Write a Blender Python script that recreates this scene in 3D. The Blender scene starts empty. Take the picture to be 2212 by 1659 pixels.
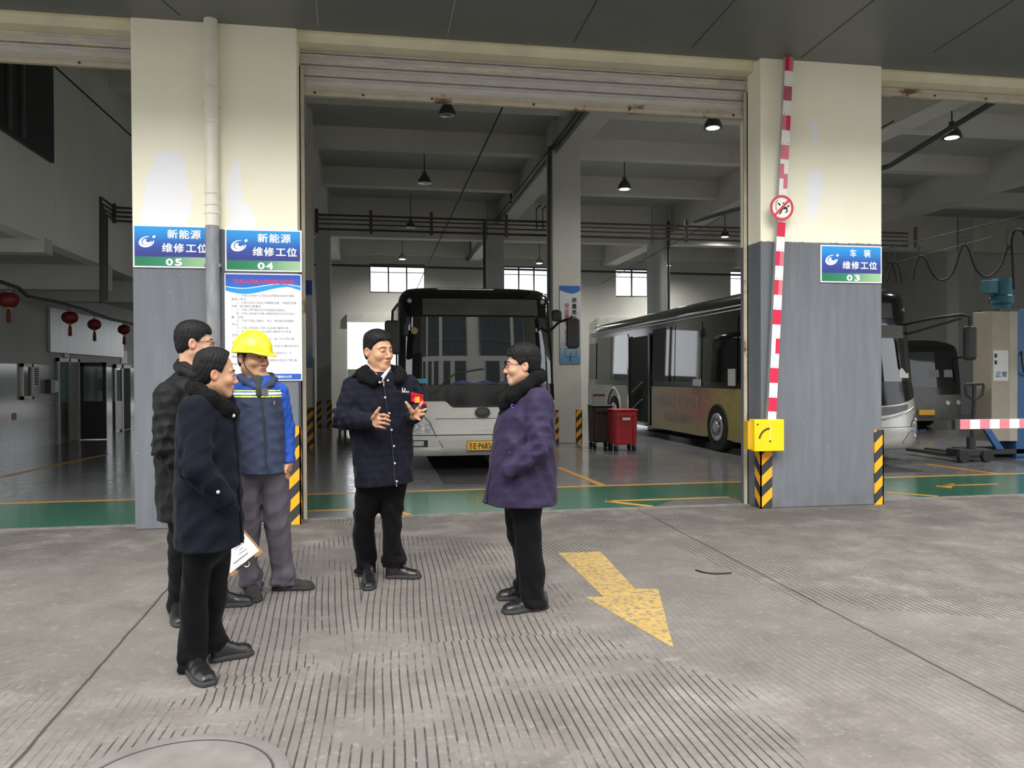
import bpy, math, random
import numpy as np
from mathutils import Vector, Matrix
random.seed(7)
SC = bpy.context.scene
COL = SC.collection
# ------------------------------------------------------------------ camera, sky, exposure
W, H, F, CH = 2212, 1659, 1716.0, 1.5
def _cam_rows(yaw=0.1713, pitch=-0.00967, roll=-0.00485):
    cy, sy = math.cos(yaw), math.sin(yaw)
    fwd = np.array([sy*math.cos(pitch), cy*math.cos(pitch), math.sin(pitch)])
    right = np.array([cy, -sy, 0.0]); up = np.cross(right, fwd)
    c, s = math.cos(roll), math.sin(roll)
    return np.array([c*right+s*up, -s*right+c*up, fwd])
CM = _cam_rows()
cam_data = bpy.data.cameras.new('camera')
cam_data.sensor_fit = 'HORIZONTAL'; cam_data.sensor_width = 36.0
cam_data.lens = F/W*36.0; cam_data.clip_end = 400
cam = bpy.data.objects.new('camera', cam_data); COL.objects.link(cam)
mw = Matrix.Identity(4)
for i in range(3):
    mw[i][0] = CM[0][i]; mw[i][1] = CM[1][i]; mw[i][2] = -CM[2][i]
mw[2][3] = CH
cam.matrix_world = mw
SC.camera = cam
world = bpy.data.worlds.new('overcast_sky'); SC.world = world; world.use_nodes = True
_nt = world.node_tree; _bg = _nt.nodes['Background']
_tc = _nt.nodes.new('ShaderNodeTexCoord'); _sp = _nt.nodes.new('ShaderNodeSeparateXYZ')
_rp = _nt.nodes.new('ShaderNodeValToRGB')
_nt.links.new(_tc.outputs['Generated'], _sp.inputs[0]); _nt.links.new(_sp.outputs[2], _rp.inputs[0])
_rp.color_ramp.elements[0].position = 0.0; _rp.color_ramp.elements[0].color = (0.80, 0.84, 0.88, 1)
_rp.color_ramp.elements[1].position = 0.6; _rp.color_ramp.elements[1].color = (0.97, 0.98, 1.0, 1)
_nt.links.new(_rp.outputs[0], _bg.inputs['Color']); _bg.inputs['Strength'].default_value = 1.0
sun = bpy.data.lights.new('hazy_sun', 'SUN'); sun.energy = 1.7; sun.angle = math.radians(40); sun.color = (1.0, 0.97, 0.92)
sun_o = bpy.data.objects.new('hazy_sun', sun); COL.objects.link(sun_o)
sun_o.rotation_euler = (math.radians(48), 0, math.radians(-12))
SC.view_settings.view_transform = 'Standard'; SC.view_settings.look = 'None'
SC.view_settings.gamma = 1.0; SC.view_settings.use_curve_mapping = False
SC.view_settings.exposure = 1.25
SC.cycles.max_bounces = 8; SC.cycles.diffuse_bounces = 4; SC.cycles.glossy_bounces = 4
SC.cycles.transparent_max_bounces = 12; SC.cycles.sample_clamp_indirect = 6.0
SC.cycles.use_denoising = True

def ray(x, y):
    return np.array([(x-W/2)/F, -(y-H/2)/F, 1.0]) @ CM
def atG(x, y, z=0.0):
    r = ray(x, y); return np.array([0, 0, CH]) + r*((z-CH)/r[2])
def atY(x, y, Y):
    r = ray(x, y); return np.array([0, 0, CH]) + r*(Y/r[1])
def atX(x, y, X):
    r = ray(x, y); return np.array([0, 0, CH]) + r*(X/r[0])

# ------------------------------------------------------------------ materials
def lin(c):
    return tuple(((v/255.0)/12.92 if v/255.0 <= 0.04045 else ((v/255.0+0.055)/1.055)**2.4) for v in c)
MATS = {}
class NT:
    def __init__(s, name):
        s.m = bpy.data.materials.new(name); s.m.use_nodes = True
        s.t = s.m.node_tree; s.b = s.t.nodes['Principled BSDF']; s.out = s.t.nodes['Material Output']
        s._co = None
    def n(s, typ, **kw):
        nd = s.t.nodes.new('ShaderNode'+typ)
        for k, v in kw.items():
            if k in ('operation', 'blend_type', 'data_type', 'attribute_name', 'interpolation_type', 'wave_type', 'bands_direction', 'clamp', 'feature', 'use_clamp', 'invert'):
                setattr(nd, k, v)
        return nd
    def l(s, a, b): s.t.links.new(a, b)
    def co(s):
        if s._co is None: s._co = s.n('TexCoord').outputs['Object']
        return s._co
    def xyz(s):
        sp = s.n('SeparateXYZ'); s.l(s.co(), sp.inputs[0]); return sp.outputs
    def val(s, sock, v):
        if isinstance(v, (int, float)): sock.default_value = v
        else: s.l(v, sock)
    def math(s, op, a, b=None, c=None):
        nd = s.n('Math', operation=op); s.val(nd.inputs[0], a)
        if b is not None: s.val(nd.inputs[1], b)
        if c is not None: s.val(nd.inputs[2], c)
        return nd.outputs[0]
    def noise(s, scale, detail=3, vec=None, rough=0.55):
        nd = s.n('TexNoise'); nd.inputs['Scale'].default_value = scale; nd.inputs['Detail'].default_value = detail
        nd.inputs['Roughness'].default_value = rough
        s.l(vec if vec is not None else s.co(), nd.inputs['Vector']); return nd.outputs['Fac']
    def stretch(s, sc):
        nd = s.n('Mapping'); nd.inputs['Scale'].default_value = sc; s.l(s.co(), nd.inputs['Vector']); return nd.outputs[0]
    def ramp(s, fac, stops):
        nd = s.n('ValToRGB'); s.l(fac, nd.inputs[0]); e = nd.color_ramp.elements
        while len(e) < len(stops): e.new(0.5)
        for i, (p, c) in enumerate(stops):
            e[i].position = p; e[i].color = (*c, 1) if len(c) == 3 else c
        return nd.outputs[0]
    def smooth(s, x, a, b):
        nd = s.n('MapRange'); nd.interpolation_type = 'SMOOTHSTEP'; s.val(nd.inputs[0], x)
        nd.inputs[1].default_value = a; nd.inputs[2].default_value = b; return nd.outputs[0]
    def mix(s, fac, a, b, blend='MIX'):
        nd = s.n('Mix', data_type='RGBA', blend_type=blend); s.val(nd.inputs[0], fac)
        for sock, v in ((nd.inputs[6], a), (nd.inputs[7], b)):
            if isinstance(v, tuple): sock.default_value = (*v, 1) if len(v) == 3 else v
            else: s.l(v, sock)
        return nd.outputs[2]
    def bump(s, h, strength, dist=0.01):
        nd = s.n('Bump'); nd.inputs['Strength'].default_value = strength; nd.inputs['Distance'].default_value = dist
        s.l(h, nd.inputs['Height']); s.l(nd.outputs[0], s.b.inputs['Normal'])
    def base(s, c):
        if isinstance(c, tuple): s.b.inputs['Base Color'].default_value = (*c, 1)
        else: s.l(c, s.b.inputs['Base Color'])
    def set(s, **kw):
        for k, v in kw.items():
            s.val(s.b.inputs[k.replace('_', ' ').title().replace('Ior', 'IOR')], v)
def mat(name, c, rough=0.6, metal=0.0, var=0.12, vs=4.0, bump=0.0, bs=60.0, coat=0.0, bdist=0.004, bvec=None, ior=None):
    if name in MATS: return MATS[name]
    t = NT(name)
    c = tuple(c)
    if var > 0:
        f = t.noise(vs, 4)
        t.base(t.ramp(f, [(0.25, tuple(x*(1-var) for x in c)), (0.75, tuple(min(1, x*(1+var)) for x in c))]))
    else: t.base(c)
    t.set(roughness=rough, metallic=metal)
    if ior: t.set(ior=ior)
    if coat: t.b.inputs['Coat Weight'].default_value = coat
    if bump > 0:
        t.bump(t.noise(bs, 3, t.stretch(bvec) if bvec else None), bump, bdist)
    MATS[name] = t.m
    return t.m
def emit(name, c, strength):
    if name in MATS: return MATS[name]
    t = NT(name); t.base(tuple(c)); t.b.inputs['Emission Color'].default_value = (*c, 1)
    t.b.inputs['Emission Strength'].default_value = strength; MATS[name] = t.m; return t.m
def glassy(name, tint=(0.8, 0.85, 0.85), ior=1.5, alpha=0.12, base=(0.02, 0.022, 0.024), rough=0.02):
    """thin pane: mostly clear, reflects like glass"""
    if name in MATS: return MATS[name]
    t = NT(name); tr = t.n('BsdfTransparent'); tr.inputs[0].default_value = (*tint, 1)
    mx = t.n('MixShader'); mx.inputs[0].default_value = alpha
    gl = t.n('BsdfGlossy'); gl.inputs['Roughness'].default_value = rough; gl.inputs[0].default_value = (1, 1, 1, 1)
    fr = t.n('Fresnel'); fr.inputs[0].default_value = ior
    t.base(base); t.set(roughness=rough, ior=ior)
    m2 = t.n('MixShader')
    df = t.n('BsdfDiffuse'); df.inputs[0].default_value = (*base, 1)
    t.l(tr.outputs[0], mx.inputs[1]); t.l(df.outputs[0], mx.inputs[2])
    t.l(fr.outputs[0], m2.inputs[0]); t.l(mx.outputs[0], m2.inputs[1]); t.l(gl.outputs[0], m2.inputs[2])
    t.l(m2.outputs[0], t.out.inputs['Surface']); MATS[name] = t.m; return t.m

# ------------------------------------------------------------------ mesh helpers
def link(o, parent=None):
    COL.objects.link(o)
    if parent is not None: o.parent = parent
    return o
def tag(o, label=None, cat=None, group=None, kind=None):
    if label: o['label'] = label
    if cat: o['category'] = cat
    if group: o['group'] = group
    if kind: o['kind'] = kind
    return o
def thing(name, label, cat, loc=(0, 0, 0), rz=0.0, group=None):
    o = bpy.data.objects.new(name, None); o.empty_display_size = 0.1
    o.location = loc; o.rotation_euler = (0, 0, rz); COL.objects.link(o)
    return tag(o, label, cat, group)
def fast_mesh(name, V, Q, smooth=True):
    me = bpy.data.meshes.new(name)
    V = np.asarray(V, np.float32); Q = np.asarray(Q, np.int32)
    me.vertices.add(len(V)); me.vertices.foreach_set('co', V.ravel())
    me.loops.add(Q.size); me.loops.foreach_set('vertex_index', Q.ravel())
    me.polygons.add(len(Q)); me.polygons.foreach_set('loop_start', np.arange(len(Q), dtype=np.int32)*Q.shape[1])
    me.polygons.foreach_set('use_smooth', np.full(len(Q), smooth))
    me.update(calc_edges=True); me.validate(); return me
class MB:
    def __init__(s): s.v, s.f, s.m = [], [], []
    def add(s, vs, fs, mi=0):
        b = len(s.v); s.v += [tuple(map(float, v)) for v in vs]
        for f in fs: s.f.append([i+b for i in f]); s.m.append(mi)
        return s
    def box(s, lo, hi, mi=0):
        x0, y0, z0 = [min(a, b) for a, b in zip(lo, hi)]; x1, y1, z1 = [max(a, b) for a, b in zip(lo, hi)]
        return s.add([(x0,y0,z0),(x1,y0,z0),(x1,y1,z0),(x0,y1,z0),(x0,y0,z1),(x1,y0,z1),(x1,y1,z1),(x0,y1,z1)],
                     [(0,3,2,1),(4,5,6,7),(0,1,5,4),(1,2,6,5),(2,3,7,6),(3,0,4,7)], mi)
    def obox(s, c, ax, mi=0):
        c = np.array(c, float); ax = [np.array(a, float) for a in ax]
        vs = [c+sx*ax[0]+sy*ax[1]+sz*ax[2] for sz in (-1, 1) for sx, sy in ((-1,-1),(1,-1),(1,1),(-1,1))]
        return s.add(vs, [(0,3,2,1),(4,5,6,7),(0,1,5,4),(1,2,6,5),(2,3,7,6),(3,0,4,7)], mi)
    def bar(s, a, b, w, d, up=(0, 0, 1), mi=0):
        a = np.array(a, float); b = np.array(b, float); t = b-a; L = np.linalg.norm(t); t /= L
        u = np.array(up, float)
        if abs(np.dot(u, t)) > 0.95: u = np.array([0, 1.0, 0])
        x = np.cross(t, u); x /= np.linalg.norm(x); y = np.cross(x, t)
        return s.obox((a+b)/2, (x*w/2, y*d/2, t*L/2), mi)
    def tube(s, pts, r, n=8, closed=False, mi=0):
        P = [np.array(p, float) for p in pts]; N = len(P); rr = r if hasattr(r, '__len__') else [r]*N
        vs = []; prev = None
        for i in range(N):
            a = P[(i-1) % N] if (closed or i > 0) else P[i]; b = P[(i+1) % N] if (closed or i < N-1) else P[i]
            t = b-a; t /= (np.linalg.norm(t)+1e-12)
            if prev is None:
                u = np.array([0, 0, 1.0]) if abs(t[2]) < 0.9 else np.array([1.0, 0, 0])
            else: u = prev
            x = np.cross(u, t); x /= (np.linalg.norm(x)+1e-12); u = np.cross(t, x); prev = u
            for k in range(n):
                a_ = 2*math.pi*k/n; vs.append(P[i]+rr[i]*(math.cos(a_)*x+math.sin(a_)*u))
        fs = []
        for i in range(N if closed else N-1):
            j = (i+1) % N
            for k in range(n): fs.append((i*n+k, i*n+(k+1) % n, j*n+(k+1) % n, j*n+k))
        if not closed:
            fs.append(tuple(range(n-1, -1, -1))); fs.append(tuple(range((N-1)*n, N*n)))
        return s.add(vs, fs, mi)
    def lathe(s, prof, c=(0, 0, 0), axis=(0, 0, 1), n=24, mi=0):
        c = np.array(c, float); t = np.array(axis, float); t /= np.linalg.norm(t)
        u = np.array([1.0, 0, 0]) if abs(t[0]) < 0.9 else np.array([0, 0, 1.0])
        x = np.cross(t, u); x /= np.linalg.norm(x); y = np.cross(t, x)
        vs = []; fs = []
        for r, z in prof:
            for k in range(n):
                a = 2*math.pi*k/n; vs.append(c+t*z+r*(math.cos(a)*x+math.sin(a)*y))
        for i in range(len(prof)-1):
            for k in range(n): fs.append((i*n+k, i*n+(k+1) % n, (i+1)*n+(k+1) % n, (i+1)*n+k))
        if prof[0][0] > 1e-6: fs.append(tuple(range(n-1, -1, -1)))
        if prof[-1][0] > 1e-6: fs.append(tuple(range((len(prof)-1)*n, len(prof)*n)))
        return s.add(vs, fs, mi)
    def grid(s, fn, nu, nv, mi=0, flip=False):
        vs = [fn(i/(nu-1), j/(nv-1)) for j in range(nv) for i in range(nu)]; fs = []
        for j in range(nv-1):
            for i in range(nu-1):
                q = (j*nu+i, j*nu+i+1, (j+1)*nu+i+1, (j+1)*nu+i); fs.append(q[::-1] if flip else q)
        return s.add(vs, fs, mi)
    def poly(s, pts, thick=None, mi=0):
        """flat polygon; THICK = vector: extruded"""
        n = len(pts)
        if thick is None: return s.add(pts, [tuple(range(n))], mi)
        t = np.array(thick, float); P = [np.array(p, float) for p in pts]
        return s.add(P+[p+t for p in P], [tuple(range(n-1, -1, -1)), tuple(range(n, 2*n))]+[(i, (i+1) % n, n+(i+1) % n, n+i) for i in range(n)], mi)
    def build(s, name, mats, parent=None, smooth=False, bevel=0.0, seg=2, auto=None, fix=True):
        me = bpy.data.meshes.new(name); me.from_pydata(s.v, [], s.f)
        for m in (mats if isinstance(mats, (list, tuple)) else [mats]): me.materials.append(m)
        if any(s.m): me.polygons.foreach_set('material_index', s.m)
        if fix:
            import bmesh
            bm = bmesh.new(); bm.from_mesh(me); bmesh.ops.recalc_face_normals(bm, faces=bm.faces); bm.to_mesh(me); bm.free()
        if smooth:
            me.polygons.foreach_set('use_smooth', [True]*len(me.polygons))
            if auto: me.set_sharp_from_angle(angle=math.radians(auto))
        me.update()
        o = link(bpy.data.objects.new(name, me), parent)
        if bevel > 0:
            b = o.modifiers.new('bevel', 'BEVEL'); b.width = bevel; b.segments = seg; b.limit_method = 'ANGLE'; b.harden_normals = False
        return o
def curve_pts(P, n=6):
    P = [np.array(p, float) for p in P]; out = []
    for i in range(len(P)-1):
        a, b, c, d = P[max(i-1, 0)], P[i], P[i+1], P[min(i+2, len(P)-1)]
        for k in range(n):
            t = k/n; out.append(0.5*((2*b)+(c-a)*t+(2*a-5*b+4*c-d)*t*t+(3*b-a-3*c+d)*t**3))
    return out+[P[-1]]
def struct(o, label=None):
    o['kind'] = 'structure'
    if label: o['label'] = label
    return o
_fonts = {}
def text(name, body, size, m, org, right, up, parent=None, bold=0.0, align='LEFT', depth=0.0012, width=None, spacing=1.0):
    """lettering as a thin raised mesh on the plane (org, right, up)"""
    c = bpy.data.curves.new('lettering', 'FONT'); c.body = body; c.size = 1.0; c.resolution_u = 2
    c.align_x = align; c.space_character = spacing; c.extrude = 0.0
    o = bpy.data.objects.new('tmp', c); COL.objects.link(o)
    dg = bpy.context.evaluated_depsgraph_get()
    me = bpy.data.meshes.new_from_object(o.evaluated_get(dg)); bpy.data.objects.remove(o); bpy.data.curves.remove(c)
    n = len(me.vertices); co = np.empty(n*3, np.float32); me.vertices.foreach_get('co', co); co = co.reshape(-1, 3)
    w = co[:, 0].max()-co[:, 0].min() if n else 1
    sx = size if width is None else width/w
    r = np.array(right, float); u = np.array(up, float); nrm = np.cross(r, u)
    if bold > 0:
        nf = len(me.polygons); lt = np.empty(nf, np.int32); me.polygons.foreach_get('loop_total', lt)
        lv = np.empty(len(me.loops), np.int32); me.loops.foreach_get('vertex_index', lv); st = np.concatenate([[0], np.cumsum(lt)[:-1]])
        fs = [lv[a:a+b].tolist() for a, b in zip(st, lt)]; offs = [(0, 0, 0), (bold, 0, 2e-4), (-bold, 0, 4e-4), (0, bold, 6e-4), (0, -bold, 8e-4)]
        vs = np.concatenate([co+np.array([[dx, dy, 0]]) for dx, dy, dz in offs]); zo = np.repeat([o_[2] for o_ in offs], n)
        m2 = bpy.data.meshes.new(name); m2.from_pydata(vs.tolist(), [], [[i+n*k for i in f] for k in range(5) for f in fs]); bpy.data.meshes.remove(me); me = m2; co = vs; n = len(vs)
    else: zo = np.zeros(n)
    out = np.array(org, float)[None] + co[:, :1]*sx*r[None] + co[:, 1:2]*size*u[None] + nrm[None]*(depth+zo[:, None])
    me.vertices.foreach_set('co', out.astype(np.float32).ravel()); me.materials.clear(); me.materials.append(m); me.update(); me.name = name
    return link(bpy.data.objects.new(name, me), parent)
def copy_tree(o, parent=None):
    c = o.copy(); COL.objects.link(c); c.parent = parent
    for ch in o.children: copy_tree(ch, c)
    return c
# ------------------------------------------------------------------ setting materials
YF = 8.35            # facade plane
def pillar_mat(name, zline, patches, cracks=()):
    t = NT(name); x, y, z = t.xyz()
    n1 = t.noise(7, 5); n2 = t.noise(1.5, 4)
    cream = t.ramp(n2, [(0.3, (0.84, 0.80, 0.62)), (0.7, (0.88, 0.85, 0.69))])
    streak = t.noise(3.0, 5, t.stretch((5, 5, 0.5)))
    grey = t.ramp(streak, [(0.25, (0.112, 0.121, 0.138)), (0.55, (0.130, 0.140, 0.157)), (0.8, (0.155, 0.165, 0.181))])
    zz = t.math('ADD', z, t.math('MULTIPLY', t.math('SUBTRACT', t.noise(25, 4), 0.5), 0.03))
    col = t.mix(t.smooth(zz, zline-0.004, zline+0.004), grey, cream)
    for (cx, cz, rx, rz) in patches:
        dx = t.math('DIVIDE', t.math('SUBTRACT', x, cx), rx); dz = t.math('DIVIDE', t.math('SUBTRACT', z, cz), rz)
        d = t.math('ADD', t.math('SQRT', t.math('ADD', t.math('MULTIPLY', dx, dx), t.math('MULTIPLY', dz, dz))), t.math('MULTIPLY', t.math('SUBTRACT', n1, 0.5), 0.9))
        col = t.mix(t.math('MULTIPLY', t.smooth(d, 1.0, 0.97), t.smooth(zz, zline-0.004, zline+0.004)), col, (0.83, 0.83, 0.86))
    # chips and scuffs in the grey paint
    ch = t.math('MULTIPLY', t.smooth(t.noise(30, 2), 0.74, 0.76), t.smooth(z, zline, zline-0.05))
    col = t.mix(t.math('MULTIPLY', ch, 0.6), col, (0.5, 0.5, 0.5))
    dirt = t.math('MULTIPLY', t.smooth(z, 0.35, 0.0), t.smooth(t.noise(4, 5), 0.35, 0.75))
    col = t.mix(t.math('MULTIPLY', dirt, 0.45), col, (0.07, 0.07, 0.07))
    t.base(col); t.set(roughness=0.75); t.bump(t.noise(90, 3), 0.15, 0.004)
    return t.m
def wall_mat(name, c, rough=0.8):
    t = NT(name); f = t.noise(0.8, 5); g = t.noise(6, 5, t.stretch((1, 1, 0.25)))
    col = t.ramp(f, [(0.3, tuple(v*0.88 for v in c)), (0.7, c)])
    col = t.mix(t.math('MULTIPLY', t.smooth(g, 0.55, 0.8), 0.25), col, tuple(v*0.6 for v in c))
    t.base(col); t.set(roughness=rough); t.bump(t.noise(50, 3), 0.1, 0.004); return t.m
M_white_wall = wall_mat('white_wall_paint', (0.62, 0.62, 0.58))
M_ceil = wall_mat('ceiling_paint', (0.50, 0.50, 0.46))
M_beam = wall_mat('beam_paint', (0.66, 0.65, 0.60))
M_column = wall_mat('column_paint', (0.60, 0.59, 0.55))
# concrete yard
def ground_mat():
    t = NT('grooved_concrete'); x, y, z = t.xyz()
    big = t.noise(0.55, 5); mid = t.noise(2.2, 6, rough=0.65); fine = t.noise(45, 4, rough=0.7)
    col = t.ramp(mid, [(0.22, (0.112, 0.099, 0.087)), (0.5, (0.188, 0.169, 0.150)), (0.78, (0.280, 0.257, 0.231))])
    col = t.mix(t.math('MULTIPLY', t.smooth(big, 0.42, 0.62), 0.45), col, (0.125, 0.113, 0.104))
    col = t.mix(t.math('MULTIPLY', t.smooth(fine, 0.50, 0.72), 0.5), col, (0.105, 0.093, 0.082))
    grit = t.noise(16, 6, rough=0.8)
    col = t.mix(t.math('MULTIPLY', t.smooth(grit, 0.52, 0.68), 0.4), col, (0.36, 0.335, 0.305))
    col = t.mix(t.math('MULTIPLY', t.smooth(t.noise(0.9, 6, rough=0.75), 0.55, 0.70), 0.4), col, (0.37, 0.345, 0.315))
    col = t.mix(t.smooth(t.noise(26, 2), 0.775, 0.79), col, (0.5, 0.48, 0.44))
    # canopy shade painted in patches towards the doors, and stains of their own shape
    door_shade = t.math('MULTIPLY', t.smooth(y, 5.6, 8.0), t.smooth(t.noise(1.6, 5, rough=0.7), 0.33, 0.58))
    col = t.mix(t.math('MULTIPLY', door_shade, 0.65), col, (0.07, 0.06, 0.055))
    spots = t.smooth(t.noise(5.5, 3), 0.70, 0.75)
    col = t.mix(t.math('MULTIPLY', spots, 0.55), col, (0.06, 0.05, 0.045))
    # broom / saw grooves that run towards the doors, in panels, worn away in patches
    wob = t.math('MULTIPLY', t.math('SUBTRACT', t.noise(0.6, 1), 0.5), 0.04)
    pan = t.n('TexVoronoi'); pan.inputs['Scale'].default_value = 0.62; t.l(t.stretch((1.0, 0.62, 1)), pan.inputs['Vector'])
    sep = t.n('SeparateColor'); t.l(pan.outputs['Color'], sep.inputs[0])
    slant = t.math('MULTIPLY', t.math('SUBTRACT', sep.outputs[0], 0.5), 0.16)
    xx = t.math('ADD', t.math('ADD', x, wob), t.math('MULTIPLY', y, slant))
    fr = t.math('FRACT', t.math('ADD', t.math('DIVIDE', xx, 0.043), t.math('MULTIPLY', t.noise(0.35, 1), 2.5)))
    g = t.math('ABSOLUTE', t.math('SUBTRACT', fr, 0.5))
    groove = t.smooth(g, 0.125, 0.055)
    wear = t.math('MULTIPLY', t.smooth(t.noise(1.25, 5, rough=0.72), 0.39, 0.52), t.smooth(sep.outputs[1], 0.03, 0.32))
    br = t.smooth(t.noise(11, 4, rough=0.8), 0.29, 0.44)
    gv = t.math('MULTIPLY', t.math('MULTIPLY', groove, wear), br)
    col = t.mix(t.math('MULTIPLY', gv, 0.85), col, (0.020, 0.017, 0.015))
    # slab joints
    for (x0, y0, x1, y1) in JOINTS:
        L = math.hypot(x1-x0, y1-y0); nx, ny = -(y1-y0)/L, (x1-x0)/L
        d = t.math('ABSOLUTE', t.math('ADD', t.math('ADD', t.math('MULTIPLY', x, nx), t.math('MULTIPLY', y, ny)), t.math('ADD', -(x0*nx+y0*ny), t.math('MULTIPLY', t.math('SUBTRACT', t.noise(5, 3), 0.5), 0.02))))
        col = t.mix(t.math('MULTIPLY', t.smooth(d, 0.012, 0.004), 0.9), col, (0.03, 0.03, 0.018))
    t.base(col); t.set(roughness=0.85)
    t.bump(t.math('SUBTRACT', t.math('MULTIPLY', fine, 0.25), gv), 0.5, 0.006)
    return t.m
j1a, j1b = atG(40, 1640), atG(362, 1272); j2a, j2b = atG(2140, 1500), atG(1530, 1180); j3a, j3b = atG(2212, 1640), atG(1890, 1390)
JOINTS = [(j1a[0], j1a[1], j1b[0], j1b[1]), (j2a[0], j2a[1], j2b[0], j2b[1])]
M_ground = ground_mat()
def floor_mat():
    t = NT('grey_epoxy'); n = t.noise(1.3, 5); s = t.noise(14, 4, t.stretch((1, 0.3, 1)))
    t.base(t.ramp(n, [(0.3, (0.13, 0.133, 0.14)), (0.7, (0.19, 0.195, 0.20))]))
    t.set(roughness=t.ramp(s, [(0.3, (0.10,)*3), (0.8, (0.24,)*3)])); t.bump(t.noise(9, 3), 0.06, 0.01); return t.m
M_floor = floor_mat()
def paint_mat(name, c, worn=0.35, rough=0.3, under=(0.2, 0.19, 0.18), lo=0.62):
    t = NT(name); n = t.noise(3, 5); w = t.noise(22, 5, rough=0.75)
    col = t.ramp(n, [(0.3, tuple(v*0.8 for v in c)), (0.7, c)])
    col = t.mix(t.math('MULTIPLY', t.smooth(w, lo, lo+0.08), worn), col, under)
    t.base(col); t.set(roughness=rough); return t.m
M_green = paint_mat('green_floor_paint', (0.035, 0.135, 0.085), 0.3, 0.16, (0.09, 0.11, 0.10), 0.6)
M_yline = paint_mat('yellow_floor_paint', (0.62, 0.30, 0.03), 0.4, 0.3, (0.2, 0.17, 0.1), 0.6)
M_arrow = paint_mat('worn_yellow_road_paint', (0.52, 0.35, 0.105), 0.85, 0.8, (0.17, 0.15, 0.13), 0.50)
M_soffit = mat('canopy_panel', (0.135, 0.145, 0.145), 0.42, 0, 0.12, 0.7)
M_seam = mat('panel_seam', (0.30, 0.31, 0.30), 0.6)
# ------------------------------------------------------------------ ground, floor
g = MB(); g.box((-26, -16, -0.3), (30, YF+0.30, 0)); ground = struct(g.build('ground', M_ground))
g = MB(); g.box((-12, YF+0.30, -0.3), (26, 34.2, 0.0)); struct(g.build('floor', M_floor))
g = MB(); g.box((-40, 34.2, -0.3), (60, 90, 0.0)); struct(g.build('ground_yard', mat('far_concrete', (0.45, 0.45, 0.44), 0.9)))
def mark(pts, m, name='floor_marking', h=0.004):
    b = MB(); b.poly([(p[0], p[1], 0.0) for p in pts], (0, 0, h)); return struct(b.build(name, m))
def strip(a, b, w, m, h=0.005):
    a, b = np.array(a[:2]), np.array(b[:2]); t = (b-a)/np.linalg.norm(b-a); n = np.array([-t[1], t[0]])*w/2
    return mark([a-n, b-n, b+n, a+n], m, h=h)
mark([(-12, 8.66), (26, 8.66), (26, 10.40), (-12, 10.40)], M_green, h=0.003)
strip((-12, 10.44), (26, 10.44), 0.085, M_yline)
gm = M_floor
# grey aprons let into the green strip, edged in yellow
def apron(x0, x1, slant=0.35):
    mark([(x0, 8.66), (x1, 8.66), (x1-slant, 9.12), (x0, 9.12)] if slant > 0 else [(x0, 8.66), (x1, 8.66), (x1, 9.12), (x0-slant, 9.12)], M_floor, h=0.004)
apron(-0.80, 0.33, 0.2); strip((-0.85, 9.15), (0.15, 9.15), 0.07, M_yline); strip((0.13, 9.17), (0.36, 8.68), 0.07, M_yline)
apron(3.15, 4.3, -0.45); strip((2.72, 9.15), (4.28, 9.15), 0.07, M_yline); strip((2.72, 9.15), (3.12, 8.68), 0.09, M_yline)
apron(5.70, 6.62, 0.35); strip((5.70, 9.15), (6.40, 9.15), 0.07, M_yline); strip((6.40, 9.15), (6.80, 8.70), 0.08, M_yline)
# bay lines running into the depth
a, b = atG(1205, 1010), atG(1300, 1048); strip(a, b, 0.10, M_yline)
a, b = atG(2003, 1003), atG(2155, 1024); strip(a, b, 0.10, M_yline)
a, b = atG(0, 1031), atG(232, 981); strip(a, b, 0.10, M_yline)
a = atG(2022, 1050); b = atG(2155, 1046); strip(a, b, 0.05, M_yline, 0.006)
mark([atG(2020, 1051)[:2], atG(2062, 1045)[:2], atG(2055, 1055)[:2]], M_yline, h=0.006)
M_pit = mat('inspection_pit_dark', (0.012, 0.012, 0.013), 0.6)
# inspection pits under the buses read as black slots
b = MB(); b.box((0.95, 11.0, 0.0), (1.95, 21, 0.006)); struct(b.build('floor_surface', M_pit))
b = MB(); b.box((7.35, 11.0, 0.0), (8.35, 21, 0.006)); struct(b.build('floor_surface', M_pit))
ar = [(1206,1195),(1297,1192),(1372,1272),(1422,1273),(1455,1400),(1265,1290),(1303,1290)]
b = MB(); b.poly([(*atG(*p)[:2], 0.0) for p in ar], (0, 0, 0.003)); o = struct(b.build('road_marking', M_arrow), 'worn yellow arrow painted on the concrete yard')
# kerb of broken concrete along the doors
M_edge = mat('dirty_threshold', (0.17, 0.155, 0.14), 0.95, 0, 0.4, 8, 0.6, 25, bdist=0.01)
b = MB(); b.box((-12, YF+0.2, -0.01), (26, YF+0.31, 0.006)); struct(b.build('floor_strip', M_edge))
# ------------------------------------------------------------------ facade pillars
ZS = 5.06
c05 = [(-2.0, 3.30, 0.22, 0.42), (-1.93, 3.55, 0.12, 0.2), (-2.05, 3.12, 0.2, 0.2)]
p04 = [(-1.37, 3.35, 0.07, 0.33), (-1.30, 3.06, 0.12, 0.2)]
M_pl = pillar_mat('pillar_paint_worn', 2.985, c05+p04)
M_pr = pillar_mat('pillar_paint', 3.00, [(4.93, 3.62, 0.10, 0.20), (4.93, 4.25, 0.05, 0.14), (4.90, 3.40, 0.07, 0.14)])
b = MB(); b.box((-2.34, YF, 0), (-0.76, YF+0.5, ZS)); struct(b.build('pillar', M_pl, bevel=0.012), 'broad pillar with cream top and grey dado behind the three men')
b = MB(); b.box((4.27, YF-0.05, 0), (5.765, YF+0.46, ZS)); struct(b.build('pillar', M_pr, bevel=0.012), 'broad pillar with cream top and grey dado carrying the barrier')
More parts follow.
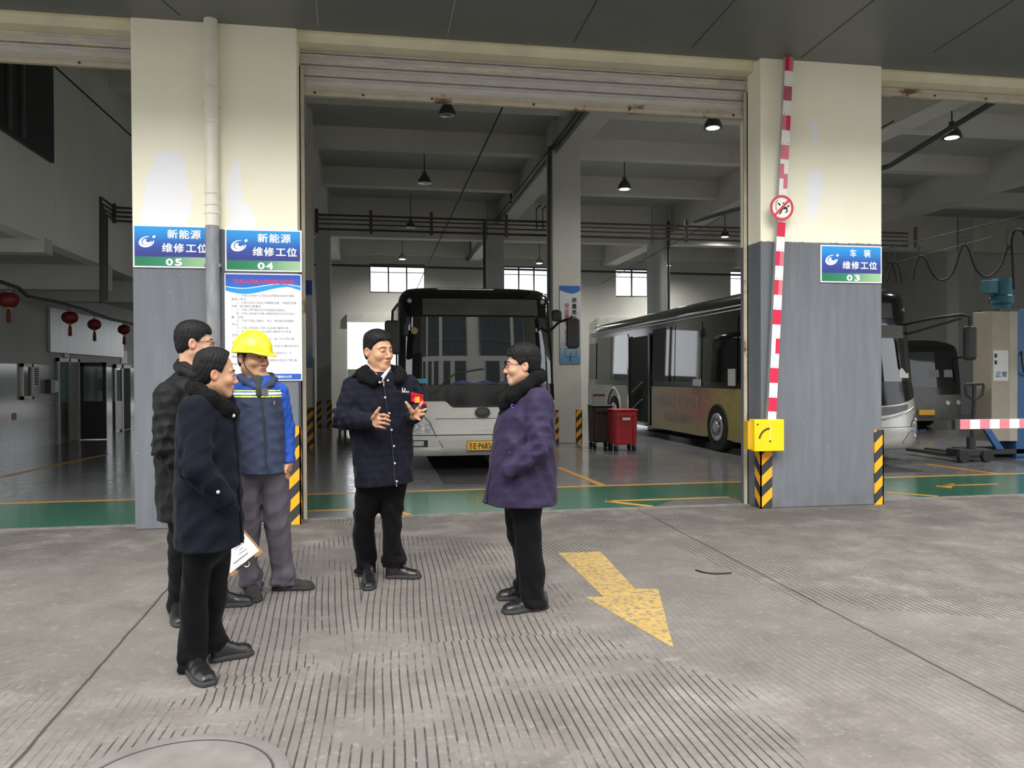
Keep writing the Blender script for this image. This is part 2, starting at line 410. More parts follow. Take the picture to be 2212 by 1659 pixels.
b = MB(); b.box((10.75, YF-0.05, 0), (12.3, YF+0.46, ZS)); struct(b.build('pillar', M_pr, bevel=0.012))
b = MB(); b.box((-9.2, YF, 0), (-7.45, YF+0.5, ZS)); struct(b.build('pillar', M_pl, bevel=0.012))
M_cream = mat('cream_lintel_paint', (0.72, 0.68, 0.50), 0.8, 0, 0.1, 3, 0.2, 60)
# lintels above the shutters, facade wall above the canopy
for i, (x0, x1) in enumerate(((-7.45, -2.34), (-0.76, 4.27), (5.765, 10.75))):
    b = MB(); b.box((x0, YF+0.10, 4.95), (x1, YF+0.30, ZS+0.25)); struct(b.build('lintel', M_cream))
b = MB(); b.box((-12, YF+0.02, ZS), (26, YF+0.5, 9.0)); struct(b.build('wall_front', M_cream))
# canopy with panel seams
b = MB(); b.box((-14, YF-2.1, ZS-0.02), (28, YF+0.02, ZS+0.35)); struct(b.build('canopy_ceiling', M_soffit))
for (pa, pb) in (((683, 0), (687, 52)), ((983, 0), (967, 75)), ((1588, 0), (1497, 100)), ((1888, 0), (1734, 122)), ((350, 0), (385, 30)), ((1290, 0), (1240, 90)), ((2190, 0), (2020, 110))):
    A = atG(*pa, ZS-0.02); B = atG(*pb, ZS-0.02); d = (B-A)/np.linalg.norm(B-A); 
    s = MB(); s.bar(A-d*1.2+np.array([0,0,0.0]), B+d*0.03, 0.012, 0.008); struct(s.build('trim_1', M_seam if pa[0] in (683, 983) else mat('dark_seam', (0.05, 0.055, 0.055), 0.6)))
# ------------------------------------------------------------------ hall shell
YB, ZC, XL, XR = 34.0, 7.2, -7.15, 24.0
# back wall with real openings
def wall_with_holes(name, x0, x1, z0, z1, y0, y1, holes, m):
    xs = sorted({x0, x1, *[h[0] for h in holes], *[h[1] for h in holes]}); zs = sorted({z0, z1, *[h[2] for h in holes], *[h[3] for h in holes]})
    b = MB()
    for i in range(len(xs)-1):
        for k in range(len(zs)-1):
            cx, cz = (xs[i]+xs[i+1])/2, (zs[k]+zs[k+1])/2
            if any(h[0] < cx < h[1] and h[2] < cz < h[3] for h in holes): continue
            b.box((xs[i], y0, zs[k]), (xs[i+1], y1, zs[k+1]))
    return struct(b.build(name, m))
def px_hole(l, t, r, bt, y=YB):
    A, B = atY(l, t, y), atY(r, bt, y); return (A[0], B[0], B[2], A[2])
wins = [px_hole(799, 569, 918, 634), px_hole(1088, 577, 1187, 641), px_hole(1330, 580, 1401, 642), px_hole(1578, 584, 1650, 645)]
wins[1] = (wins[1][0], wins[1][1], wins[0][2], wins[0][3]); 
doors = [(-1.12, 2.9, 0.0, px_hole(755, 695, 900, 800)[3]), (atY(1290, 702, YB)[0], atY(1290, 702, YB)[0]+4.0, 0.0, 3.75), (-7.0, -2.85, 0.0, 3.85)]
wall_with_holes('wall_back', -12, 26, 0, ZC+0.3, YB, YB+0.3, wins+doors, M_white_wall)
M_frame = mat('dark_window_frame', (0.10, 0.105, 0.10), 0.5)
M_pane = glassy('clear_pane', (0.95, 0.97, 0.97), 1.45, 0.02)
for i, (x0, x1, z0, z1) in enumerate(wins):
    fr = MB(); w = 0.06
    fr.box((x0, YB+0.05, z0), (x1, YB+0.13, z0+w)); fr.box((x0, YB+0.05, z1-w), (x1, YB+0.13, z1))
    n = 3 if i < 2 else 2
    for k in range(n+1):
        xx = x0+(x1-x0)*k/n; fr.box((max(x0, xx-w/2), YB+0.05, z0), (min(x1, xx+w/2), YB+0.13, z1))
    fr.box((x0, YB+0.06, z0+(z1-z0)*0.70), (x1, YB+0.1, z0+(z1-z0)*0.70+0.03))
    f = struct(fr.build('window_%d' % (i+1), M_frame))
    pn = MB(); pn.box((x0+w, YB+0.085, z0+w), (x1-w, YB+0.091, z1-w)); pn.build('pane', M_pane, f)
M_shut = mat('pale_shutter_box', (0.62, 0.61, 0.57), 0.6)
for (x0, x1, z0, z1) in doors[:2]:
    b = MB(); b.box((x0, YB-0.25, z1-0.02), (x1, YB-0.001, z1+0.32)); struct(b.build('door_1', M_shut))
# side walls, slab
M_lwall = wall_mat('office_wall_paint', (0.52, 0.53, 0.50))
b = MB(); b.box((XL-0.3, YF+0.5, 0), (XL, YB, 3.6)); struct(b.build('wall_left', M_lwall))
b = MB(); b.box((XR, YF, 0), (XR+0.3, YB, ZC)); struct(b.build('wall_right', M_white_wall))
b = MB(); b.box((-12, YF+0.02, ZC), (26, YB+0.3, ZC+0.3)); struct(b.build('ceiling', M_ceil))
# columns
def column(x0, x1, y, d=0.6, z=ZC, m=None):
    b = MB(); b.box((x0, y, 0), (x1, y+d, z)); return struct(b.build('column', m or M_column, bevel=0.01))
XA0, XA1 = -1.90, -1.29
column(XA0, XA1, 17.3); column(3.92, 4.57, 17.3); column(10.05, 10.70, 17.3)
xa = atY(716, 924, 24.6)[0]; xb = atY(685, 924, 24.6)[0]
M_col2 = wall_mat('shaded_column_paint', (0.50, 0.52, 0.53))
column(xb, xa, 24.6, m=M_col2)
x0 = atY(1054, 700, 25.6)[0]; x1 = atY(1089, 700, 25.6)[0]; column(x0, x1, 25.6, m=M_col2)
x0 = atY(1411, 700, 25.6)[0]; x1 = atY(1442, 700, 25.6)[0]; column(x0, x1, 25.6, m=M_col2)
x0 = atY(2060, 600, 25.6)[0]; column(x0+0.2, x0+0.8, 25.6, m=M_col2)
# longitudinal beams (along y) and cross beams
for (x0, x1, zb) in ((-1.85, -1.35, 6.35), (4.02, 4.50, 6.45), (9.95, 10.5, 6.35), (16.0, 16.5, 6.35)):
    b = MB(); b.box((x0, YF+0.5, zb), (x1, YB, ZC)); struct(b.build('beam', M_beam))
for y, zb, d in ((12.3, 6.75, 0.3), (15.4, 6.75, 0.3), (18.5, 6.75, 0.3), (22.0, 6.7, 0.3), (25.7, 5.95, 0.4), (29.6, 6.7, 0.3), (33.65, 6.62, 0.35)):
    b = MB(); b.box((XL, y, zb), (XR, y+d, ZC)); struct(b.build('beam', M_beam))
b = MB(); b.box((-30, 56, 0), (45, 57, 2.05)); struct(b.build('reflection_block', mat('dark_reflection_block', (0.03, 0.04, 0.03), 0.9, 0, 0.5, 1.5)))  # added dark block in place of trees, darkens the bus window reflections
# ------------------------------------------------------------------ overhanging upper storey in bay 05
XM = -4.7
mz = atX(110, 527, XM)[2]
b = MB(); b.box((XM-0.25, YF+0.5, mz), (XM, YB, ZC)); struct(b.build('wall_mezzanine', wall_mat('mezzanine_paint', (0.74, 0.75, 0.69))))
b = MB(); b.box((-12, YF+0.5, mz+0.02), (XM-0.25, YB, mz+0.3)); struct(b.build('slab', M_ceil))
for py0, py1, ex in ((527, 552, 110), (590, 630, 240), (615, 655, 318)):
    A = atX(ex, py0, XM); B = atX(ex, py1, XM)
    b = MB(); b.box((XL-0.2, A[1]-0.3, B[2]), (XM+0.02, A[1], mz+0.05)); struct(b.build('beam', M_lwall))
# louvred dark window in the upper storey
A = atX(108, 352, XM); t = thing('louvre_window', 'dark louvred window high in the upper storey wall of bay 05', 'window')
M_louv = mat('dark_louvre', (0.022, 0.024, 0.026), 0.5)
b = MB(); b.box((XM+0.001, 9.0, A[2]), (XM+0.06, A[1], 6.6)); b.build('frame', M_louv, t)
for k in range(7):
    yy = 9.25+k*0.4
    if yy < A[1]-0.1:
        b = MB(); b.bar((XM+0.075, yy, A[2]+0.05), (XM+0.075, yy, 6.5), 0.05, 0.05); b.build('slat', M_frame, t)
# tiled dado of the office wall
tl = NT('grey_glossy_tile'); br = tl.n('TexBrick'); br.offset = 0; br.inputs['Scale'].default_value = 1.0
mp = tl.n('Mapping'); mp.inputs['Rotation'].default_value = (math.radians(90), 0, math.radians(90)); tl.l(tl.co(), mp.inputs['Vector']); 
x_, y_, z_ = tl.xyz(); cb = tl.n('CombineXYZ'); tl.l(y_, cb.inputs[0]); tl.l(z_, cb.inputs[1]); tl.l(cb.outputs[0], br.inputs['Vector'])
br.inputs['Brick Width'].default_value = 0.6; br.inputs['Row Height'].default_value = 0.3; br.inputs['Mortar Size'].default_value = 0.004
br.inputs['Color1'].default_value = (0.30, 0.32, 0.33, 1); br.inputs['Color2'].default_value = (0.34, 0.36, 0.37, 1); br.inputs['Mortar'].default_value = (0.12, 0.12, 0.12, 1)
tl.base(br.outputs['Color']); tl.set(roughness=0.12)
zt = atX(60, 787, XL)[2]
b = MB(); b.box((XL, YF+0.5, 0), (XL+0.02, YB, zt)); struct(b.build('wall_panel', tl.m))
M_alu = mat('pale_door_frame', (0.42, 0.43, 0.43), 0.4)
M_dkdoor = mat('charcoal_door_leaf', (0.035, 0.037, 0.038), 0.45)
M_gl = glassy('office_glass', (0.45, 0.5, 0.5), 1.5, 0.35, (0.12, 0.13, 0.13))
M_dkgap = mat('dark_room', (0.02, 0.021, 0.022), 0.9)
def onL(l, t_, r, b_, dx0=0.005, dx1=0.03, name=None, m=None, parent=None, mi=None, X=XL, bevel=0):
    """box on the office wall from pixel columns l..r and the heights seen at column l"""
    A = atX(l, t_, X); B = atX(l, b_, X); C = atX(r, (t_+b_)/2, X)
    mbx = MB(); mbx.box((X+dx0, A[1], B[2]), (X+dx1, C[1], A[2])); return mbx.build(name, m, parent, bevel=bevel)
# first office door: frame with sidelight, leaf standing open towards the hall
d1 = thing('office_door', 'charcoal half glazed office door standing open into bay 05', 'door'); d1['kind'] = 'structure'
A = atX(118, 773, XL); hA = A[2]; yA = A[1]; yB = atX(166, 800, XL)[1]
f = MB(); f.box((XL+0.02, yA, 0), (XL+0.07, yA+0.1, hA)); f.box((XL+0.02, yB-0.12, 0), (XL+0.07, yB, hA)); f.box((XL+0.02, yA, hA-0.08), (XL+0.07, yB, hA))
ym = yA+(yB-yA)*0.5; f.box((XL+0.02, ym, 0), (XL+0.07, ym+0.08, hA)); f.build('frame', M_alu, d1)
b = MB(); b.box((XL+0.021, ym+0.08, 0.01), (XL+0.03, yB-0.12, hA-0.08)); b.build('doorway', M_lwall, d1)
b = MB(); b.box((XL+0.021, yA+0.1, 0.95), (XL+0.035, ym, hA-0.08)); b.build('sidelight', mat('bluish_glass', (0.16, 0.25, 0.27), 0.1), d1)
b = MB(); b.box((XL+0.021, yA+0.1, 0.02), (XL+0.035, ym, 0.95)); b.build('kick_panel', M_dkdoor, d1)
lx0, lx1, ly = XL+0.08, atY(231, 900, yB)[0], yB
lz1 = atY(200, 783, ly)[2]; lf = MB(); zm = lz1*0.50; w = 0.08
lf.box((lx0, ly-0.04, 0.02), (lx1, ly, zm)); lf.box((lx0, ly-0.04, zm), (lx0+w, ly, lz1)); lf.box((lx1-w, ly-0.04, zm), (lx1, ly, lz1)); lf.box((lx0, ly-0.04, lz1-w), (lx1, ly, lz1))
leaf = lf.build('leaf', M_dkdoor, d1)
b = MB(); b.box((lx0+w, ly-0.025, zm), (lx1-w, ly-0.018, lz1-w)); b.build('pane', glassy('door_glass', (0.5, 0.55, 0.55), 1.6, 0.3, (0.2, 0.21, 0.21)), leaf)
b = MB(); b.tube([(lx1-0.1, ly-0.045, zm-0.03), (lx1-0.1, ly-0.09, zm-0.03), (lx1-0.22, ly-0.09, zm-0.03)], 0.012); b.build('door_handle', mat('chrome', (0.6, 0.6, 0.6), 0.2, 1), leaf)
# second office door further along
d2 = thing('office_door', 'pale half glazed office door ajar beyond the charcoal one', 'door'); d2['kind'] = 'structure'
A = atX(243, 787, XL); y0, y1 = A[1], atX(262, 800, XL)[1]; y2 = atX(279, 800, XL)[1]; h2 = A[2]
b = MB(); b.box((XL+0.02, y0, 0), (XL+0.06, y0+0.15, h2)); b.box((XL+0.02, y0, h2-0.1), (XL+0.06, y2, h2)); b.box((XL+0.02, y1-0.15, 0), (XL+0.06, y1, h2)); b.box((XL+0.02, y0, 0.05), (XL+0.055, y1, h2*0.45)); b.build('leaf', M_alu, d2)
b = MB(); b.box((XL+0.03, y0+0.15, h2*0.45), (XL+0.04, y1-0.15, h2-0.1)); b.build('pane', M_gl, d2)
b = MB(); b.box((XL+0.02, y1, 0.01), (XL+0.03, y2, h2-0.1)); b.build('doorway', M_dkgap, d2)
# hatch window, notices, boxes
wn = thing('hatch_window', 'small white framed hatch window in the tiled office wall', 'window'); 
A = atX(40, 785, XL); B = atX(40, 864, XL); C = atX(65, 800, XL)
b = MB(); w = 0.07; y0, y1, z0, z1 = A[1], C[1], B[2], A[2]
for lo, hi in (((y0, z0), (y1, z0+w)), ((y0, z1-w), (y1, z1)), ((y0, z0), (y0+w, z1)), ((y1-w, z0), (y1, z1))): b.box((XL+0.015, lo[0], lo[1]), (XL+0.07, hi[0], hi[1]))
b.build('frame', mat('white_frame', (0.66, 0.66, 0.64), 0.5), wn)
b = MB(); b.box((XL+0.022, y0+w, z0+w), (XL+0.03, y1-w, z1-w)); b.build('pane', mat('dark_pane', (0.04, 0.042, 0.045), 0.08), wn)
M_paper = mat('white_paper', (0.72, 0.73, 0.72), 0.7, 0, 0.03)
M_ink = mat('black_ink', (0.02, 0.02, 0.022), 0.7, 0, 0)
nb = tag(onL(69, 791, 82, 835, 0.02, 0.03, 'notice_strip', M_paper), 'narrow white notice sheet on the tiled wall beside the hatch', 'notice')
for k in range(8):
    A = atX(71, 796+k*4.7, XL); C = atX(80, 796, XL); q = MB(); q.box((XL+0.03, A[1], A[2]-0.03), (XL+0.032, C[1], A[2])); q.build('printed_line', M_ink, nb)
wb = tag(onL(95, 820, 112, 850, 0.02, 0.14, 'wall_box', mat('dark_box', (0.06, 0.062, 0.065), 0.4), bevel=0.01), 'dark wall box beside the charcoal office door', 'box')
A = atX(103, 824, XL); B = atX(103, 846, XL); C = atX(111, 830, XL); q = MB(); q.box((XL+0.14, A[1], B[2]), (XL+0.145, C[1], A[2])); q.build('cover', mat('light_cover', (0.4, 0.4, 0.4), 0.3), wb)
ws = tag(onL(260, 757, 273, 785, 0.0, 0.03, 'wall_plaque', mat('white_plaque', (0.7, 0.7, 0.68), 0.5)), 'white upright plaque above the second office door', 'sign')
xs = tag(onL(136, 764, 146, 772, 0.0, 0.04, 'door_sign', mat('plate_grey', (0.45, 0.46, 0.45), 0.5)), 'small pale plate above the charcoal office door', 'sign')
wbd = tag(onL(101, 664, 261, 760, 0.01, 0.07, 'white_board', NT('x').m), 'long blank white board high on the office wall under the lanterns', 'board')
t = NT('streaked_white_board'); n = t.noise(4, 5, t.stretch((1, 3, 0.2))); t.base(t.ramp(n, [(0.3, (0.42, 0.45, 0.46)), (0.7, (0.6, 0.63, 0.63))])); t.set(roughness=0.3); wbd.data.materials.clear(); wbd.data.materials.append(t.m)
rn = tag(onL(23, 893, 33, 908, 0.02, 0.025, 'red_notice', mat('red_notice', (0.3, 0.04, 0.04), 0.5)), 'small red notice low on the tiled office wall', 'notice')
# lanterns strung along a conduit
M_lred = mat('lantern_red', (0.16, 0.008, 0.012), 0.5, 0, 0.15, 20)
M_lgold = mat('lantern_gold', (0.35, 0.22, 0.05), 0.4)
XLN = -5.6
cd = MB(); cd.tube([atX(-60, 588, XLN), atX(40, 622, XLN), atX(60, 640, XLN), atX(120, 652, XLN), atX(180, 668, XLN), atX(240, 690, XLN), atX(300, 703, XLN)], 0.03, 6)
tag(cd.build('cable_conduit', mat('dark_conduit', (0.03, 0.03, 0.03), 0.6)), 'dark sagging conduit the red lanterns hang along', 'conduit')
cd = MB(); cd.tube([atX(-40, 640, XLN-0.5), atX(290, 648, XLN-0.5+0.0)], 0.03, 6)
for k, (px, py, rx, rz, lab) in enumerate(((18, 648, 21, 15, 'largest red lantern, hanging clear of the white board'), (151, 686, 16, 12, 'red lantern in front of the white board, second from the door side'), (204, 701, 13.5, 10.5, 'red lantern over the middle of the white board'), (268, 712, 12.5, 9.5, 'smallest red lantern, past the end of the white board by the pillar'))):
    c = atX(px, py, XLN); s = c[1]/F
    ln = thing('red_lantern', lab, 'lantern', c, 0, 'red lanterns in bay 05'); R1, R2 = rx*s*1.0, rz*s
    b = MB(); n = 10
    pr = [(R1*max(0.25, math.sin(math.pi*(i/(n)))**0.8), -R2*math.cos(math.pi*i/n)) for i in range(n+1)]
    vs = []; nseg = 20
    for r_, z_ in pr:
        for q in range(nseg): a = 2*math.pi*q/nseg; rr = r_*(1-0.05*(q % 2)); vs.append((rr*math.cos(a), rr*math.sin(a), z_))
    b.add(vs, [(i*nseg+q, i*nseg+(q+1) % nseg, (i+1)*nseg+(q+1) % nseg, (i+1)*nseg+q) for i in range(n) for q in range(nseg)])
    b.build('shade', M_lred, ln, smooth=True)
    for zz in (-R2, R2):
        b = MB(); b.lathe([(R1*0.3, -0.02), (R1*0.3, 0.02)], (0, 0, zz), n=14); b.build('cap', M_lgold, ln)
    b = MB(); b.tube([(0, 0, R2), (0, 0, R2+0.14)], 0.006, 5); b.build('cord', M_ink, ln)
    b = MB(); b.lathe([(0.01, 0), (0.03, -0.06), (0.035, -0.2), (0.0, -0.22)], (0, 0, -R2-0.02), n=8); b.build('tassel', M_lred, ln, smooth=True)
# service pipes that turn down the upper storey wall
M_pipe = mat('brown_pipe', (0.055, 0.038, 0.032), 0.5)
M_steel = mat('dark_steel_pipe', (0.05, 0.055, 0.058), 0.45)
pb = thing('pipe_riser', 'brown service pipes turning down the upper storey wall beside the pillar', 'pipes')
for k, (px, py) in enumerate(((218, 426), (222, 440), (226, 452), (231, 463))):
    A = atX(px, py, XM+0.024); B = atX(247, 448+k*9.5, XM+0.024); C = atX(px, 655-k*2, XM+0.024)
    p = MB(); p.tube([C, A, B, B+np.array([0.12, 0.03, -0.0]), (-1.9, B[1]+0.3, B[2])], 0.022, 6); p.build('pipe', M_pipe if k < 2 else M_steel, pb)
A = atX(247, 440, XM+0.03); B = atX(247, 482, XM+0.03); p = MB(); p.bar(A, B, 0.05, 0.05); p.build('bracket', M_steel, pb)
p = MB(); p.tube([(XM+0.1, A[1]-4.5, 3.05), (XM+0.1, A[1]+2, 3.05)], 0.02, 6)
# ------------------------------------------------------------------ overhead pipe rack across the bays
pr = thing('overhead_pipe_rack', 'brown rack of four thin pipes strung between the inner columns', 'pipes')
for k, z in enumerate((4.99, 4.90, 4.80, 4.68)):
    p = MB(); p.tube([(-1.26, 17.96, z+0.08), (13.2, 17.96, z+0.04)], 0.028 if k in (0, 3) else 0.018, 6); p.build('pipe', M_pipe, pr)
for px in (684, 801, 932, 1094, 1483, 1665, 1979, 2180):
    x = atY(px, 480, 17.9)[0]; p = MB(); p.bar((x, 17.92, 4.67), (x, 17.92, 5.19), 0.07, 0.05); p.build('bracket', M_pipe, pr)
for x in (3.7, 3.85):
    p = MB(); p.tube([(x, 17.96, 4.9), (x, 17.96, 5.35), (x+0.1, 17.96, 5.45)], 0.02, 5); p.build('branch', M_steel, pr)
def conduit(name, pts, r, lab, cat='pipe', m=None):
    p = MB(); p.tube(pts, r, 8); return tag(p.build(name, m or M_steel), lab, cat)
conduit('ceiling_conduit', [(3.93, 9.0, 6.60), (3.93, YB-0.05, 6.52)], 0.055, 'long dark conduit running under the main ceiling beam to the back wall')
conduit('ceiling_conduit', [atY(1500, 478, 17.6), (9.88, 14.0, 5.55), (9.88, 9.0, 6.2)], 0.05, 'dark conduit sloping across bay 03 towards the pillar')
conduit('drop_pipe', [(3.86, 17.25, 6.58), (3.86, 17.25, 0.02)], 0.05, 'dark vertical pipe down the side of the column with the banner')
xx = atY(1051, 560, 25.4)[0]; conduit('drop_pipe', [(xx-0.05, 25.5, 6.5), (xx-0.05, 25.5, 0.02)], 0.05, 'dark vertical pipe beside the shaded column behind the middle bus')
xx = atY(1443, 560, 25.4)[0]; conduit('drop_pipe', [(xx+0.06, 25.5, 6.7), (xx+0.06, 25.5, 0.02)], 0.045, 'thin dark vertical pipe on the shaded column above the yellow bus')
zz = atY(900, 578, YB-0.1)[2]; conduit('wall_pipe', [(-3.6, YB-0.12, zz+0.05), (22, YB-0.12, zz-0.1)], 0.045, 'thin pipe run level along the whole back wall over the windows')
conduit('stay_wire', [(1.55, 9.0, 4.76), (1.55, YB-0.05, 4.75)], 0.012, 'taut black wire slanting back under the ceiling of the middle bay', 'wire', M_ink)
conduit('stay_wire', [(XM+0.16, 9.6, 5.95), (-2.6, 17.3, 4.35), ], 0.012, 'taut black wire across the wall of bay 05', 'wire', M_ink)
conduit('stay_wire', [atY(1930, 262, 9.5), atY(1300, 612, 33.97)], 0.012, 'taut black wire above the yellow bus', 'wire', M_ink)
for k, (px, py, dz) in enumerate(((1106, 420, 0.38), (1018, 530, 0.34))):
    c = atX(px, py, 3.93); p = MB(); p.bar((3.90, c[1], c[2]-0.25), (3.90, c[1], c[2]+dz), 0.05, 0.05); p.bar((3.90, c[1], c[2]+dz), (4.1, c[1], c[2]+dz), 0.04, 0.04)
    tag(p.build('pipe_hanger', M_steel), ['steel hanger on the ceiling conduit nearer the shutter', 'steel hanger on the ceiling conduit nearer the back wall'][k], 'hanger')
# ------------------------------------------------------------------ pendant lamps
M_shade = mat('lamp_shade_grey', (0.10, 0.105, 0.10), 0.35, 0.6)
M_shell = mat('lamp_pale_shade', (0.30, 0.31, 0.30), 0.35, 0.5)
M_lit = emit('lamp_glow', (1.0, 0.98, 0.92), 9.0)
M_off = mat('lamp_lens', (0.35, 0.36, 0.36), 0.15)
def pendant(px, py, z, dia, lit, lab, conical=False):
    r = ray(px, py); Y = r[1]*(z-CH)/r[2]; c = np.array([0, 0, CH])+r*((z-CH)/r[2]); R = dia/2
    t = thing('pendant_lamp', lab, 'lamp', c, 0, 'pendant lamps in the hall')
    b = MB(); h = dia*0.75
    prof = [(R, 0), (R*0.97, 0.02), (R*0.82, h*0.38), (R*0.52, h*0.72), (R*0.3, h*0.86), (R*0.28, h*1.1), (R*0.2, h*1.14), (0.012, h*1.16)] if not conical else [(R, 0), (R*0.98, 0.015), (R*0.55, h*0.42), (R*0.25, h*0.85), (R*0.22, h*1.05), (0.012, h*1.08)]
    b.lathe(prof, n=24); b.lathe([(R*0.96, 0.004), (R*0.8, h*0.36), (R*0.4, h*0.7)], n=24)
    b.build('shade', M_shell if conical else M_shade, t, smooth=True, auto=40)
    b = MB(); b.lathe([(0.0, -0.012), (R*0.5, -0.008), (R*0.93, 0.012), (R*0.9, 0.03), (0, 0.04)], n=24); b.build('lens', M_lit if lit else M_off, t, smooth=True)
    top = ZC-0.02-z; b = MB(); b.tube([(0, 0, h*1.1), (0, 0, top)], 0.014, 6); b.build('rod', M_steel, t)
    if lit:
        L = bpy.data.lights.new('lamp_bulb', 'SPOT'); L.energy = 300; L.shadow_soft_size = R*0.7; L.spot_size = math.radians(172); L.spot_blend = 1.0; L.color = (1, 0.97, 0.9)
        lo = bpy.data.objects.new('lamp_bulb', L); link(lo, t); lo.location = (0, 0, -0.05)
pendant(966, 250, 6.15, 0.33, False, 'unlit dark pendant lamp close under the rusty shutter edge')
pendant(917, 396, 6.15, 0.33, False, 'unlit dark pendant lamp hanging in the middle of the middle bay')
pendant(887, 492, 6.15, 0.33, False, 'unlit pendant lamp behind the overhead pipe rack')
pendant(869, 560, 6.15, 0.35, True, 'lit cone lamp above the wide back window', True)
pendant(1165, 569, 6.15, 0.35, True, 'lit cone lamp above the back window beside the banner column', True)
pendant(1540, 277, 6.15, 0.36, True, 'lit lamp close under the shutter next to the barrier pillar')
pendant(1349, 409, 6.15, 0.36, True, 'lit lamp between the banner column and the barrier pillar')
pendant(1443, 574, 6.15, 0.33, True, 'small lit lamp beside the shaded column above the yellow bus', True)
pendant(1566, 512, 6.15, 0.33, True, 'lit lamp on the pipe rack beside the barrier pillar')
pendant(2056, 298, 6.15, 0.38, True, 'lit lamp hanging in bay 03')
c = np.array([13.4, 13.0, 6.15]); hx = atY(2300, 300, 13.0)  # extra lamp outside the view, added to brighten bay 03
_q = CM @ (c-np.array([0, 0, CH])); pendant(W/2+F*_q[0]/_q[2], H/2-F*_q[1]/_q[2], 6.15, 0.38, True, 'added unseen lamp that brightens bay 03')
# ------------------------------------------------------------------ roller shutters
def shut_mat():
    t = NT('shutter_slats'); n = t.noise(6, 5, t.stretch((0.6, 1, 3))); c = t.ramp(n, [(0.3, (0.46, 0.435, 0.41)), (0.7, (0.56, 0.54, 0.51))])
    w = t.noise(3.0, 4, t.stretch((1, 1, 6))); x, y, z = t.xyz()
    spl = t.math('MULTIPLY', t.smooth(w, 0.56, 0.58), t.smooth(z, 4.80, 4.84)); c = t.mix(spl, c, (0.62, 0.58, 0.43))
    t.base(c); t.set(roughness=0.5); return t.m
M_slat = shut_mat()
t = NT('rusty_bottom_rail'); n = t.noise(5, 5, rough=0.7); e = t.noise(2.0, 5)
c = t.ramp(n, [(0.35, (0.42, 0.36, 0.26)), (0.6, (0.50, 0.45, 0.36))]); c = t.mix(t.smooth(e, 0.60, 0.66), c, (0.16, 0.07, 0.03)); t.base(c); t.set(roughness=0.6); M_rail = t.m
def shutter(x0, x1, zb, y, lab, screws):
    t = thing('roller_shutter', lab, 'shutter', (0, 0, 0), 0, 'raised roller shutters over the bays')
    prof = []; z = zb+0.10; 
    while z < 5.06:
        prof += [(0.0, z), (0.0, z+0.066), (-0.020, z+0.074), (-0.038, z+0.086), (-0.020, z+0.098), (0.03, z+0.101), (0.03, z+0.112)]; z += 0.12
    b = MB(); b.add([p for (dy, zz) in prof for p in ((x0, y+dy, zz), (x1, y+dy, zz))], [(2*i, 2*i+1, 2*i+3, 2*i+2) for i in range(len(prof)-1)])
    b.build('slats', M_slat, t)
    b = MB(); b.box((x0, y-0.03, zb), (x1, y+0.02, zb+0.045)); b.box((x0, y-0.012, zb+0.045), (x1, y+0.01, zb+0.10)); bar_ = b.build('bottom_bar', M_rail, t)
    for x in screws:
        b = MB(); b.lathe([(0.012, -0.006), (0.012, 0.006), (0.0, 0.01)], (x, y-0.034, zb+0.03), (0, -1, 0), 8); b.build('bolt', M_ink, bar_)
    for x, s in ((x0, 1), (x1, -1)):
        b = MB(); b.box((x, y-0.05, 0), (x+s*0.012, y+0.05, 5.0)); b.box((x, y-0.05, 0), (x+s*0.05, y-0.042, zb+0.3)); b.build('guide_rail', M_rail, t)
shutter(-7.45, -2.34, 4.64, 8.66, 'raised roller shutter over bay 05 beside the downpipe pillar', (-2.9, -3.9))
shutter(-0.76, 4.27, 4.47, 8.66, 'raised roller shutter with rusty bottom rail over the middle bay', (-0.6, -0.1, 0.63, 1.75, 2.85, 4.1))
shutter(5.765, 10.75, 4.84, 8.66, 'raised roller shutter over bay 03 beside the barrier pillar', (6.7, 7.4))
# ------------------------------------------------------------------ downpipe on the pillar
dp = thing('downpipe', 'white rainwater downpipe with grey painted lower half on the broad pillar', 'pipe')
xp = atY(457, 300, YF-0.07)[0]; yp = YF-0.072; rp = 0.066
zsp = atY(458, 488, yp)[2]
t = NT('downpipe_white'); n = t.noise(5, 4); t.base(t.ramp(n, [(0.3, (0.66, 0.64, 0.53)), (0.7, (0.74, 0.72, 0.62))])); t.set(roughness=0.4); M_dpw = t.m
t = NT('downpipe_grey'); n = t.noise(8, 5, t.stretch((3, 3, 0.5))); c = t.ramp(n, [(0.3, (0.15, 0.16, 0.17)), (0.6, (0.24, 0.25, 0.265)), (0.8, (0.36, 0.37, 0.385))]); 
c = t.mix(t.smooth(t.noise(5, 4), 0.66, 0.68), c, (0.65, 0.65, 0.66)); t.base(c); t.set(roughness=0.5); M_dpg = t.m
b = MB(); b.tube([(xp, yp, zsp), (xp, yp, ZS-0.02)], rp, 20); b.build('upper_pipe', M_dpw, dp, smooth=True, auto=50)
b = MB(); b.tube([(xp, yp, 0.02), (xp, yp, zsp)], rp, 20); b.build('lower_pipe', M_dpg, dp, smooth=True, auto=50)
for py in (195, 262, 415, 440, 458):
    z = atY(457, py, yp)[2]; b = MB(); b.lathe([(rp+0.001, -0.025), (rp+0.006, -0.02), (rp+0.006, 0.02), (rp+0.001, 0.025)], (xp, yp, z), n=20); b.build('collar', M_dpw, dp, smooth=True, auto=40)
for z in (1.0, 2.6, 4.2):
    b = MB(); b.box((xp-rp-0.012, yp-0.02, z), (xp+rp+0.012, YF-0.001, z+0.03)); b.build('clip', M_dpg if z < 3 else M_dpw, dp)
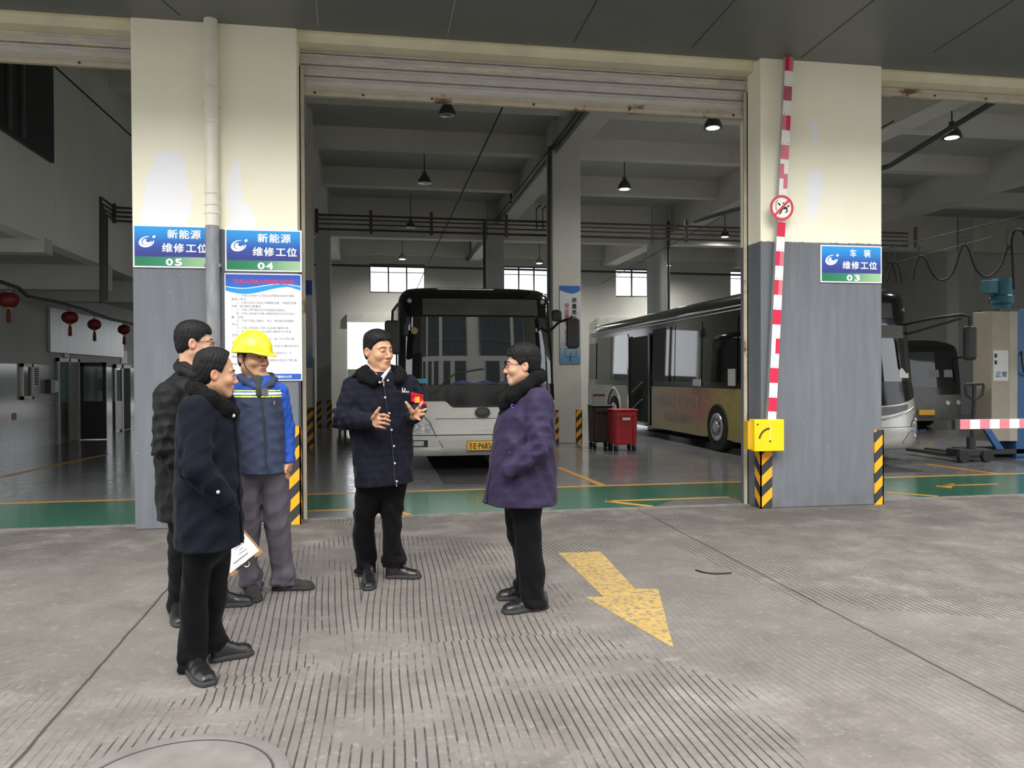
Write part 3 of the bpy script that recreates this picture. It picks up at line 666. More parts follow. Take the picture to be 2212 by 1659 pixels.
# ------------------------------------------------------------------ signs on the pillars
def grad(name, stops, axis='z', lo=0, hi=1, rough=0.35, axis2=None):
    t = NT(name); x, y, z = t.xyz(); s = {'x': x, 'z': z}[axis]
    f = t.smooth(s, lo, hi); c = t.ramp(f, stops)
    t.base(c); t.set(roughness=rough); return t.m
M_wtxt = mat('sign_white_lettering', (0.86, 0.87, 0.88), 0.5, 0, 0)
M_wplate = mat('sign_white_plate', (0.80, 0.81, 0.82), 0.4, 0, 0.02)
def swirl(parent, cx, cz, y, s, m, name='emblem'):
    """crescent swirl with a dot, raised a little on the sign face"""
    def arc(R, a0, a1, ox, oz, n=22): return [(ox+R*math.cos(math.radians(a0+(a1-a0)*i/(n-1))), oz+0.78*R*math.sin(math.radians(a0+(a1-a0)*i/(n-1)))) for i in range(n)]
    b = MB(); th = (0, 0.002, 0)
    def put(poly): b.poly([(cx+s*(p[0]+0.25*p[1]), y-0.0035, cz+s*p[1]) for p in poly], th)
    o = arc(1.0, 75, 370, 0, 0); i_ = arc(0.74, 370, 95, 0.08, 0.10)
    for k in range(21): put([o[k], o[k+1], i_[20-k], i_[21-k]])
    o = arc(0.62, 140, 350, 0.10, 0.05); i_ = arc(0.34, 350, 140, 0.24, 0.20)
    for k in range(21): put([o[k], o[k+1], i_[20-k], i_[21-k]])
    main = b.build(name, m, parent); b = MB()
    put([(0.80+0.2*math.cos(math.radians(a)), 0.72+0.2*math.sin(math.radians(a))) for a in range(0, 360, 24)])
    b.build('emblem_dot', m, parent); return main
def bay_sign(L, T, Rr, Bm, y, lines, num, lab):
    A = atY(L, T, y); B = atY(Rr, Bm, y); x0, x1, z0, z1 = A[0], B[0], B[2], A[2]; w, h = x1-x0, z1-z0
    t = thing('bay_sign', lab, 'sign', (0, 0, 0), 0, None)
    b = MB(); b.box((x0, y-0.006, z0), (x1, y+0.006, z1)); b.build('plate', M_wplate, t)
    e = 0.014; zm = z0+h*0.255
    b = MB(); b.box((x0+e, y-0.008, zm), (x1-e, y-0.006, z1-e)); b.build('blue_panel', grad('sign_blue_'+num, [(0.0, (0.03, 0.035, 0.22)), (0.45, (0.015, 0.10, 0.42)), (1.0, (0.01, 0.30, 0.72))], 'z', zm, z1), t)
    b = MB(); b.box((x0+e, y-0.008, z0+e), (x1-e, y-0.006, zm)); b.build('green_panel', grad('sign_green_'+num, [(0.0, (0.01, 0.17, 0.075)), (0.5, (0.03, 0.24, 0.14)), (1.0, (0.30, 0.50, 0.28))], 'x', x0, x1), t)
    yy = y-0.0085
    def row(chars, fx, fw, fz, bold):
        n = len(chars)
        for i, ch in enumerate(chars):
            cwid = w*fw/(n-1+0.86)
            if ch != ' ': text('lettering', ch, h*0.225, M_wtxt, (x0+w*fx+cwid*i, yy, z0+h*fz), (1, 0, 0), (0, 0, 1), t, bold, width=cwid*(0.86 if ord(ch) > 255 else 0.74))
    row(lines[0][0], lines[0][1], lines[0][2], 0.71, 0.022); row(lines[1][0], lines[1][1], lines[1][2], 0.385, 0.022); row(num[0]+num[1], 0.42, 0.21, 0.055, 0.035)
    swirl(t, x0+w*0.175, z0+h*0.60, y-0.006, w*0.098, M_wtxt)
ysg = YF-0.008
bay_sign(486, 494, 652, 588, ysg, [('新能源', 0.42, 0.43), ('维修工位', 0.355, 0.575)], '04', 'blue and green bay sign numbered 04 above the white notice')
bay_sign(287, 485, 455, 580, ysg, [('新能源', 0.44, 0.43), ('维修工位', 0.37, 0.59)], '05', 'blue and green bay sign numbered 05 half behind the downpipe')
bay_sign(1772, 529, 1904, 612, YF-0.058, [('车 辆', 0.47, 0.33), ('维修工位', 0.35, 0.56)], '03', 'blue and green bay sign numbered 03 on the barrier pillar')
# safety notice
A = atY(485, 590, ysg); B = atY(653, 822, ysg); x0, x1, z0, z1 = A[0], B[0], B[2], A[2]; w, h = x1-x0, z1-z0
nt = thing('safety_notice', 'tall white safety notice with blue header and dense print on the broad pillar', 'notice board')
b = MB(); b.box((x0, ysg-0.006, z0), (x1, ysg+0.006, z1)); b.build('plate', M_wplate, nt)
M_hd = grad('notice_header', [(0.0, (0.01, 0.16, 0.55)), (1.0, (0.03, 0.07, 0.40))], 'z', z1-h*0.16, z1)
n = 24
def wave(u, a): return z1-h*(a+0.022*math.sin(2*math.pi*(u*0.95+0.05))+0.02*(0.0))
b = MB(); e = 0.01
b.add([(x0+e+(w-2*e)*i/(n-1), ysg-0.0075, zz) for i in range(n) for zz in (z1-e, wave(i/(n-1), 0.112))], [(2*i, 2*i+1, 2*i+3, 2*i+2) for i in range(n-1)]); b.build('header', M_hd, nt)
b = MB(); b.add([(x0+e+(w-2*e)*i/(n-1), ysg-0.0075, zz) for i in range(n) for zz in (wave(i/(n-1), 0.12), wave(i/(n-1), 0.12)-h*(0.018+0.032*abs(math.sin(math.pi*(i/(n-1)*1.0)+0.5))))], [(2*i, 2*i+1, 2*i+3, 2*i+2) for i in range(n-1)]); b.build('wave_stripe', mat('notice_cyan', (0.01, 0.28, 0.70), 0.4, 0, 0), nt)
b = MB(); b.box((x0+e, ysg-0.0078, z0+e), (x1-e, ysg-0.006, z0+h*0.065)); b.build('footer', mat('notice_blue', (0.02, 0.10, 0.42), 0.4, 0, 0), nt)
text('lettering', '外来人员进入车间安全告知', h*0.046, mat('notice_red_lettering', (0.65, 0.03, 0.10), 0.5, 0, 0), (x0+w*0.115, ysg-0.008, z1-h*0.093), (1, 0, 0), (0, 0, 1), nt, 0.025, width=w*0.78)
text('lettering', '汽修分公司维修分公司', h*0.028, M_wtxt, (x0+w*0.50, ysg-0.0085, z0+h*0.026), (1, 0, 0), (0, 0, 1), nt, 0.01, width=w*0.36)
rows = ['　一、外来人员未经分公司及车间同意或未安排不得擅', '自进入车间。', '　二、外来人员进入车间必须佩戴安全帽，严格遵守各警', '示牌、告示牌的注意事项。', '　三、外来人员严禁在车间内吸烟或动用明火。', '　四、外来人员未经允许禁止触摸及使用车间内任何设', '备、设施。', '　五、外来人员禁止跨越大、地沟，请勿围观车辆维修', '作业。', '　六、外来人员未经允许禁止私自发动维修车辆。', '　七、外来人员进入车间作业需办理相关作业申请、', '证件。', '　八、外来人员作业前须办理登记，施工作业须凭证登', '记。', '　九、外来人员在作业前须由车间人员进行必要的安全知识', '培训。', '　十、作业人员必须在指定区域内进行相关作业，不', '得超出作业区域进行其它工作。', '　十一、外来人员违反规定，将按照车间安全生产责任事', '故追究其法律责任。']
M_print = mat('notice_grey_print', (0.20, 0.20, 0.22), 0.6, 0, 0)
for i, s_ in enumerate(rows):
    nn = len(s_.replace('　', '')); ind = 2 if s_[0] == '　' else 0
    if nn: text('printed_line', s_.strip('　'), h*0.026, M_print, (x0+w*(0.085+0.032*ind), ysg-0.007, z1-h*(0.215+0.0335*i)), (1, 0, 0), (0, 0, 1), nt, 0.0, width=w*0.0325*nn)
# ------------------------------------------------------------------ corner guards
def guard_mat(name, slope=1.0, worn=0.3):
    t = NT(name); x, y, z = t.xyz(); xy = t.math('ADD', t.math('ABSOLUTE', x), t.math('ABSOLUTE', y))
    f = t.math('FRACT', t.math('DIVIDE', t.math('ADD', z, t.math('MULTIPLY', xy, slope)), 0.235))
    st = t.math('MULTIPLY', t.smooth(f, 0.0, 0.015), t.smooth(f, 0.52, 0.50))
    c = t.mix(st, (0.028, 0.03, 0.032), (0.85, 0.36, 0.008)); n = t.noise(12, 5, rough=0.7)
    c = t.mix(t.math('MULTIPLY', t.smooth(n, 0.62, 0.7), worn), c, (0.13, 0.13, 0.13)); t.base(c); t.set(roughness=0.55); return t.m
M_gA = guard_mat('guard_stripes_up', 1.0); M_gB = guard_mat('guard_stripes_down', -0.9)
def guard(cx, cy, sx, sy, h, lab, m=None, wd=0.125):
    """L profile on a pillar corner; the flanges run from the corner along sx (x) and sy (y)"""
    b = MB(); th = 0.014; ox, oy = -sx*th, -sy*th
    b.box((ox, oy, 0), (sx*wd, 0, h)); b.box((ox, oy, 0), (0, sy*wd, h))
    o = b.build('corner_guard', m or M_gA); o.location = (cx, cy, 0.001); return tag(o, lab, 'corner guard')
guard(-0.76, YF, -1, 1, 1.0, 'striped corner guard on the broad pillar beside the man in the yellow helmet', M_gA)
guard(4.27, YF-0.05, 1, 1, 0.86, 'striped corner guard below the yellow barrier housing', M_gB)
guard(5.765, YF-0.05, -1, 1, 0.86, 'striped corner guard on the barrier pillar edge next to bay 03', M_gA, 0.10)
guard(XA1, 17.3, -1, 1, 0.86, 'striped corner guard on the inner column beside the pillar with the notices', M_gA)
guard(xa if False else atY(716, 924, 24.6)[0], 24.6, -1, 1, 0.8, 'striped corner guard on the shaded column behind the tool trolley', M_gA)
guard(atY(685, 924, 24.6)[0], 24.6, 1, 1, 0.8, 'striped corner guard on the far edge of the shaded column by the tool trolley', M_gB)
guard(3.92, 17.3, 1, 1, 0.74, 'striped corner guard on the banner column beside the middle bus', M_gB)
guard(4.57, 17.3, -1, 1, 0.74, 'striped corner guard on the banner column beside the red bin', M_gA)
# ------------------------------------------------------------------ buses
t = NT('silver_bus_paint'); n = t.noise(3, 5); t.base(t.ramp(n, [(0.3, (0.50, 0.49, 0.46)), (0.7, (0.60, 0.59, 0.56))])); t.set(roughness=0.33, metallic=0.35); t.b.inputs['Coat Weight'].default_value = 0.4; M_silver = t.m
M_busblk = mat('black_bus_gloss', (0.010, 0.010, 0.011), 0.12, 0, 0.05)
M_shield = mat('windscreen_glass', (0.012, 0.013, 0.014), 0.025, 0, 0, ior=2.0)
M_sideglass = mat('tinted_side_glass', (0.008, 0.009, 0.010), 0.03, 0, 0, ior=1.55)
M_dest = mat('destination_film', (0.10, 0.105, 0.10), 0.18, 0, 0.3, 2.5, 0.5, 4, bdist=0.02, ior=1.8)
M_rub = mat('black_rubber', (0.018, 0.018, 0.018), 0.7)
M_plast = mat('black_plastic', (0.022, 0.022, 0.023), 0.5)
M_groove = mat('panel_gap', (0.02, 0.02, 0.02), 0.7)
M_chrome = MATS['chrome']
M_lampglass = mat('headlamp_glass', (0.55, 0.56, 0.57), 0.08, 0.3, 0.5, 30)
M_tyre = mat('tyre_rubber', (0.016, 0.016, 0.016), 0.8, 0, 0.2, 20)
M_hub = mat('wheel_steel', (0.34, 0.34, 0.34), 0.35, 0.8)
M_under = mat('underbody', (0.008, 0.008, 0.008), 0.9)
class Bus:
    def __init__(s, cx, yf, hw, L, prof, ztop, D=0.5, n=3.0):
        s.cx, s.yf, s.hw, s.L, s.D, s.n, s.ztop = cx, yf, hw, L, D, n, ztop
        s.pz = [p[0] for p in prof]; s.py = [p[1] for p in prof]
    def w(s, z):
        t = max(0.0, (z-(s.ztop-0.28))/0.28); base = s.hw-0.03*max(0, (z-1.2)/1.6)
        return base-0.34*(1-math.sqrt(max(0, 1-min(1, t)**2)))
    def P(s, u, z, off=0.0):
        """front surface; u in -1..1 across"""
        w = s.w(z); a = min(1.0, abs(u)); c = s.D*(1-(1-a**s.n)**(1/s.n))
        return (s.cx+u*(w+off*abs(u)**4), s.yf+np.interp(z, s.pz, s.py)+c-off, z)
    def patch(s, name, u0, u1, z0, z1, m, parent, off=0.012, nu=28, nz=10, smooth=True):
        """u0,u1 may be functions of z; z0,z1 functions of u"""
        b = MB()
        f = lambda a, q: a(q) if callable(a) else a
        vs = []
        for j in range(nz):
            for i in range(nu):
                tu, tz = i/(nu-1), j/(nz-1)
                zm = f(z0, 0)+(f(z1, 0)-f(z0, 0))*tz
                u = f(u0, zm)+(f(u1, zm)-f(u0, zm))*tu
                z = f(z0, u)+(f(z1, u)-f(z0, u))*tz
                vs.append(s.P(u, z, off))
        fs = [(j*nu+i, j*nu+i+1, (j+1)*nu+i+1, (j+1)*nu+i) for j in range(nz-1) for i in range(nu-1)]
        b.add(vs, fs); o = b.build(name, m, parent, smooth=smooth)
        return o
    def line(s, name, pts, r, m, parent, off=0.014):
        b = MB(); b.tube([s.P(u, z, off) for u, z in pts], r, 5); return b.build(name, m, parent)
    def shell(s, parent, zs, mats, split, name='body_shell', z0=0.26):
        us = [math.sin(math.pi/2*(-1+2*i/32)) for i in range(33)]
        rings = []
        for z in zs:
            w = s.w(z); yr = s.yf+s.L-(0.25*max(0, (z-(s.ztop-0.28))/0.28)**2)
            ring = [s.P(u, z) for u in us]
            for k in range(1, 12): yy = ring[32][1]+(yr-0.15-ring[32][1])*k/11; ring.append((s.cx+w, yy, z))
            ring += [(s.cx+w-0.05, yr-0.04, z), (s.cx+w-0.15, yr, z), (s.cx-w+0.15, yr, z), (s.cx-w+0.05, yr-0.04, z)]
            for k in range(11, 0, -1): yy = ring[0][1]+(yr-0.15-ring[0][1])*k/11; ring.append((s.cx-w, yy, z))
            rings.append(ring)
        n = len(rings[0]); b = MB(); 
        vs = [p for r in rings for p in r]; b.add(vs, [])
        for j in range(len(zs)-1):
            zm = (zs[j]+zs[j+1])/2; mi = 0 if zm < split else 1
            for i in range(n): b.f.append([j*n+i, j*n+(i+1) % n, (j+1)*n+(i+1) % n, (j+1)*n+i]); b.m.append(mi)
        b.f.append(list(range(n))); b.m.append(0); b.f.append([(len(zs)-1)*n+i for i in range(n)]); b.m.append(2 if len(mats) > 2 else 1)
        return b.build(name, mats, parent, smooth=True, auto=35)
    def wheel(s, y, side, parent, r=0.48):
        x = s.cx+side*(s.w(0.5)); 
        b = MB(); pts = [(x+side*0.006, y+0.60*math.cos(a), 0.50+0.60*math.sin(a)) for a in [math.pi*k/20 for k in range(21)]]; pts = [(x+side*0.006, y+0.60, 0.24)]+pts+[(x+side*0.006, y-0.60, 0.24)]
        b.poly(pts, (side*0.003, 0, 0)); b.build('wheel_arch', M_under, parent)
        w = MB(); w.lathe([(0.26, -0.22), (r-0.04, -0.22), (r, -0.18), (r, 0.0), (r-0.04, 0.04), (0.28, 0.03), (0.27, 0.0)], (x-side*0.0, y, r+0.001), (side, 0, 0), 32)
        wo = w.build('wheel', M_tyre, parent, smooth=True, auto=40)
        h = MB(); h.lathe([(0.28, 0.02), (0.27, 0.045), (0.22, 0.05), (0.17, 0.02), (0.12, 0.03), (0.10, 0.07), (0.0, 0.075)], (x, y, r+0.001), (side, 0, 0), 28); h.build('hub', M_hub, wo, smooth=True, auto=45)
        for k in range(8):
            a = 2*math.pi*k/8; q = MB(); q.lathe([(0.014, 0.02), (0.014, 0.06), (0, 0.065)], (x, y+0.145*math.cos(a), r+0.145*math.sin(a)), (side, 0, 0), 6); q.build('nut', M_hub, wo)
    def lamp(s, u, z, ru, parent, name, m=None, flat=False):
        c = np.array(s.P(u, z, 0.012)); e = 0.002; q = np.array(s.P(u+e, z, 0.012)); v = np.array(s.P(u, z+e, 0.012)); nrm = np.cross(v-c, q-c); nrm /= np.linalg.norm(nrm)
        if nrm[1] > 0: nrm = -nrm
        b = MB(); b.lathe([(ru, -0.01), (ru, 0.008), (0, 0.009)] if flat else [(ru, -0.01), (ru, 0.012), (ru*0.85, 0.016), (ru*0.8, 0.006), (ru*0.35, -0.004), (0, 0.002)], c, nrm, 20); return b.build(name, m or M_chrome, parent, smooth=True, auto=40)
def mirror(parent, pts, head, size, r=0.022):
    b = MB(); b.tube(pts, r, 8); arm = b.build('mirror_arm', M_plast, parent, smooth=True, auto=50)
    b = MB(); c = np.array(head); sx, sy, sz = size
    b.box(c-np.array([sx, sy, sz]), c+np.array([sx, sy, sz])); b.build('mirror', M_plast, parent, bevel=min(sx, sz)*0.55, seg=4)
# --- the middle bus
b1 = thing('bus', 'silver front city bus with black mask facing the yard in the middle bay', 'bus')
B = Bus(1.62, 12.30, 1.265, 11.5, [(0.26, 0.10), (0.34, 0.03), (0.55, 0.0), (1.1, 0.03), (1.38, 0.06), (1.8, 0.09), (2.44, 0.17), (2.75, 0.24), (2.87, 0.33), (2.93, 0.50), (2.975, 0.9)], 2.98, 0.42, 3.2)
B.shell(b1, [0.26, 0.34, 0.5, 0.8, 1.12, 1.25, 1.38, 1.6, 1.9, 2.2, 2.44, 2.6, 2.72, 2.80, 2.87, 2.92, 2.955, 2.975], [M_silver, M_busblk, M_busblk], 1.12)
B.patch('windscreen', -0.90, 0.93, 1.38, 2.44, M_shield, b1, 0.014, 36, 16)
B.patch('destination_panel', -0.70, 0.78, 2.47, 2.73, M_dest, b1, 0.016)
B.patch('scuttle', -0.97, 0.97, lambda u: 1.12-0.10*float(np.interp(u, [-0.42, -0.34, 0.72, 0.78], [0, 1, 1, 0])), 1.37, M_busblk, b1, 0.016, 60, 6)
B.patch('front_panel', -0.985, 0.985, 0.60, lambda u: 1.115-0.10*float(np.interp(u, [-0.42, -0.34, 0.72, 0.78], [0, 1, 1, 0])), M_silver, b1, 0.014, 60, 8)
B.patch('bumper', -0.985, 0.985, 0.27, 0.585, M_silver, b1, 0.022, 40, 8)
B.line('panel_gap', [(u, 0.845) for u in np.linspace(-0.55, 0.9, 16)], 0.005, M_groove, b1, 0.016)
B.line('panel_gap', [(u, 0.59) for u in np.linspace(-0.97, 0.97, 24)], 0.006, M_groove, b1, 0.018)
for sgn in (-1, 1):
    B.line('panel_gap', [(sgn*0.80, 0.92), (sgn*0.70, 0.90), (sgn*0.62, 0.80), (sgn*0.56, 0.62), (sgn*0.47, 0.42), (sgn*0.42, 0.30)], 0.006, M_groove, b1, 0.024)
    hl = B.patch('headlamp', lambda z, s=sgn: s*0.90 if s < 0 else 0.60, lambda z, s=sgn: -0.60 if s < 0 else 0.90, 0.63, 0.77, M_lampglass, b1, 0.022, 12, 5)
    B.lamp(sgn*0.68, 0.70, 0.055, hl, 'reflector'); B.lamp(sgn*0.80, 0.70, 0.05, hl, 'reflector')
    fg = B.patch('fog_lamp_recess', lambda z, s=sgn: s*(0.86 if s < 0 else 0.64), lambda z, s=sgn: -0.64 if s < 0 else 0.86, 0.41, 0.52, M_plast, b1, 0.026, 10, 4)
    fp = B.patch('fog_lamp', lambda z, s=sgn: s*(0.84 if s < 0 else 0.69), lambda z, s=sgn: -0.69 if s < 0 else 0.84, 0.43, 0.505, M_lampglass, fg, 0.030, 8, 4)
    B.lamp(sgn*0.86, 2.70, 0.035, b1, 'marker_lamp', M_lampglass)
B.line('roof_trim', [(u, 2.90) for u in np.linspace(-0.55, 0.25, 12)], 0.010, M_chrome, b1, 0.01)
# vent strip, emblem, plate
B.patch('vent_panel', -0.08, 0.35, 0.66, 0.74, M_silver, b1, 0.020, 10, 3)
ec = np.array(B.P(0.03, 0.935, 0.016)); em = MB(); em.lathe([(0.125, 0), (0.125, 0.012), (0.0, 0.014)], ec, (0, -1, 0), 32); eo = em.build('emblem', M_plast, b1)
for q in eo.data.vertices: q.co.z = ec[2]+(q.co.z-ec[2])*0.78
def ering(r0, r1, a0, a1, dz, m):
    q = MB(); n = 28; vs = []
    for k in range(n):
        a = math.radians(a0+(a1-a0)*k/(n-1))
        for r in (r0, r1): vs += [(ec[0]+r*math.cos(a), ec[1]-0.019, ec[2]+dz+0.78*r*math.sin(a)), (ec[0]+r*math.cos(a), ec[1]-0.012, ec[2]+dz+0.78*r*math.sin(a))]
    fs = []
    for k in range(n-1): i = 4*k; fs += [(i, i+2, i+6, i+4), (i+1, i+5, i+7, i+3), (i, i+4, i+5, i+1), (i+2, i+3, i+7, i+6)]
    q.add(vs, fs); q.build('ring', m, eo)
M_dkchrome = mat('dark_chrome', (0.16, 0.16, 0.16), 0.3, 0.9)
ering(0.108, 0.125, 0, 360, 0, M_dkchrome); ering(0.078, 0.092, 15, 165, -0.015, M_dkchrome); ering(0.050, 0.064, 10, 170, -0.02, M_dkchrome); ering(0.024, 0.038, 0, 180, -0.024, M_dkchrome)
pl0, pl1 = -0.205, 0.20
A = np.array(B.P(0.0, 0.42, 0.03)); pw, ph = 0.44, 0.155
pln = MB(); pln.box((B.cx-0.21, A[1]-0.012, 0.345), (B.cx-0.21+pw, A[1], 0.345+ph)); plate = pln.build('number_plate', mat('plate_yellow', (0.78, 0.44, 0.03), 0.4, 0, 0.05), b1, bevel=0.004)
for (x0, x1, z0, z1) in ((0, pw, 0, 0.008), (0, pw, ph-0.008, ph), (0, 0.008, 0, ph), (pw-0.008, pw, 0, ph)):
    q = MB(); q.box((B.cx-0.21+x0, A[1]-0.0135, 0.345+z0), (B.cx-0.21+x1, A[1]-0.012, 0.345+z1)); q.build('plate_border', M_ink, plate)
text('lettering', '苏', 0.115, M_ink, (B.cx-0.185, A[1]-0.0135, 0.372), (1, 0, 0), (0, 0, 1), plate, 0.01, width=0.06)
text('lettering', 'E·P683', 0.125, M_ink, (B.cx-0.112, A[1]-0.0135, 0.374), (1, 0, 0), (0, 0, 1), plate, 0.02, width=0.262)
# wipers, stickers, dash
for pts in ([(-0.62, 1.22), (-0.50, 1.30), (-0.44, 1.42), (-0.30, 1.55), (0.05, 1.62)], [(0.20, 1.22), (0.32, 1.30), (0.40, 1.40), (0.65, 1.45), (0.85, 1.46)]):
    B.line('wiper', pts, 0.014, M_plast, b1, 0.035)
M_cy = mat('cyan_sticker', (0.05, 0.30, 0.42), 0.4, 0, 0); B.patch('sticker', -0.83, -0.64, 1.40, 1.47, M_cy, b1, 0.018, 6, 3)
B.lamp(-0.80, 2.22, 0.055, b1, 'sticker', mat('yellow_sticker', (0.55, 0.42, 0.12), 0.5, 0, 0), True)
B.patch('dash_cloth', -0.35, 0.5, 1.385, lambda u: 1.42+0.02*math.sin(u*22), mat('blue_dash_cloth', (0.04, 0.06, 0.16), 0.7, 0, 0.6, 14), b1, 0.017, 30, 3)
# sides
def side_band(bus, side, y0, y1, z0, z1, m, name, parent, off=0.012):
    b = MB(); xa = bus.cx+side*(bus.w(z0)+off); xb = bus.cx+side*(bus.w(z1)+off)
    b.add([(xa, y0, z0), (xa, y1, z0), (xb, y1, z1), (xb, y0, z1)], [(0, 1, 2, 3)]); o = b.build(name, m, parent)
    sd = o.modifiers.new('thickness', 'SOLIDIFY'); sd.thickness = 0.01; sd.offset = 0; return o
for side in (-1, 1):
    for k in range(6): side_band(B, side, 13.4+1.65*k, 13.4+1.65*k+1.58, 1.30, 2.45, M_sideglass, 'side_window', b1)
    B.wheel(14.9, side, b1); B.wheel(20.6, side, b1)
# mirrors: arm and head on the right of the front, a folded pair by the left pillar
mirror(b1, [B.P(0.93, 2.20, 0.0), (2.90, 12.35, 2.36), (3.02, 12.1, 2.40), (3.03, 12.02, 2.42)], (3.04, 12.0, 2.165), (0.105, 0.05, 0.235))
q = MB(); q.box((2.76, 12.2, 2.36), (2.92, 12.3, 2.55)); q.build('mirror', M_plast, b1, bevel=0.05, seg=3)
mirror(b1, [B.P(-0.93, 2.55, 0.0), (0.36, 12.4, 2.62), (0.28, 12.25, 2.5), (0.27, 12.22, 2.3)], (0.27, 12.22, 2.10), (0.115, 0.05, 0.26))
q = MB(); q.box((0.42, 12.3, 2.12), (0.52, 12.4, 2.34)); q.build('mirror', M_plast, b1, bevel=0.04, seg=3)
# --- the bus in bay 03: silver mask in front, advertising wrap along its side
b2 = thing('bus', 'silver fronted bus with a yellow advert along its side behind the barrier pillar', 'bus')
B2 = Bus(7.97, 11.95, 1.29, 12.6, [(0.24, 0.12), (0.32, 0.04), (0.55, 0.0), (1.0, 0.05), (1.35, 0.12), (1.7, 0.16), (2.35, 0.24), (2.8, 0.30), (2.95, 0.38), (3.03, 0.55), (3.08, 0.9)], 3.09, 0.62, 2.4)
B2.shell(b2, [0.24, 0.32, 0.5, 0.8, 1.05, 1.24, 1.5, 1.9, 2.3, 2.6, 2.74, 2.81, 2.86, 2.92, 2.99, 3.04, 3.075, 3.09], [mat('bus_dark_silver', (0.25, 0.25, 0.24), 0.4, 0.3), M_busblk, mat('bus_roof', (0.30, 0.30, 0.29), 0.35, 0.3)], 1.24)
B2.patch('windscreen', -0.93, 0.93, 1.38, 2.36, M_shield, b2, 0.014, 36, 14)
B2.patch('destination_panel', -0.6, 0.6, 2.46, 2.72, mat('dark_panel', (0.03, 0.03, 0.03), 0.3), b2, 0.016)
B2.patch('scuttle', -0.98, 0.98, lambda u: 0.98-0.0*u+0.18*abs(u)**3, 1.37, M_busblk, b2, 0.016, 50, 6)
B2.patch('front_panel', -0.99, 0.99, 0.62, lambda u: 0.97+0.18*abs(u)**3, M_silver, b2, 0.014, 50, 8)
B2.patch('bumper', -0.99, 0.99, 0.25, 0.61, M_silver, b2, 0.020, 40, 8)
B2.line('chrome_trim', [(u, 0.74+0.30*abs(u)**2.5) for u in np.linspace(-0.85, 0.85, 30)], 0.016, M_chrome, b2, 0.02)
B2.patch('grille_shade', -0.72, 0.72, lambda u: 0.80+0.26*abs(u)**2.5, lambda u: 0.955+0.12*abs(u)**3, mat('grey_grille', (0.12, 0.12, 0.12), 0.4), b2, 0.018, 40, 4)
for sgn in (-1, 1):
    B2.line('panel_gap', [(sgn*0.93, 0.84), (sgn*0.86, 0.80), (sgn*0.78, 0.68), (sgn*0.70, 0.5), (sgn*0.60, 0.34)], 0.006, M_groove, b2, 0.022)
    hl = B2.patch('headlamp', lambda z, s=sgn: s*0.955 if s < 0 else 0.81, lambda z, s=sgn: -0.81 if s < 0 else 0.955, 0.62, lambda u: 0.70+0.12*max(0, (abs(u)-0.8)/0.15), M_lampglass, b2, 0.024, 10, 5)
    B2.lamp(sgn*0.84, 0.675, 0.05, hl, 'reflector'); B2.lamp(sgn*0.90, 0.735, 0.055, hl, 'reflector'); B2.lamp(sgn*0.87, 0.46, 0.045, b2, 'fog_lamp')
    B2.lamp(sgn*0.86, 2.62, 0.03, b2, 'marker_lamp', M_lampglass)
B2.patch('paper_on_dash', 0.62, 0.82, lambda u: 1.44, lambda u: 1.56+0.05*math.sin(u*30), M_paper, b2, 0.018, 8, 4)
B2.patch('sun_blind', -0.5, 0.78, 2.12, 2.34, mat('grey_blind', (0.16, 0.16, 0.15), 0.8), b2, 0.016, 20, 4)
text('lettering', '8-1122T', 0.06, mat('blue_lettering', (0.03, 0.12, 0.40), 0.5, 0, 0), np.array(B2.P(0.74, 0.52, 0.03)), (0.97, 0.25, 0), (0, 0, 1), b2, 0.0, width=0.36)
mirror(b2, [B2.P(0.96, 2.38, 0.0), (9.45, 12.2, 2.46), (9.75, 11.9, 2.50), (9.86, 11.85, 2.46), (9.86, 11.85, 2.3)], (9.86, 11.85, 2.02), (0.115, 0.06, 0.29), 0.025)
q = MB(); q.bar(B2.P(0.96, 2.20, 0.0), (9.75, 11.9, 2.44), 0.04, 0.04); q.build('mirror_arm', M_plast, b2)
# side dressed with windows, open doorway, advert
t = NT('advert_wrap'); x, y, z = t.xyz(); ny = t.noise(1.2, 3); yy = t.math('ADD', y, t.math('MULTIPLY', t.math('SUBTRACT', ny, 0.5), 1.0))
c = t.ramp(t.smooth(yy, 12.0, 19.5), [(0.0, (0.40, 0.40, 0.05)), (0.30, (0.42, 0.28, 0.05)), (0.45, (0.40, 0.10, 0.06)), (0.62, (0.36, 0.17, 0.07)), (0.85, (0.30, 0.20, 0.10)), (1.0, (0.22, 0.20, 0.15))])
c = t.mix(t.math('MULTIPLY', t.smooth(z, 0.75, 0.35), 0.8), c, (0.30, 0.25, 0.05)); c = t.mix(t.math('MULTIPLY', t.smooth(t.noise(4, 5), 0.5, 0.8), 0.5), c, (0.12, 0.10, 0.07)); t.base(c); t.set(roughness=0.4); M_ad = t.m
t = NT('rear_wrap'); n = t.noise(1.5, 4); t.base(t.ramp(n, [(0.3, (0.22, 0.22, 0.20)), (0.7, (0.34, 0.28, 0.18))])); t.set(roughness=0.4); M_ad2 = t.m
side_band(B2, -1, 12.75, 18.55, 0.26, 1.24, M_ad, 'advert_panel', b2, 0.010)
side_band(B2, -1, 20.35, 24.4, 0.26, 1.24, M_ad2, 'rear_panel', b2, 0.010)
xs = B2.cx-B2.w(0.8)-0.017
M_adtx = mat('advert_lettering', (0.42, 0.34, 0.30), 0.5, 0, 0)
text('lettering', '战疫情 守护健', 0.25, M_adtx, (xs, 18.25, 0.86), (0, -1, 0), (0, 0, 1), b2, 0.012, width=2.55)
text('lettering', '众志成城防控', 0.25, M_adtx, (xs, 17.75, 0.48), (0, -1, 0), (0, 0, 1), b2, 0.012, width=1.75)
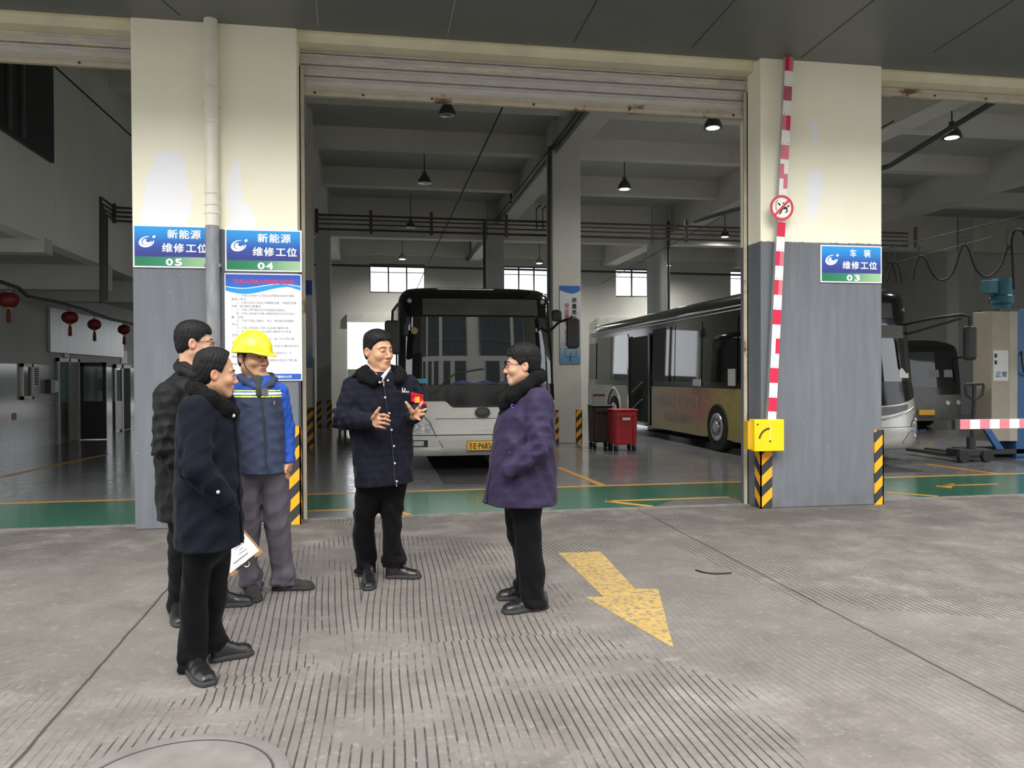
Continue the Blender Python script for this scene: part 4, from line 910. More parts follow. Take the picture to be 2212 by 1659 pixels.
for (y0, y1) in ((20.45, 21.9), (21.95, 23.3), (17.05, 18.5), (15.55, 17.0), (13.9, 15.5), (12.7, 13.85)):
    side_band(B2, -1, y0, y1, 1.36, 2.62, M_sideglass, 'side_window', b2, 0.012)
for (y0, y1) in ((13.2, 15.0), (15.1, 17.0), (17.1, 19.0), (19.1, 21.0), (21.1, 23.0)):
    side_band(B2, 1, y0, y1, 1.36, 2.62, M_sideglass, 'side_window', b2, 0.012)
side_band(B2, -1, 23.5, 24.3, 1.4, 2.5, M_busblk, 'engine_cover', b2, 0.012)
side_band(B2, -1, 18.68, 20.28, 0.30, 2.50, M_under, 'doorway', b2, 0.008)
xd = B2.cx-B2.w(1.2)-0.02
for z0 in (1.05, 0.62):
    q = MB(); q.tube([(xd-0.01, 20.0, z0), (xd-0.01, 19.2, z0+0.28)], 0.018, 6); q.build('handrail', M_hub, b2)
for yy in (18.66, 20.30):
    q = MB(); q.box((xd-0.02, yy-0.06, 0.28), (xd+0.02, yy+0.06, 2.54)); q.build('door_leaf', M_busblk, b2)
q = MB(); q.box((xd-0.12, 18.7, 0.27), (xd+0.02, 20.25, 0.33)); q.build('step', M_hub, b2)
q = MB(); q.box((xd-0.01, 15.55, 1.28), (xd+0.005, 15.95, 1.42)); q.build('paper_label', M_paper, b2)
q = MB(); q.box((xd-0.012, 13.95, 1.30), (xd+0.005, 14.25, 1.62)); q.build('paper_label', M_paper, b2)
for zz, rr in ((2.80, 0.014), (2.73, 0.012)):
    q = MB(); q.tube([(B2.cx-B2.w(zz)-0.012, 13.0, zz), (B2.cx-B2.w(zz)-0.012, 24.3, zz)], rr, 6); q.build('roof_gutter', mat('pale_gutter', (0.42, 0.42, 0.41), 0.4, 0.3), b2)
B2.wheel(14.75, -1, b2); B2.wheel(21.6, -1, b2); B2.wheel(14.75, 1, b2); B2.wheel(21.6, 1, b2)
q = MB(); q.tube([(xd-0.012, 21.6+0.66*math.cos(a), 0.5+0.66*math.sin(a)) for a in np.linspace(0.0, math.pi, 20)], 0.03, 6); q.build('arch_lip', M_silver, b2)
# --- dark bus further back in bay 02
b3 = thing('bus', 'dark bus standing in shadow behind the pallet jack', 'bus')
B3 = Bus(14.45, 18.9, 1.25, 9.0, [(0.26, 0.06), (0.5, 0.0), (1.0, 0.02), (1.4, 0.06), (2.1, 0.14), (2.3, 0.2), (2.40, 0.5)], 2.42, 0.4, 3)
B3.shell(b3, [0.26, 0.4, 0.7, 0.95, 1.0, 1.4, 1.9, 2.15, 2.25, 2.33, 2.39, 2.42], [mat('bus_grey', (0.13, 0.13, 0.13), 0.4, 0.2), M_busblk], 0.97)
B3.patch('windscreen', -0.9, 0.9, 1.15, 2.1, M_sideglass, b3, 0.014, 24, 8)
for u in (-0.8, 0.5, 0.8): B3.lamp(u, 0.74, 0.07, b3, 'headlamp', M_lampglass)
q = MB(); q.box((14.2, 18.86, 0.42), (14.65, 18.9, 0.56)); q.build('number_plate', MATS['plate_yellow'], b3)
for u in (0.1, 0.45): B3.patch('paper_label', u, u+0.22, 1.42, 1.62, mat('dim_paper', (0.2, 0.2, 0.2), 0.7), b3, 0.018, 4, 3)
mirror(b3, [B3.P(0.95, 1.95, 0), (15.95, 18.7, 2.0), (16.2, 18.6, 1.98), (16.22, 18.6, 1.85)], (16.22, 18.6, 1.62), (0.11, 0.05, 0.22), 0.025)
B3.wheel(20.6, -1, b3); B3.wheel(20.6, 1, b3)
# ------------------------------------------------------------------ things in the hall
# banner on the column
A = atY(1209, 617, 17.28); Bq = atY(1254, 786, 17.28); x0, x1, z1, z0 = A[0], Bq[0], A[2], Bq[2]; w, h = x1-x0, z1-z0; yb = 17.285
bn = thing('column_banner', 'tall white slogan banner with blue crest on the inner column', 'banner')
q = MB(); q.box((x0, yb-0.004, z0), (x1, yb+0.006, z1)); q.build('sheet', grad('banner_sheet', [(0.0, (0.10, 0.28, 0.45)), (0.16, (0.42, 0.48, 0.55)), (0.3, (0.55, 0.57, 0.60)), (1.0, (0.58, 0.60, 0.63))], 'z', z0, z1, 0.5), bn)
n = 14; q = MB(); q.add([(x0+w*i/(n-1), yb-0.006, zz) for i in range(n) for zz in (z1, z1-h*(0.06+0.04*math.sin(math.pi*(i/(n-1))**1.3)))], [(2*i, 2*i+1, 2*i+3, 2*i+2) for i in range(n-1)]); q.build('crest', mat('banner_blue', (0.02, 0.13, 0.45), 0.5, 0, 0), bn)
for k, ch in enumerate('质量是企业的生命'): text('lettering', ch, w*0.25, M_ink, (x0+w*0.58, yb-0.007, z1-h*(0.21+0.077*k)), (1, 0, 0), (0, 0, 1), bn, 0.02)
for k, ch in enumerate('安全是职工的生命'): text('lettering', ch, w*0.25, mat('banner_red', (0.45, 0.04, 0.10), 0.5, 0, 0), (x0+w*0.22, yb-0.007, z1-h*(0.28+0.070*k)), (1, 0, 0), (0, 0, 1), bn, 0.02)
for (a, b_, c, d) in ((0.25, 0.80, 0.80, 0.806), (0.25, 0.80, 0.91, 0.916), (0.25, 0.265, 0.80, 0.91), (0.785, 0.80, 0.80, 0.91)):
    q = MB(); q.box((x0+w*a, yb-0.007, z1-h*d), (x0+w*b_, yb-0.004, z1-h*c)); q.build('printed_frame', M_ink, bn)
q = MB(); q.poly([(x0+w*(0.46+0.02*a), yb-0.0075, z1-h*(0.97-0.028*c)) for a, c in ((0, 0), (1, 0), (2.2, 1.3), (3.2, 0), (4.2, 0), (3, 2), (3.2, 2.6), (6, 3.8), (5.6, 4.1), (2.6, 3.1), (0.2, 2.4), (0, 2.0), (1.6, 2.1))], (0, 0.002, 0)); q.build('printed_figure', M_ink, bn)
# second banner on the near side of the left inner column, seen edge on
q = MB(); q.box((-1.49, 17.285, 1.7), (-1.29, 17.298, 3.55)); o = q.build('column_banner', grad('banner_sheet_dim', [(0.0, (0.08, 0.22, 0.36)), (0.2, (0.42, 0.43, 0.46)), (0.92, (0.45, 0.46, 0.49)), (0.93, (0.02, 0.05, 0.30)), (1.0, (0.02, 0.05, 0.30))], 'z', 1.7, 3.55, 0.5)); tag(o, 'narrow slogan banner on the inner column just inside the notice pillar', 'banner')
# red wheelie bin and the dark one beside it
def wheelie(loc, w, d, h, mbody, lab, rz=0.0):
    t = thing('wheelie_bin', lab, 'bin', loc, rz)
    q = MB(); q.add([(-w*0.46, -d*0.46, 0.13), (w*0.46, -d*0.46, 0.13), (w*0.46, d*0.46, 0.13), (-w*0.46, d*0.46, 0.13), (-w*0.5, -d*0.5, h), (w*0.5, -d*0.5, h), (w*0.5, d*0.5, h), (-w*0.5, d*0.5, h)], [(0,3,2,1),(4,5,6,7),(0,1,5,4),(1,2,6,5),(2,3,7,6),(3,0,4,7)])
    q.build('tub', mbody, t, bevel=0.02)
    q = MB(); q.box((-w*0.52, -d*0.54, h), (w*0.52, d*0.52, h+0.035)); q.build('lid', mbody, t, bevel=0.012)
    for s in (-1, 1):
        q = MB(); q.box((s*w*0.36-0.022, -d*0.50-0.012, 0.16), (s*w*0.36+0.022, -d*0.47, h-0.02)); q.build('rib', mbody, t, bevel=0.006)
    q = MB(); q.box((-w*0.40, -d*0.51-0.012, h-0.1), (w*0.40, -d*0.48, h-0.04)); q.build('front_rim', mbody, t, bevel=0.006)
    for sx in (-1, 1):
        for sy in (-1, 1):
            q = MB(); q.lathe([(0.02, -0.025), (0.06, -0.025), (0.06, 0.025), (0.02, 0.025)], (sx*w*0.38, sy*d*0.35, 0.061), (1, 0, 0), 16); wv = q.build('caster', M_rub, t, smooth=True, auto=40)
            q = MB(); q.box((sx*w*0.38-0.012, sy*d*0.35-0.02, 0.06), (sx*w*0.38+0.012, sy*d*0.35+0.02, 0.14)); q.build('fork', M_hub, wv)
    return t
M_red = mat('red_bin_plastic', (0.42, 0.018, 0.022), 0.45, 0, 0.1)
rb = wheelie((4.90, 15.35, 0), 0.50, 0.45, 0.80, M_red, 'red wheelie bin with a white label in front of the yellow bus')
q = MB(); q.box((-0.07, -0.245, 0.62), (0.09, -0.236, 0.67)); q.build('paper_label', M_paper, rb)
wheelie((4.62, 15.98, 0), 0.42, 0.42, 0.86, mat('dark_maroon_plastic', (0.035, 0.02, 0.025), 0.5), 'dark bin half hidden behind the red wheelie bin')
rk = thing('grey_panel_stand', 'small grey stand with a red topped notice behind the bins', 'stand', (4.72, 16.5, 0))
q = MB(); q.box((-0.10, 0, 0.75), (0.16, 0.03, 1.14)); q.build('panel', mat('pale_grey_panel', (0.30, 0.31, 0.31), 0.6), rk)
q = MB(); q.box((-0.10, -0.006, 1.07), (0.16, 0.0, 1.11)); q.build('red_strip', M_lred, rk)
for x in (-0.09, 0.13): q = MB(); q.box((x, 0, 0), (x+0.025, 0.025, 0.76)); q.build('leg', M_steel, rk)
# tool trolley behind the man in the armband
c = atG(738, 938); tt = thing('tool_trolley', 'dark maroon tool trolley on casters behind the man with the armband', 'trolley', (c[0]+0.32, c[1]+0.3, 0))
M_tt = mat('maroon_metal', (0.045, 0.022, 0.026), 0.4, 0.2)
q = MB(); q.box((-0.45, -0.25, 0.14), (0.45, 0.25, 0.86)); q.build('cabinet', M_tt, tt, bevel=0.015)
for k in range(4): q = MB(); q.box((-0.41, -0.262, 0.18+0.165*k), (0.41, -0.25, 0.33+0.165*k)); dw = q.build('drawer', M_tt, tt, bevel=0.006); q = MB(); q.box((-0.2, -0.28, 0.29+0.165*k), (0.2, -0.262, 0.305+0.165*k)); q.build('handle', M_steel, dw)
for sx in (-0.38, -0.24, 0.38):
    for sy in (-0.18, 0.18):
        q = MB(); q.lathe([(0.01, -0.02), (0.06, -0.02), (0.06, 0.02), (0.01, 0.02)], (sx, sy, 0.061), (1, 0, 0), 14); q.build('caster', M_rub, tt, smooth=True, auto=40)
        q = MB(); q.box((sx-0.025, sy-0.025, 0.09), (sx+0.025, sy+0.025, 0.15)); q.build('caster_plate', M_steel, tt)
# bus lift column with motor, pallet jack
M_blue = mat('lift_blue', (0.02, 0.115, 0.30), 0.45, 0, 0.15); M_teal = mat('motor_blue', (0.035, 0.16, 0.22), 0.5, 0, 0.15); M_beige = mat('lift_beige', (0.40, 0.35, 0.28), 0.6, 0, 0.06)
lf = thing('lift_column', 'beige and blue bus lift column with a blue motor on top', 'lift', (11.1, 12.5, 0))
q = MB(); q.box((-0.30, -0.05, 0.30), (0.22, 0.40, 2.62)); q.build('cover', M_beige, lf, bevel=0.01)
q = MB(); q.box((0.06, -0.052, 0.30), (0.22, -0.048, 2.62)); q.build('cover_edge', mat('lift_cream', (0.50, 0.45, 0.38), 0.6), lf)
q = MB(); q.box((0.22, -0.02, 0.0), (0.75, 0.5, 2.66)); q.build('mast', M_blue, lf, bevel=0.015)
q = MB(); q.box((-0.62, -0.02, 0.06), (0.75, 0.55, 0.16)); q.build('base', M_plast, lf, bevel=0.01)
q = MB(); q.add([(-0.52, -0.06, 0.62), (-0.40, -0.06, 0.62), (-0.05, -0.06, 0.16), (-0.20, -0.06, 0.16), (-0.52, 0.0, 0.62), (-0.40, 0.0, 0.62), (-0.05, 0.0, 0.16), (-0.20, 0.0, 0.16)], [(0,1,2,3),(7,6,5,4),(0,4,5,1),(1,5,6,2),(2,6,7,3),(3,7,4,0)]); q.build('brace', M_blue, lf)
q = MB(); q.box((-0.18, -0.08, 2.62), (0.24, 0.42, 2.66)); q.build('top_plate', M_steel, lf)
q = MB(); q.lathe([(0.15, 2.66), (0.15, 2.74), (0.19, 2.78), (0.19, 2.90), (0.165, 2.92), (0.165, 3.18), (0.15, 3.22), (0, 3.22)], (0.08, 0.15, 0), n=24); mo = q.build('motor', M_teal, lf, smooth=True, auto=35)
q = MB(); q.box((-0.30, 0.05, 2.95), (-0.08, 0.22, 3.18)); q.build('terminal_box', M_teal, mo, bevel=0.01)
q = MB(); q.tube([(-0.2, 0.1, 2.95), (-0.22, 0.05, 2.85), (-0.3, 0.02, 2.76)], 0.012, 5); q.build('cable', M_plast, mo)
q = MB(); q.tube([(0.33, -0.02, 1.9), (0.25, -0.12, 1.72), (0.28, -0.12, 1.55), (0.42, -0.04, 1.45)], 0.014, 6); q.build('hose', M_plast, lf)
q = MB(); q.box((-0.27, -0.056, 1.38), (0.03, -0.05, 1.92)); sh = q.build('paper_sheet', M_paper, lf)
text('lettering', '正常', 0.11, mat('dark_blue_ink', (0.02, 0.06, 0.18), 0.6, 0, 0), (-0.235, -0.058, 1.45), (1, 0, 0), (0, 0, 1), sh, 0.01, width=0.23)
for zz in (1.86, 1.74): q = MB(); q.box((-0.25, -0.058, zz-0.07), (-0.20, -0.056, zz)); q.build('printed_mark', M_ink, sh)
pj = thing('pallet_jack', 'dark pallet jack with loop handle parked against the lift column', 'pallet jack', (10.02, 11.95, 0))
q = MB(); q.tube([(0.05, 0.1, 0.35), (0.05, 0.05, 1.08)], 0.035, 8); q.build('shaft', M_plast, pj)
q = MB(); q.tube([(0.05, 0.05, 1.06), (-0.10, 0.045, 1.14), (-0.13, 0.04, 1.30), (-0.10, 0.035, 1.33), (0.20, 0.035, 1.33), (0.23, 0.04, 1.30), (0.20, 0.045, 1.14)], 0.022, 8, closed=True); q.build('handle', M_plast, pj, smooth=True, auto=60)
q = MB(); q.bar((0.05, 0.05, 1.05), (0.05, 0.04, 1.33), 0.05, 0.03); q.build('lever', M_plast, pj)
q = MB(); q.lathe([(0.07, 0.2), (0.07, 0.42), (0.04, 0.45), (0, 0.45)], (0.05, 0.12, 0), n=16); q.build('pump', M_plast, pj, smooth=True, auto=40)
q = MB(); q.box((-0.25, 0.0, 0.10), (0.35, 0.35, 0.22)); q.build('chassis', M_plast, pj, bevel=0.015)
for sx in (-0.2, 0.25):
    q = MB(); q.lathe([(0.02, -0.04), (0.10, -0.04), (0.10, 0.04), (0.02, 0.04)], (sx, 0.0, 0.101), (0, 1, 0), 18); q.build('wheel', M_rub, pj, smooth=True, auto=40)
for sx in (-0.22, 0.16): q = MB(); q.box((sx, 0.34, 0.07), (sx+0.16, 1.45, 0.12)); q.build('fork', M_steel, pj)
# festooned air hose on its wire in bay 03
YH = 12.2
tw = MB(); wA, wB = atY(1880, 545, YH), atY(2260, 455, YH); tw.tube([wA, wB], 0.008, 5); tag(tw.build('guy_wire', M_ink), 'thin wire carrying the looped hose above bay 03', 'wire')
wA2 = atY(1905, 575, YH); tw = MB(); tw.tube([wA2, atY(2300, 470, YH)], 0.006, 5); tag(tw.build('guy_wire', M_ink), 'lower thin wire crossing behind the hose loops in bay 03', 'wire')
hp = [(1973, 606), (1976, 580), (1982, 560), (1990, 553), (2000, 560), (2010, 583), (2022, 600), (2035, 605), (2050, 600), (2062, 583), (2072, 550), (2078, 533), (2084, 529), (2092, 537), (2102, 568), (2115, 590), (2131, 598), (2148, 590), (2163, 572), (2172, 548), (2178, 530)]
hs = MB(); hs.tube(curve_pts([atY(x, y, YH+0.02) for i, (x, y) in enumerate(hp)], 4), 0.017, 8); ho = tag(hs.build('air_hose', M_rub, smooth=True, auto=60), 'long black air hose hanging in two deep loops in bay 03', 'hose')
for k, (x, y) in enumerate(((1985, 545), (2086, 519))):
    c = atY(x, y, YH); q = MB(); q.tube([c+np.array([0, 0, 0.09]), c-np.array([0, 0, 0.06])], 0.010, 5); q.lathe([(0.03, -0.012), (0.03, 0.012)], c+np.array([0, 0, 0.07]), (0, 1, 0), 12); q.build('roller_clip', M_steel, ho)
for k, (x, lab) in enumerate(((1921, 'short black hose loop over the bus roof next to the bay 03 sign'), (1932, 'short black hose loop over the bus roof further from the bay 03 sign'))):
    hs = MB(); hs.tube(curve_pts([atY(x-16, 612, YH), atY(x-12, 590, YH), atY(x-5, 571, YH), atY(x+1, 567, YH), atY(x+8, 573, YH), atY(x+13, 592, YH), atY(x+16, 612, YH)]), 0.015, 7); o = tag(hs.build('air_hose', M_rub, smooth=True, auto=60), lab, 'hose', 'hose loops over the bus in bay 03')
    c = atY(x, 560, YH); q = MB(); q.tube([c+np.array([0, 0, 0.10]), c-np.array([0, 0, 0.05])], 0.012, 5); q.build('roller_clip', M_steel, o)
hs = MB(); hs.tube(curve_pts([atY(*p, YH) for p in ((2190, 625), (2187, 560), (2186, 520), (2192, 500), (2202, 497), (2212, 505), (2222, 540), (2226, 640), (2236, 760), (2250, 800))]), 0.022, 8); tag(hs.build('air_hose', M_rub, smooth=True, auto=60), 'thick black hose draped over a bracket above the lift column', 'hose')
q = MB(); c = atY(2180, 515, YH); q.bar(c+np.array([0, 0.02, -0.12]), c+np.array([0, 0.02, 0.14]), 0.06, 0.04); q.bar(c+np.array([0, 0.02, 0.12]), c+np.array([0.6, 0.02, 0.22]), 0.05, 0.04); tag(q.build('hose_bracket', M_steel), 'dark bracket the thick hose hangs over in bay 03', 'bracket')
# ------------------------------------------------------------------ barrier raised against the pillar
yb = YF-0.05
br = thing('barrier_gate', 'yellow barrier housing with its red and white boom raised up the pillar', 'barrier')
A = atY(1630, 907, yb-0.16); Bq = atY(1694, 974, yb-0.16); bx0, bx1, bz0, bz1 = A[0], Bq[0], Bq[2], A[2]
M_yel = mat('barrier_yellow', (0.86, 0.56, 0.004), 0.4, 0, 0.05); M_pink = mat('faded_red_reflector', (0.62, 0.17, 0.21), 0.4, 0, 0.12, 8); M_redr = mat('red_reflector', (0.58, 0.015, 0.06), 0.35, 0, 0.05); M_wr = mat('white_reflector', (0.78, 0.77, 0.74), 0.4, 0, 0.04, 8)
q = MB(); q.box((bx0, yb-0.16, bz0), (bx1, yb-0.02, bz1)); hs_ = q.build('housing', M_yel, br, bevel=0.006)
q = MB(); q.box((bx0-0.05, yb-0.10, bz0+0.02), (bx0+0.01, yb+0.005, bz1-0.02)); q.build('mount', mat('old_yellow', (0.55, 0.33, 0.02), 0.6), hs_)
bw = bx1-bx0; cxs, czs = bx0+bw*0.52, bz0+(bz1-bz0)*0.32
n = 16; R = bw*0.36; q = MB(); pts = []
for k in range(n): a = math.radians(88+80*k/(n-1)); pts.append((cxs+1.02*R*math.cos(a), czs+1.1*R*math.sin(a)))
for k in range(n-1):
    a0, a1 = pts[k], pts[k+1]; q.bar((a0[0], yb-0.161, a0[1]), (a1[0], yb-0.161, a1[1]), 0.022, 0.004, (0, 1, 0))
q.build('slot', mat('slot_brown', (0.10, 0.045, 0.008), 0.6), hs_)
q = MB(); q.box((cxs-0.006, yb-0.165, czs), (cxs+0.006, yb-0.158, czs+R*1.55)); q.build('pointer', mat('pale_yellow', (0.85, 0.66, 0.18), 0.5), hs_)
q = MB(); q.lathe([(0.011, 0), (0.011, 0.006), (0, 0.008)], (cxs, yb-0.16, czs), (0, -1, 0), 12); q.build('bolt', M_steel, hs_)
q = MB(); q.lathe([(0.010, 0), (0.010, 0.006), (0, 0.008)], (bx0+bw*0.1, yb-0.16, bz1-0.05), (0, -1, 0), 12); q.build('bolt', M_steel, hs_)
P0 = atY(1664, 925, yb-0.10); P1 = atY(1703, 123, yb-0.10); d = (P1-P0); Lb = np.linalg.norm(d); d /= Lb; sx = np.cross(d, np.array([0, -1.0, 0])); sx /= np.linalg.norm(sx); 
if sx[0] < 0: sx = -sx
bwid = 0.098; q = MB(); q.bar(P0, P1-d*0.01, bwid, 0.05, (0, 1, 0)); boom = q.build('boom', mat('boom_grey_alloy', (0.45, 0.46, 0.46), 0.4, 0.4), br)
nm = np.array([0, -1.0, 0])
def seg(t0, t1, s0, s1, m):
    a = P0+d*Lb*t0; b_ = P0+d*Lb*t1; q = MB(); c = (a+b_)/2+sx*bwid*(s0+s1)/2+nm*0.0265; q.obox(c, (sx*bwid*(s1-s0)/2*0.985, nm*0.0015, d*Lb*(t1-t0)/2*0.99)); q.build('reflector', m, boom)
# pixel rows of the coloured fields down the boom (top, bottom, left half, right half)
rows = [(123,153,'r','p'),(153,186,'w','w'),(186,217,'m','m'),(217,249,'w','w'),(249,281,'p','r'),(281,313,'w','w'),(313,344,'p','p'),(344,354,'w','w'),(354,375,'p','w'),(375,386,'p','p'),(386,407,'w','p'),(407,418,'w','w'),(418,480,'w','w'),(480,511,'r','r'),(511,543,'w','w'),(543,574,'r','p'),(574,605,'w','w'),(605,637,'r','p'),(637,669,'w','w'),(669,701,'r','r'),(701,731,'w','w'),(731,764,'w','r'),(764,795,'w','w'),(795,827,'r','r'),(827,859,'w','w'),(859,889,'r','r'),(889,912,'w','w')]
mm = {'r': M_redr, 'p': M_pink, 'w': M_wr, 'm': mat('dull_red_reflector', (0.40, 0.09, 0.14), 0.4, 0, 0.1)}
def tt_(py):
    r = ray(1664+(925-py)/(925-123)*39, py); z = CH+r[2]*((yb-0.127)/r[1]); return float(np.clip((z-P0[2])/(P1[2]-P0[2]), 0, 1))
for (a, b_, l, r_) in rows:
    if l == r_: seg(tt_(b_), tt_(a), -0.5, 0.5, mm[l])
    else: seg(tt_(b_), tt_(a), -0.5, 0.0, mm[l]); seg(tt_(b_), tt_(a), 0.0, 0.5, mm[r_])
for py in (186, 249, 313, 543, 605, 669, 795, 859):
    for s in (-0.24, 0.24):
        a = P0+d*Lb*(tt_(py-4))+sx*bwid*s+nm*0.0275; q = MB(); q.lathe([(0.005, 0), (0.004, 0.004), (0, 0.005)], a, nm, 8); q.build('rivet', M_steel, boom)
# round prohibition sign screwed to the boom
sc = atY(1688, 449, yb-0.14); R = 0.140
sg = MB(); sg.lathe([(R, 0), (R, 0.008), (0, 0.009)], sc, (0, -1, 0), 48); sgo = sg.build('prohibition_sign', M_wr, br)
M_sred = mat('sign_red', (0.60, 0.05, 0.06), 0.4, 0, 0.05); 
def disc_ring(r0, r1, m, name):
    q = MB(); n = 48; vs = []
    for k in range(n): a = 2*math.pi*k/n; vs += [(sc[0]+r*math.cos(a), sc[1]-yo, sc[2]+r*math.sin(a)) for r, yo in ((r0, 0.011), (r1, 0.011), (r1, 0.008), (r0, 0.008))]
    fs = []
    for k in range(n):
        i, j = 4*k, 4*((k+1) % n); fs += [(i, i+1, j+1, j), (i+1, i+2, j+2, j+1), (i+3, i, j, j+3)]
    q.add(vs, fs); q.build(name, m, sgo)
disc_ring(R*0.80, R*1.0, M_sred, 'ring')
q = MB(); q.bar((sc[0]-R*0.58, sc[1]-0.0125, sc[2]-R*0.58), (sc[0]+R*0.60, sc[1]-0.0125, sc[2]+R*0.60), 0.024, 0.003, (0, 1, 0)); q.build('slash', M_sred, sgo)
def glyph(pts, name='pictogram'):
    q = MB(); q.poly([(sc[0]+R*a, sc[1]-0.0105, sc[2]+R*c) for a, c in pts], (0, 0.0015, 0)); q.build(name, M_ink, sgo)
def stroke(a, b_, w):
    a = np.array(a); b_ = np.array(b_); t = (b_-a)/np.linalg.norm(b_-a); nn = np.array([-t[1], t[0]])*w; glyph([a-nn, b_-nn, b_+nn, a+nn])
for a, b_, w in (((-0.5, 0.45), (-0.5, -0.15), 0.02), ((-0.5, 0.45), (-0.36, 0.5), 0.02), ((-0.36, 0.5), (-0.36, 0.62), 0.02), ((-0.5, -0.15), (-0.38, -0.2), 0.02), ((-0.33, 0.36), (-0.12, 0.18), 0.06), ((0.12, -0.02), (0.42, -0.02), 0.10), ((0.40, 0.06), (0.46, -0.30), 0.05), ((0.46, -0.30), (0.30, -0.36), 0.045), ((-0.05, -0.3), (-0.22, -0.52), 0.055), ((0.10, 0.40), (0.20, 0.30), 0.05), ((0.1, -0.05), (-0.1, -0.32), 0.05)): stroke(a, b_, w)
glyph([(0.56+0.085*math.cos(a), 0.14+0.085*math.sin(a)) for a in np.linspace(0, 2*math.pi, 14, endpoint=False)])
# second barrier arm lowered across bay 03
YA = YF-0.10; A = atY(2063, 917, YA); ax0, az = A[0], A[2]
ba = thing('boom_barrier', 'horizontal pink and white barrier arm lowered across bay 03', 'barrier')
q = MB(); q.box((ax0, YA-0.025, az-0.056), (10.90, YA+0.025, az+0.056)); q.build('boom', MATS['boom_grey_alloy'], ba)
q = MB(); q.box((ax0-0.02, YA-0.03, az-0.06), (ax0+0.04, YA+0.03, az+0.06)); q.build('end_cap', M_plast, ba)
k = 0; x = ax0+0.045
while x < 10.6:
    q = MB(); q.box((x, YA-0.0275, az-0.053), (min(x+0.13, 10.7), YA-0.025, az+0.053)); q.build('reflector', M_pink if k % 2 == 0 else M_wr, ba); x += 0.131; k += 1
q = MB(); q.box((10.75, YA-0.05, az-0.2), (11.1, YA+0.02, az+0.2)); q.build('housing', M_yel, ba)
# ------------------------------------------------------------------ manhole in the yard
mc = atG(405, 1659); mcx, mcy = -0.80, 3.02
pL, pR, pT = atG(195, 1659), atG(600, 1659), atG(455, 1587); 
mcx, ry = (atG(262, 1620)[0]+atG(585, 1620)[0])/2, 0
mh = thing('manhole', 'round concrete manhole cover with raised collar at the yard edge', 'manhole', (-0.735, 3.07, 0))
t = NT('manhole_concrete'); n = t.noise(5, 5); c = t.ramp(n, [(0.3, (0.15, 0.138, 0.124)), (0.7, (0.235, 0.217, 0.198))]); t.base(c); t.set(roughness=0.9); t.bump(t.noise(40, 4), 0.4, 0.006); M_mh = t.m
q = MB(); q.lathe([(0.41, 0.0), (0.41, 0.012), (0.40, 0.016), (0.36, 0.016), (0.352, 0.006)], n=48); q.build('collar', M_mh, mh, smooth=True, auto=40)
q = MB(); q.lathe([(0.35, 0.004), (0.345, 0.012), (0, 0.013)], n=48); q.build('cover', M_mh, mh, smooth=True, auto=40)
q = MB(); q.lathe([(0.352, 0.005), (0.352, 0.0135), (0.345, 0.0135), (0.345, 0.005)], n=48); q.build('cover_rim', M_steel, mh)
# opposite block across the yard: what the windscreens mirror
ob = thing('opposite_block', 'pale block across the yard mirrored in the bus windscreen', 'building', (0, 0, 0)); ob['kind'] = 'structure'
M_clad = NT('pale_cladding'); x, y, z = M_clad.xyz(); fz = M_clad.math('FRACT', M_clad.math('DIVIDE', z, 0.45)); M_clad.base(M_clad.mix(M_clad.smooth(fz, 0.05, 0.03), (0.70, 0.67, 0.60), (0.35, 0.34, 0.31))); M_clad.set(roughness=0.8); M_clad = M_clad.m
q = MB(); q.box((-20, -16.4, 0), (24, -15.2, 13.6)); q.build('wall', M_clad, ob)
q = MB(); q.box((-20.4, -15.2, 13.2), (24.4, -14.7, 13.7)); q.build('cornice', MATS['white_frame'], ob)
M_cw = mat('curtain_glass', (0.03, 0.045, 0.05), 0.1, 0, 0.3, 1.0)
for k in range(7):
    x = -17+k*5.6; q = MB(); q.box((x, -15.2, 8.6), (x+4.6, -15.12, 12.4)); wp = q.build('window', M_cw, ob)
    for i in range(5): q = MB(); q.box((x+0.0+1.12*i, -15.12, 8.6), (x+0.08+1.12*i, -15.06, 12.4)); q.build('mullion', M_frame, wp)
    q = MB(); q.box((x, -15.12, 10.4), (x+4.6, -15.06, 10.5)); q.build('mullion', M_frame, wp)
    for dx in (0.3, 2.8): q = MB(); q.box((x+dx, -15.2, 3.4), (x+dx+1.6, -15.12, 6.6)); q.build('window', M_cw, ob)
q = MB(); q.tube(curve_pts([(*atG(1503, 1233)[:2], 0.006), (*atG(1520, 1238)[:2], 0.007), (*atG(1548, 1241)[:2], 0.007), (*atG(1580, 1239)[:2], 0.006)]), 0.006, 6); tag(q.build('rubber_strap', M_rub), 'thin curved black strap lying on the concrete beyond the arrow', 'strap')
# ------------------------------------------------------------------ figures: implicit surfaces turned into one continuous mesh each
def smin(a, b, k):
    h = np.clip(0.5+0.5*(b-a)/k, 0, 1); return b+(a-b)*h-k*h*(1-h)
def smax(a, b, k): return -smin(-a, -b, k)
def cap(x, y, z, a, b, ra, rb):
    a = np.asarray(a, float); b = np.asarray(b, float); ba = b-a; L2 = float(ba@ba)+1e-12
    t = np.clip(((x-a[0])*ba[0]+(y-a[1])*ba[1]+(z-a[2])*ba[2])/L2, 0, 1)
    return np.sqrt((x-a[0]-t*ba[0])**2+(y-a[1]-t*ba[1])**2+(z-a[2]-t*ba[2])**2)-(ra+(rb-ra)*t)
def ell(x, y, z, c, r):
    k0 = np.sqrt(((x-c[0])/r[0])**2+((y-c[1])/r[1])**2+((z-c[2])/r[2])**2)
    k1 = np.sqrt(((x-c[0])/r[0]**2)**2+((y-c[1])/r[1]**2)**2+((z-c[2])/r[2]**2)**2)+1e-6
    return k0*(k0-1)/k1
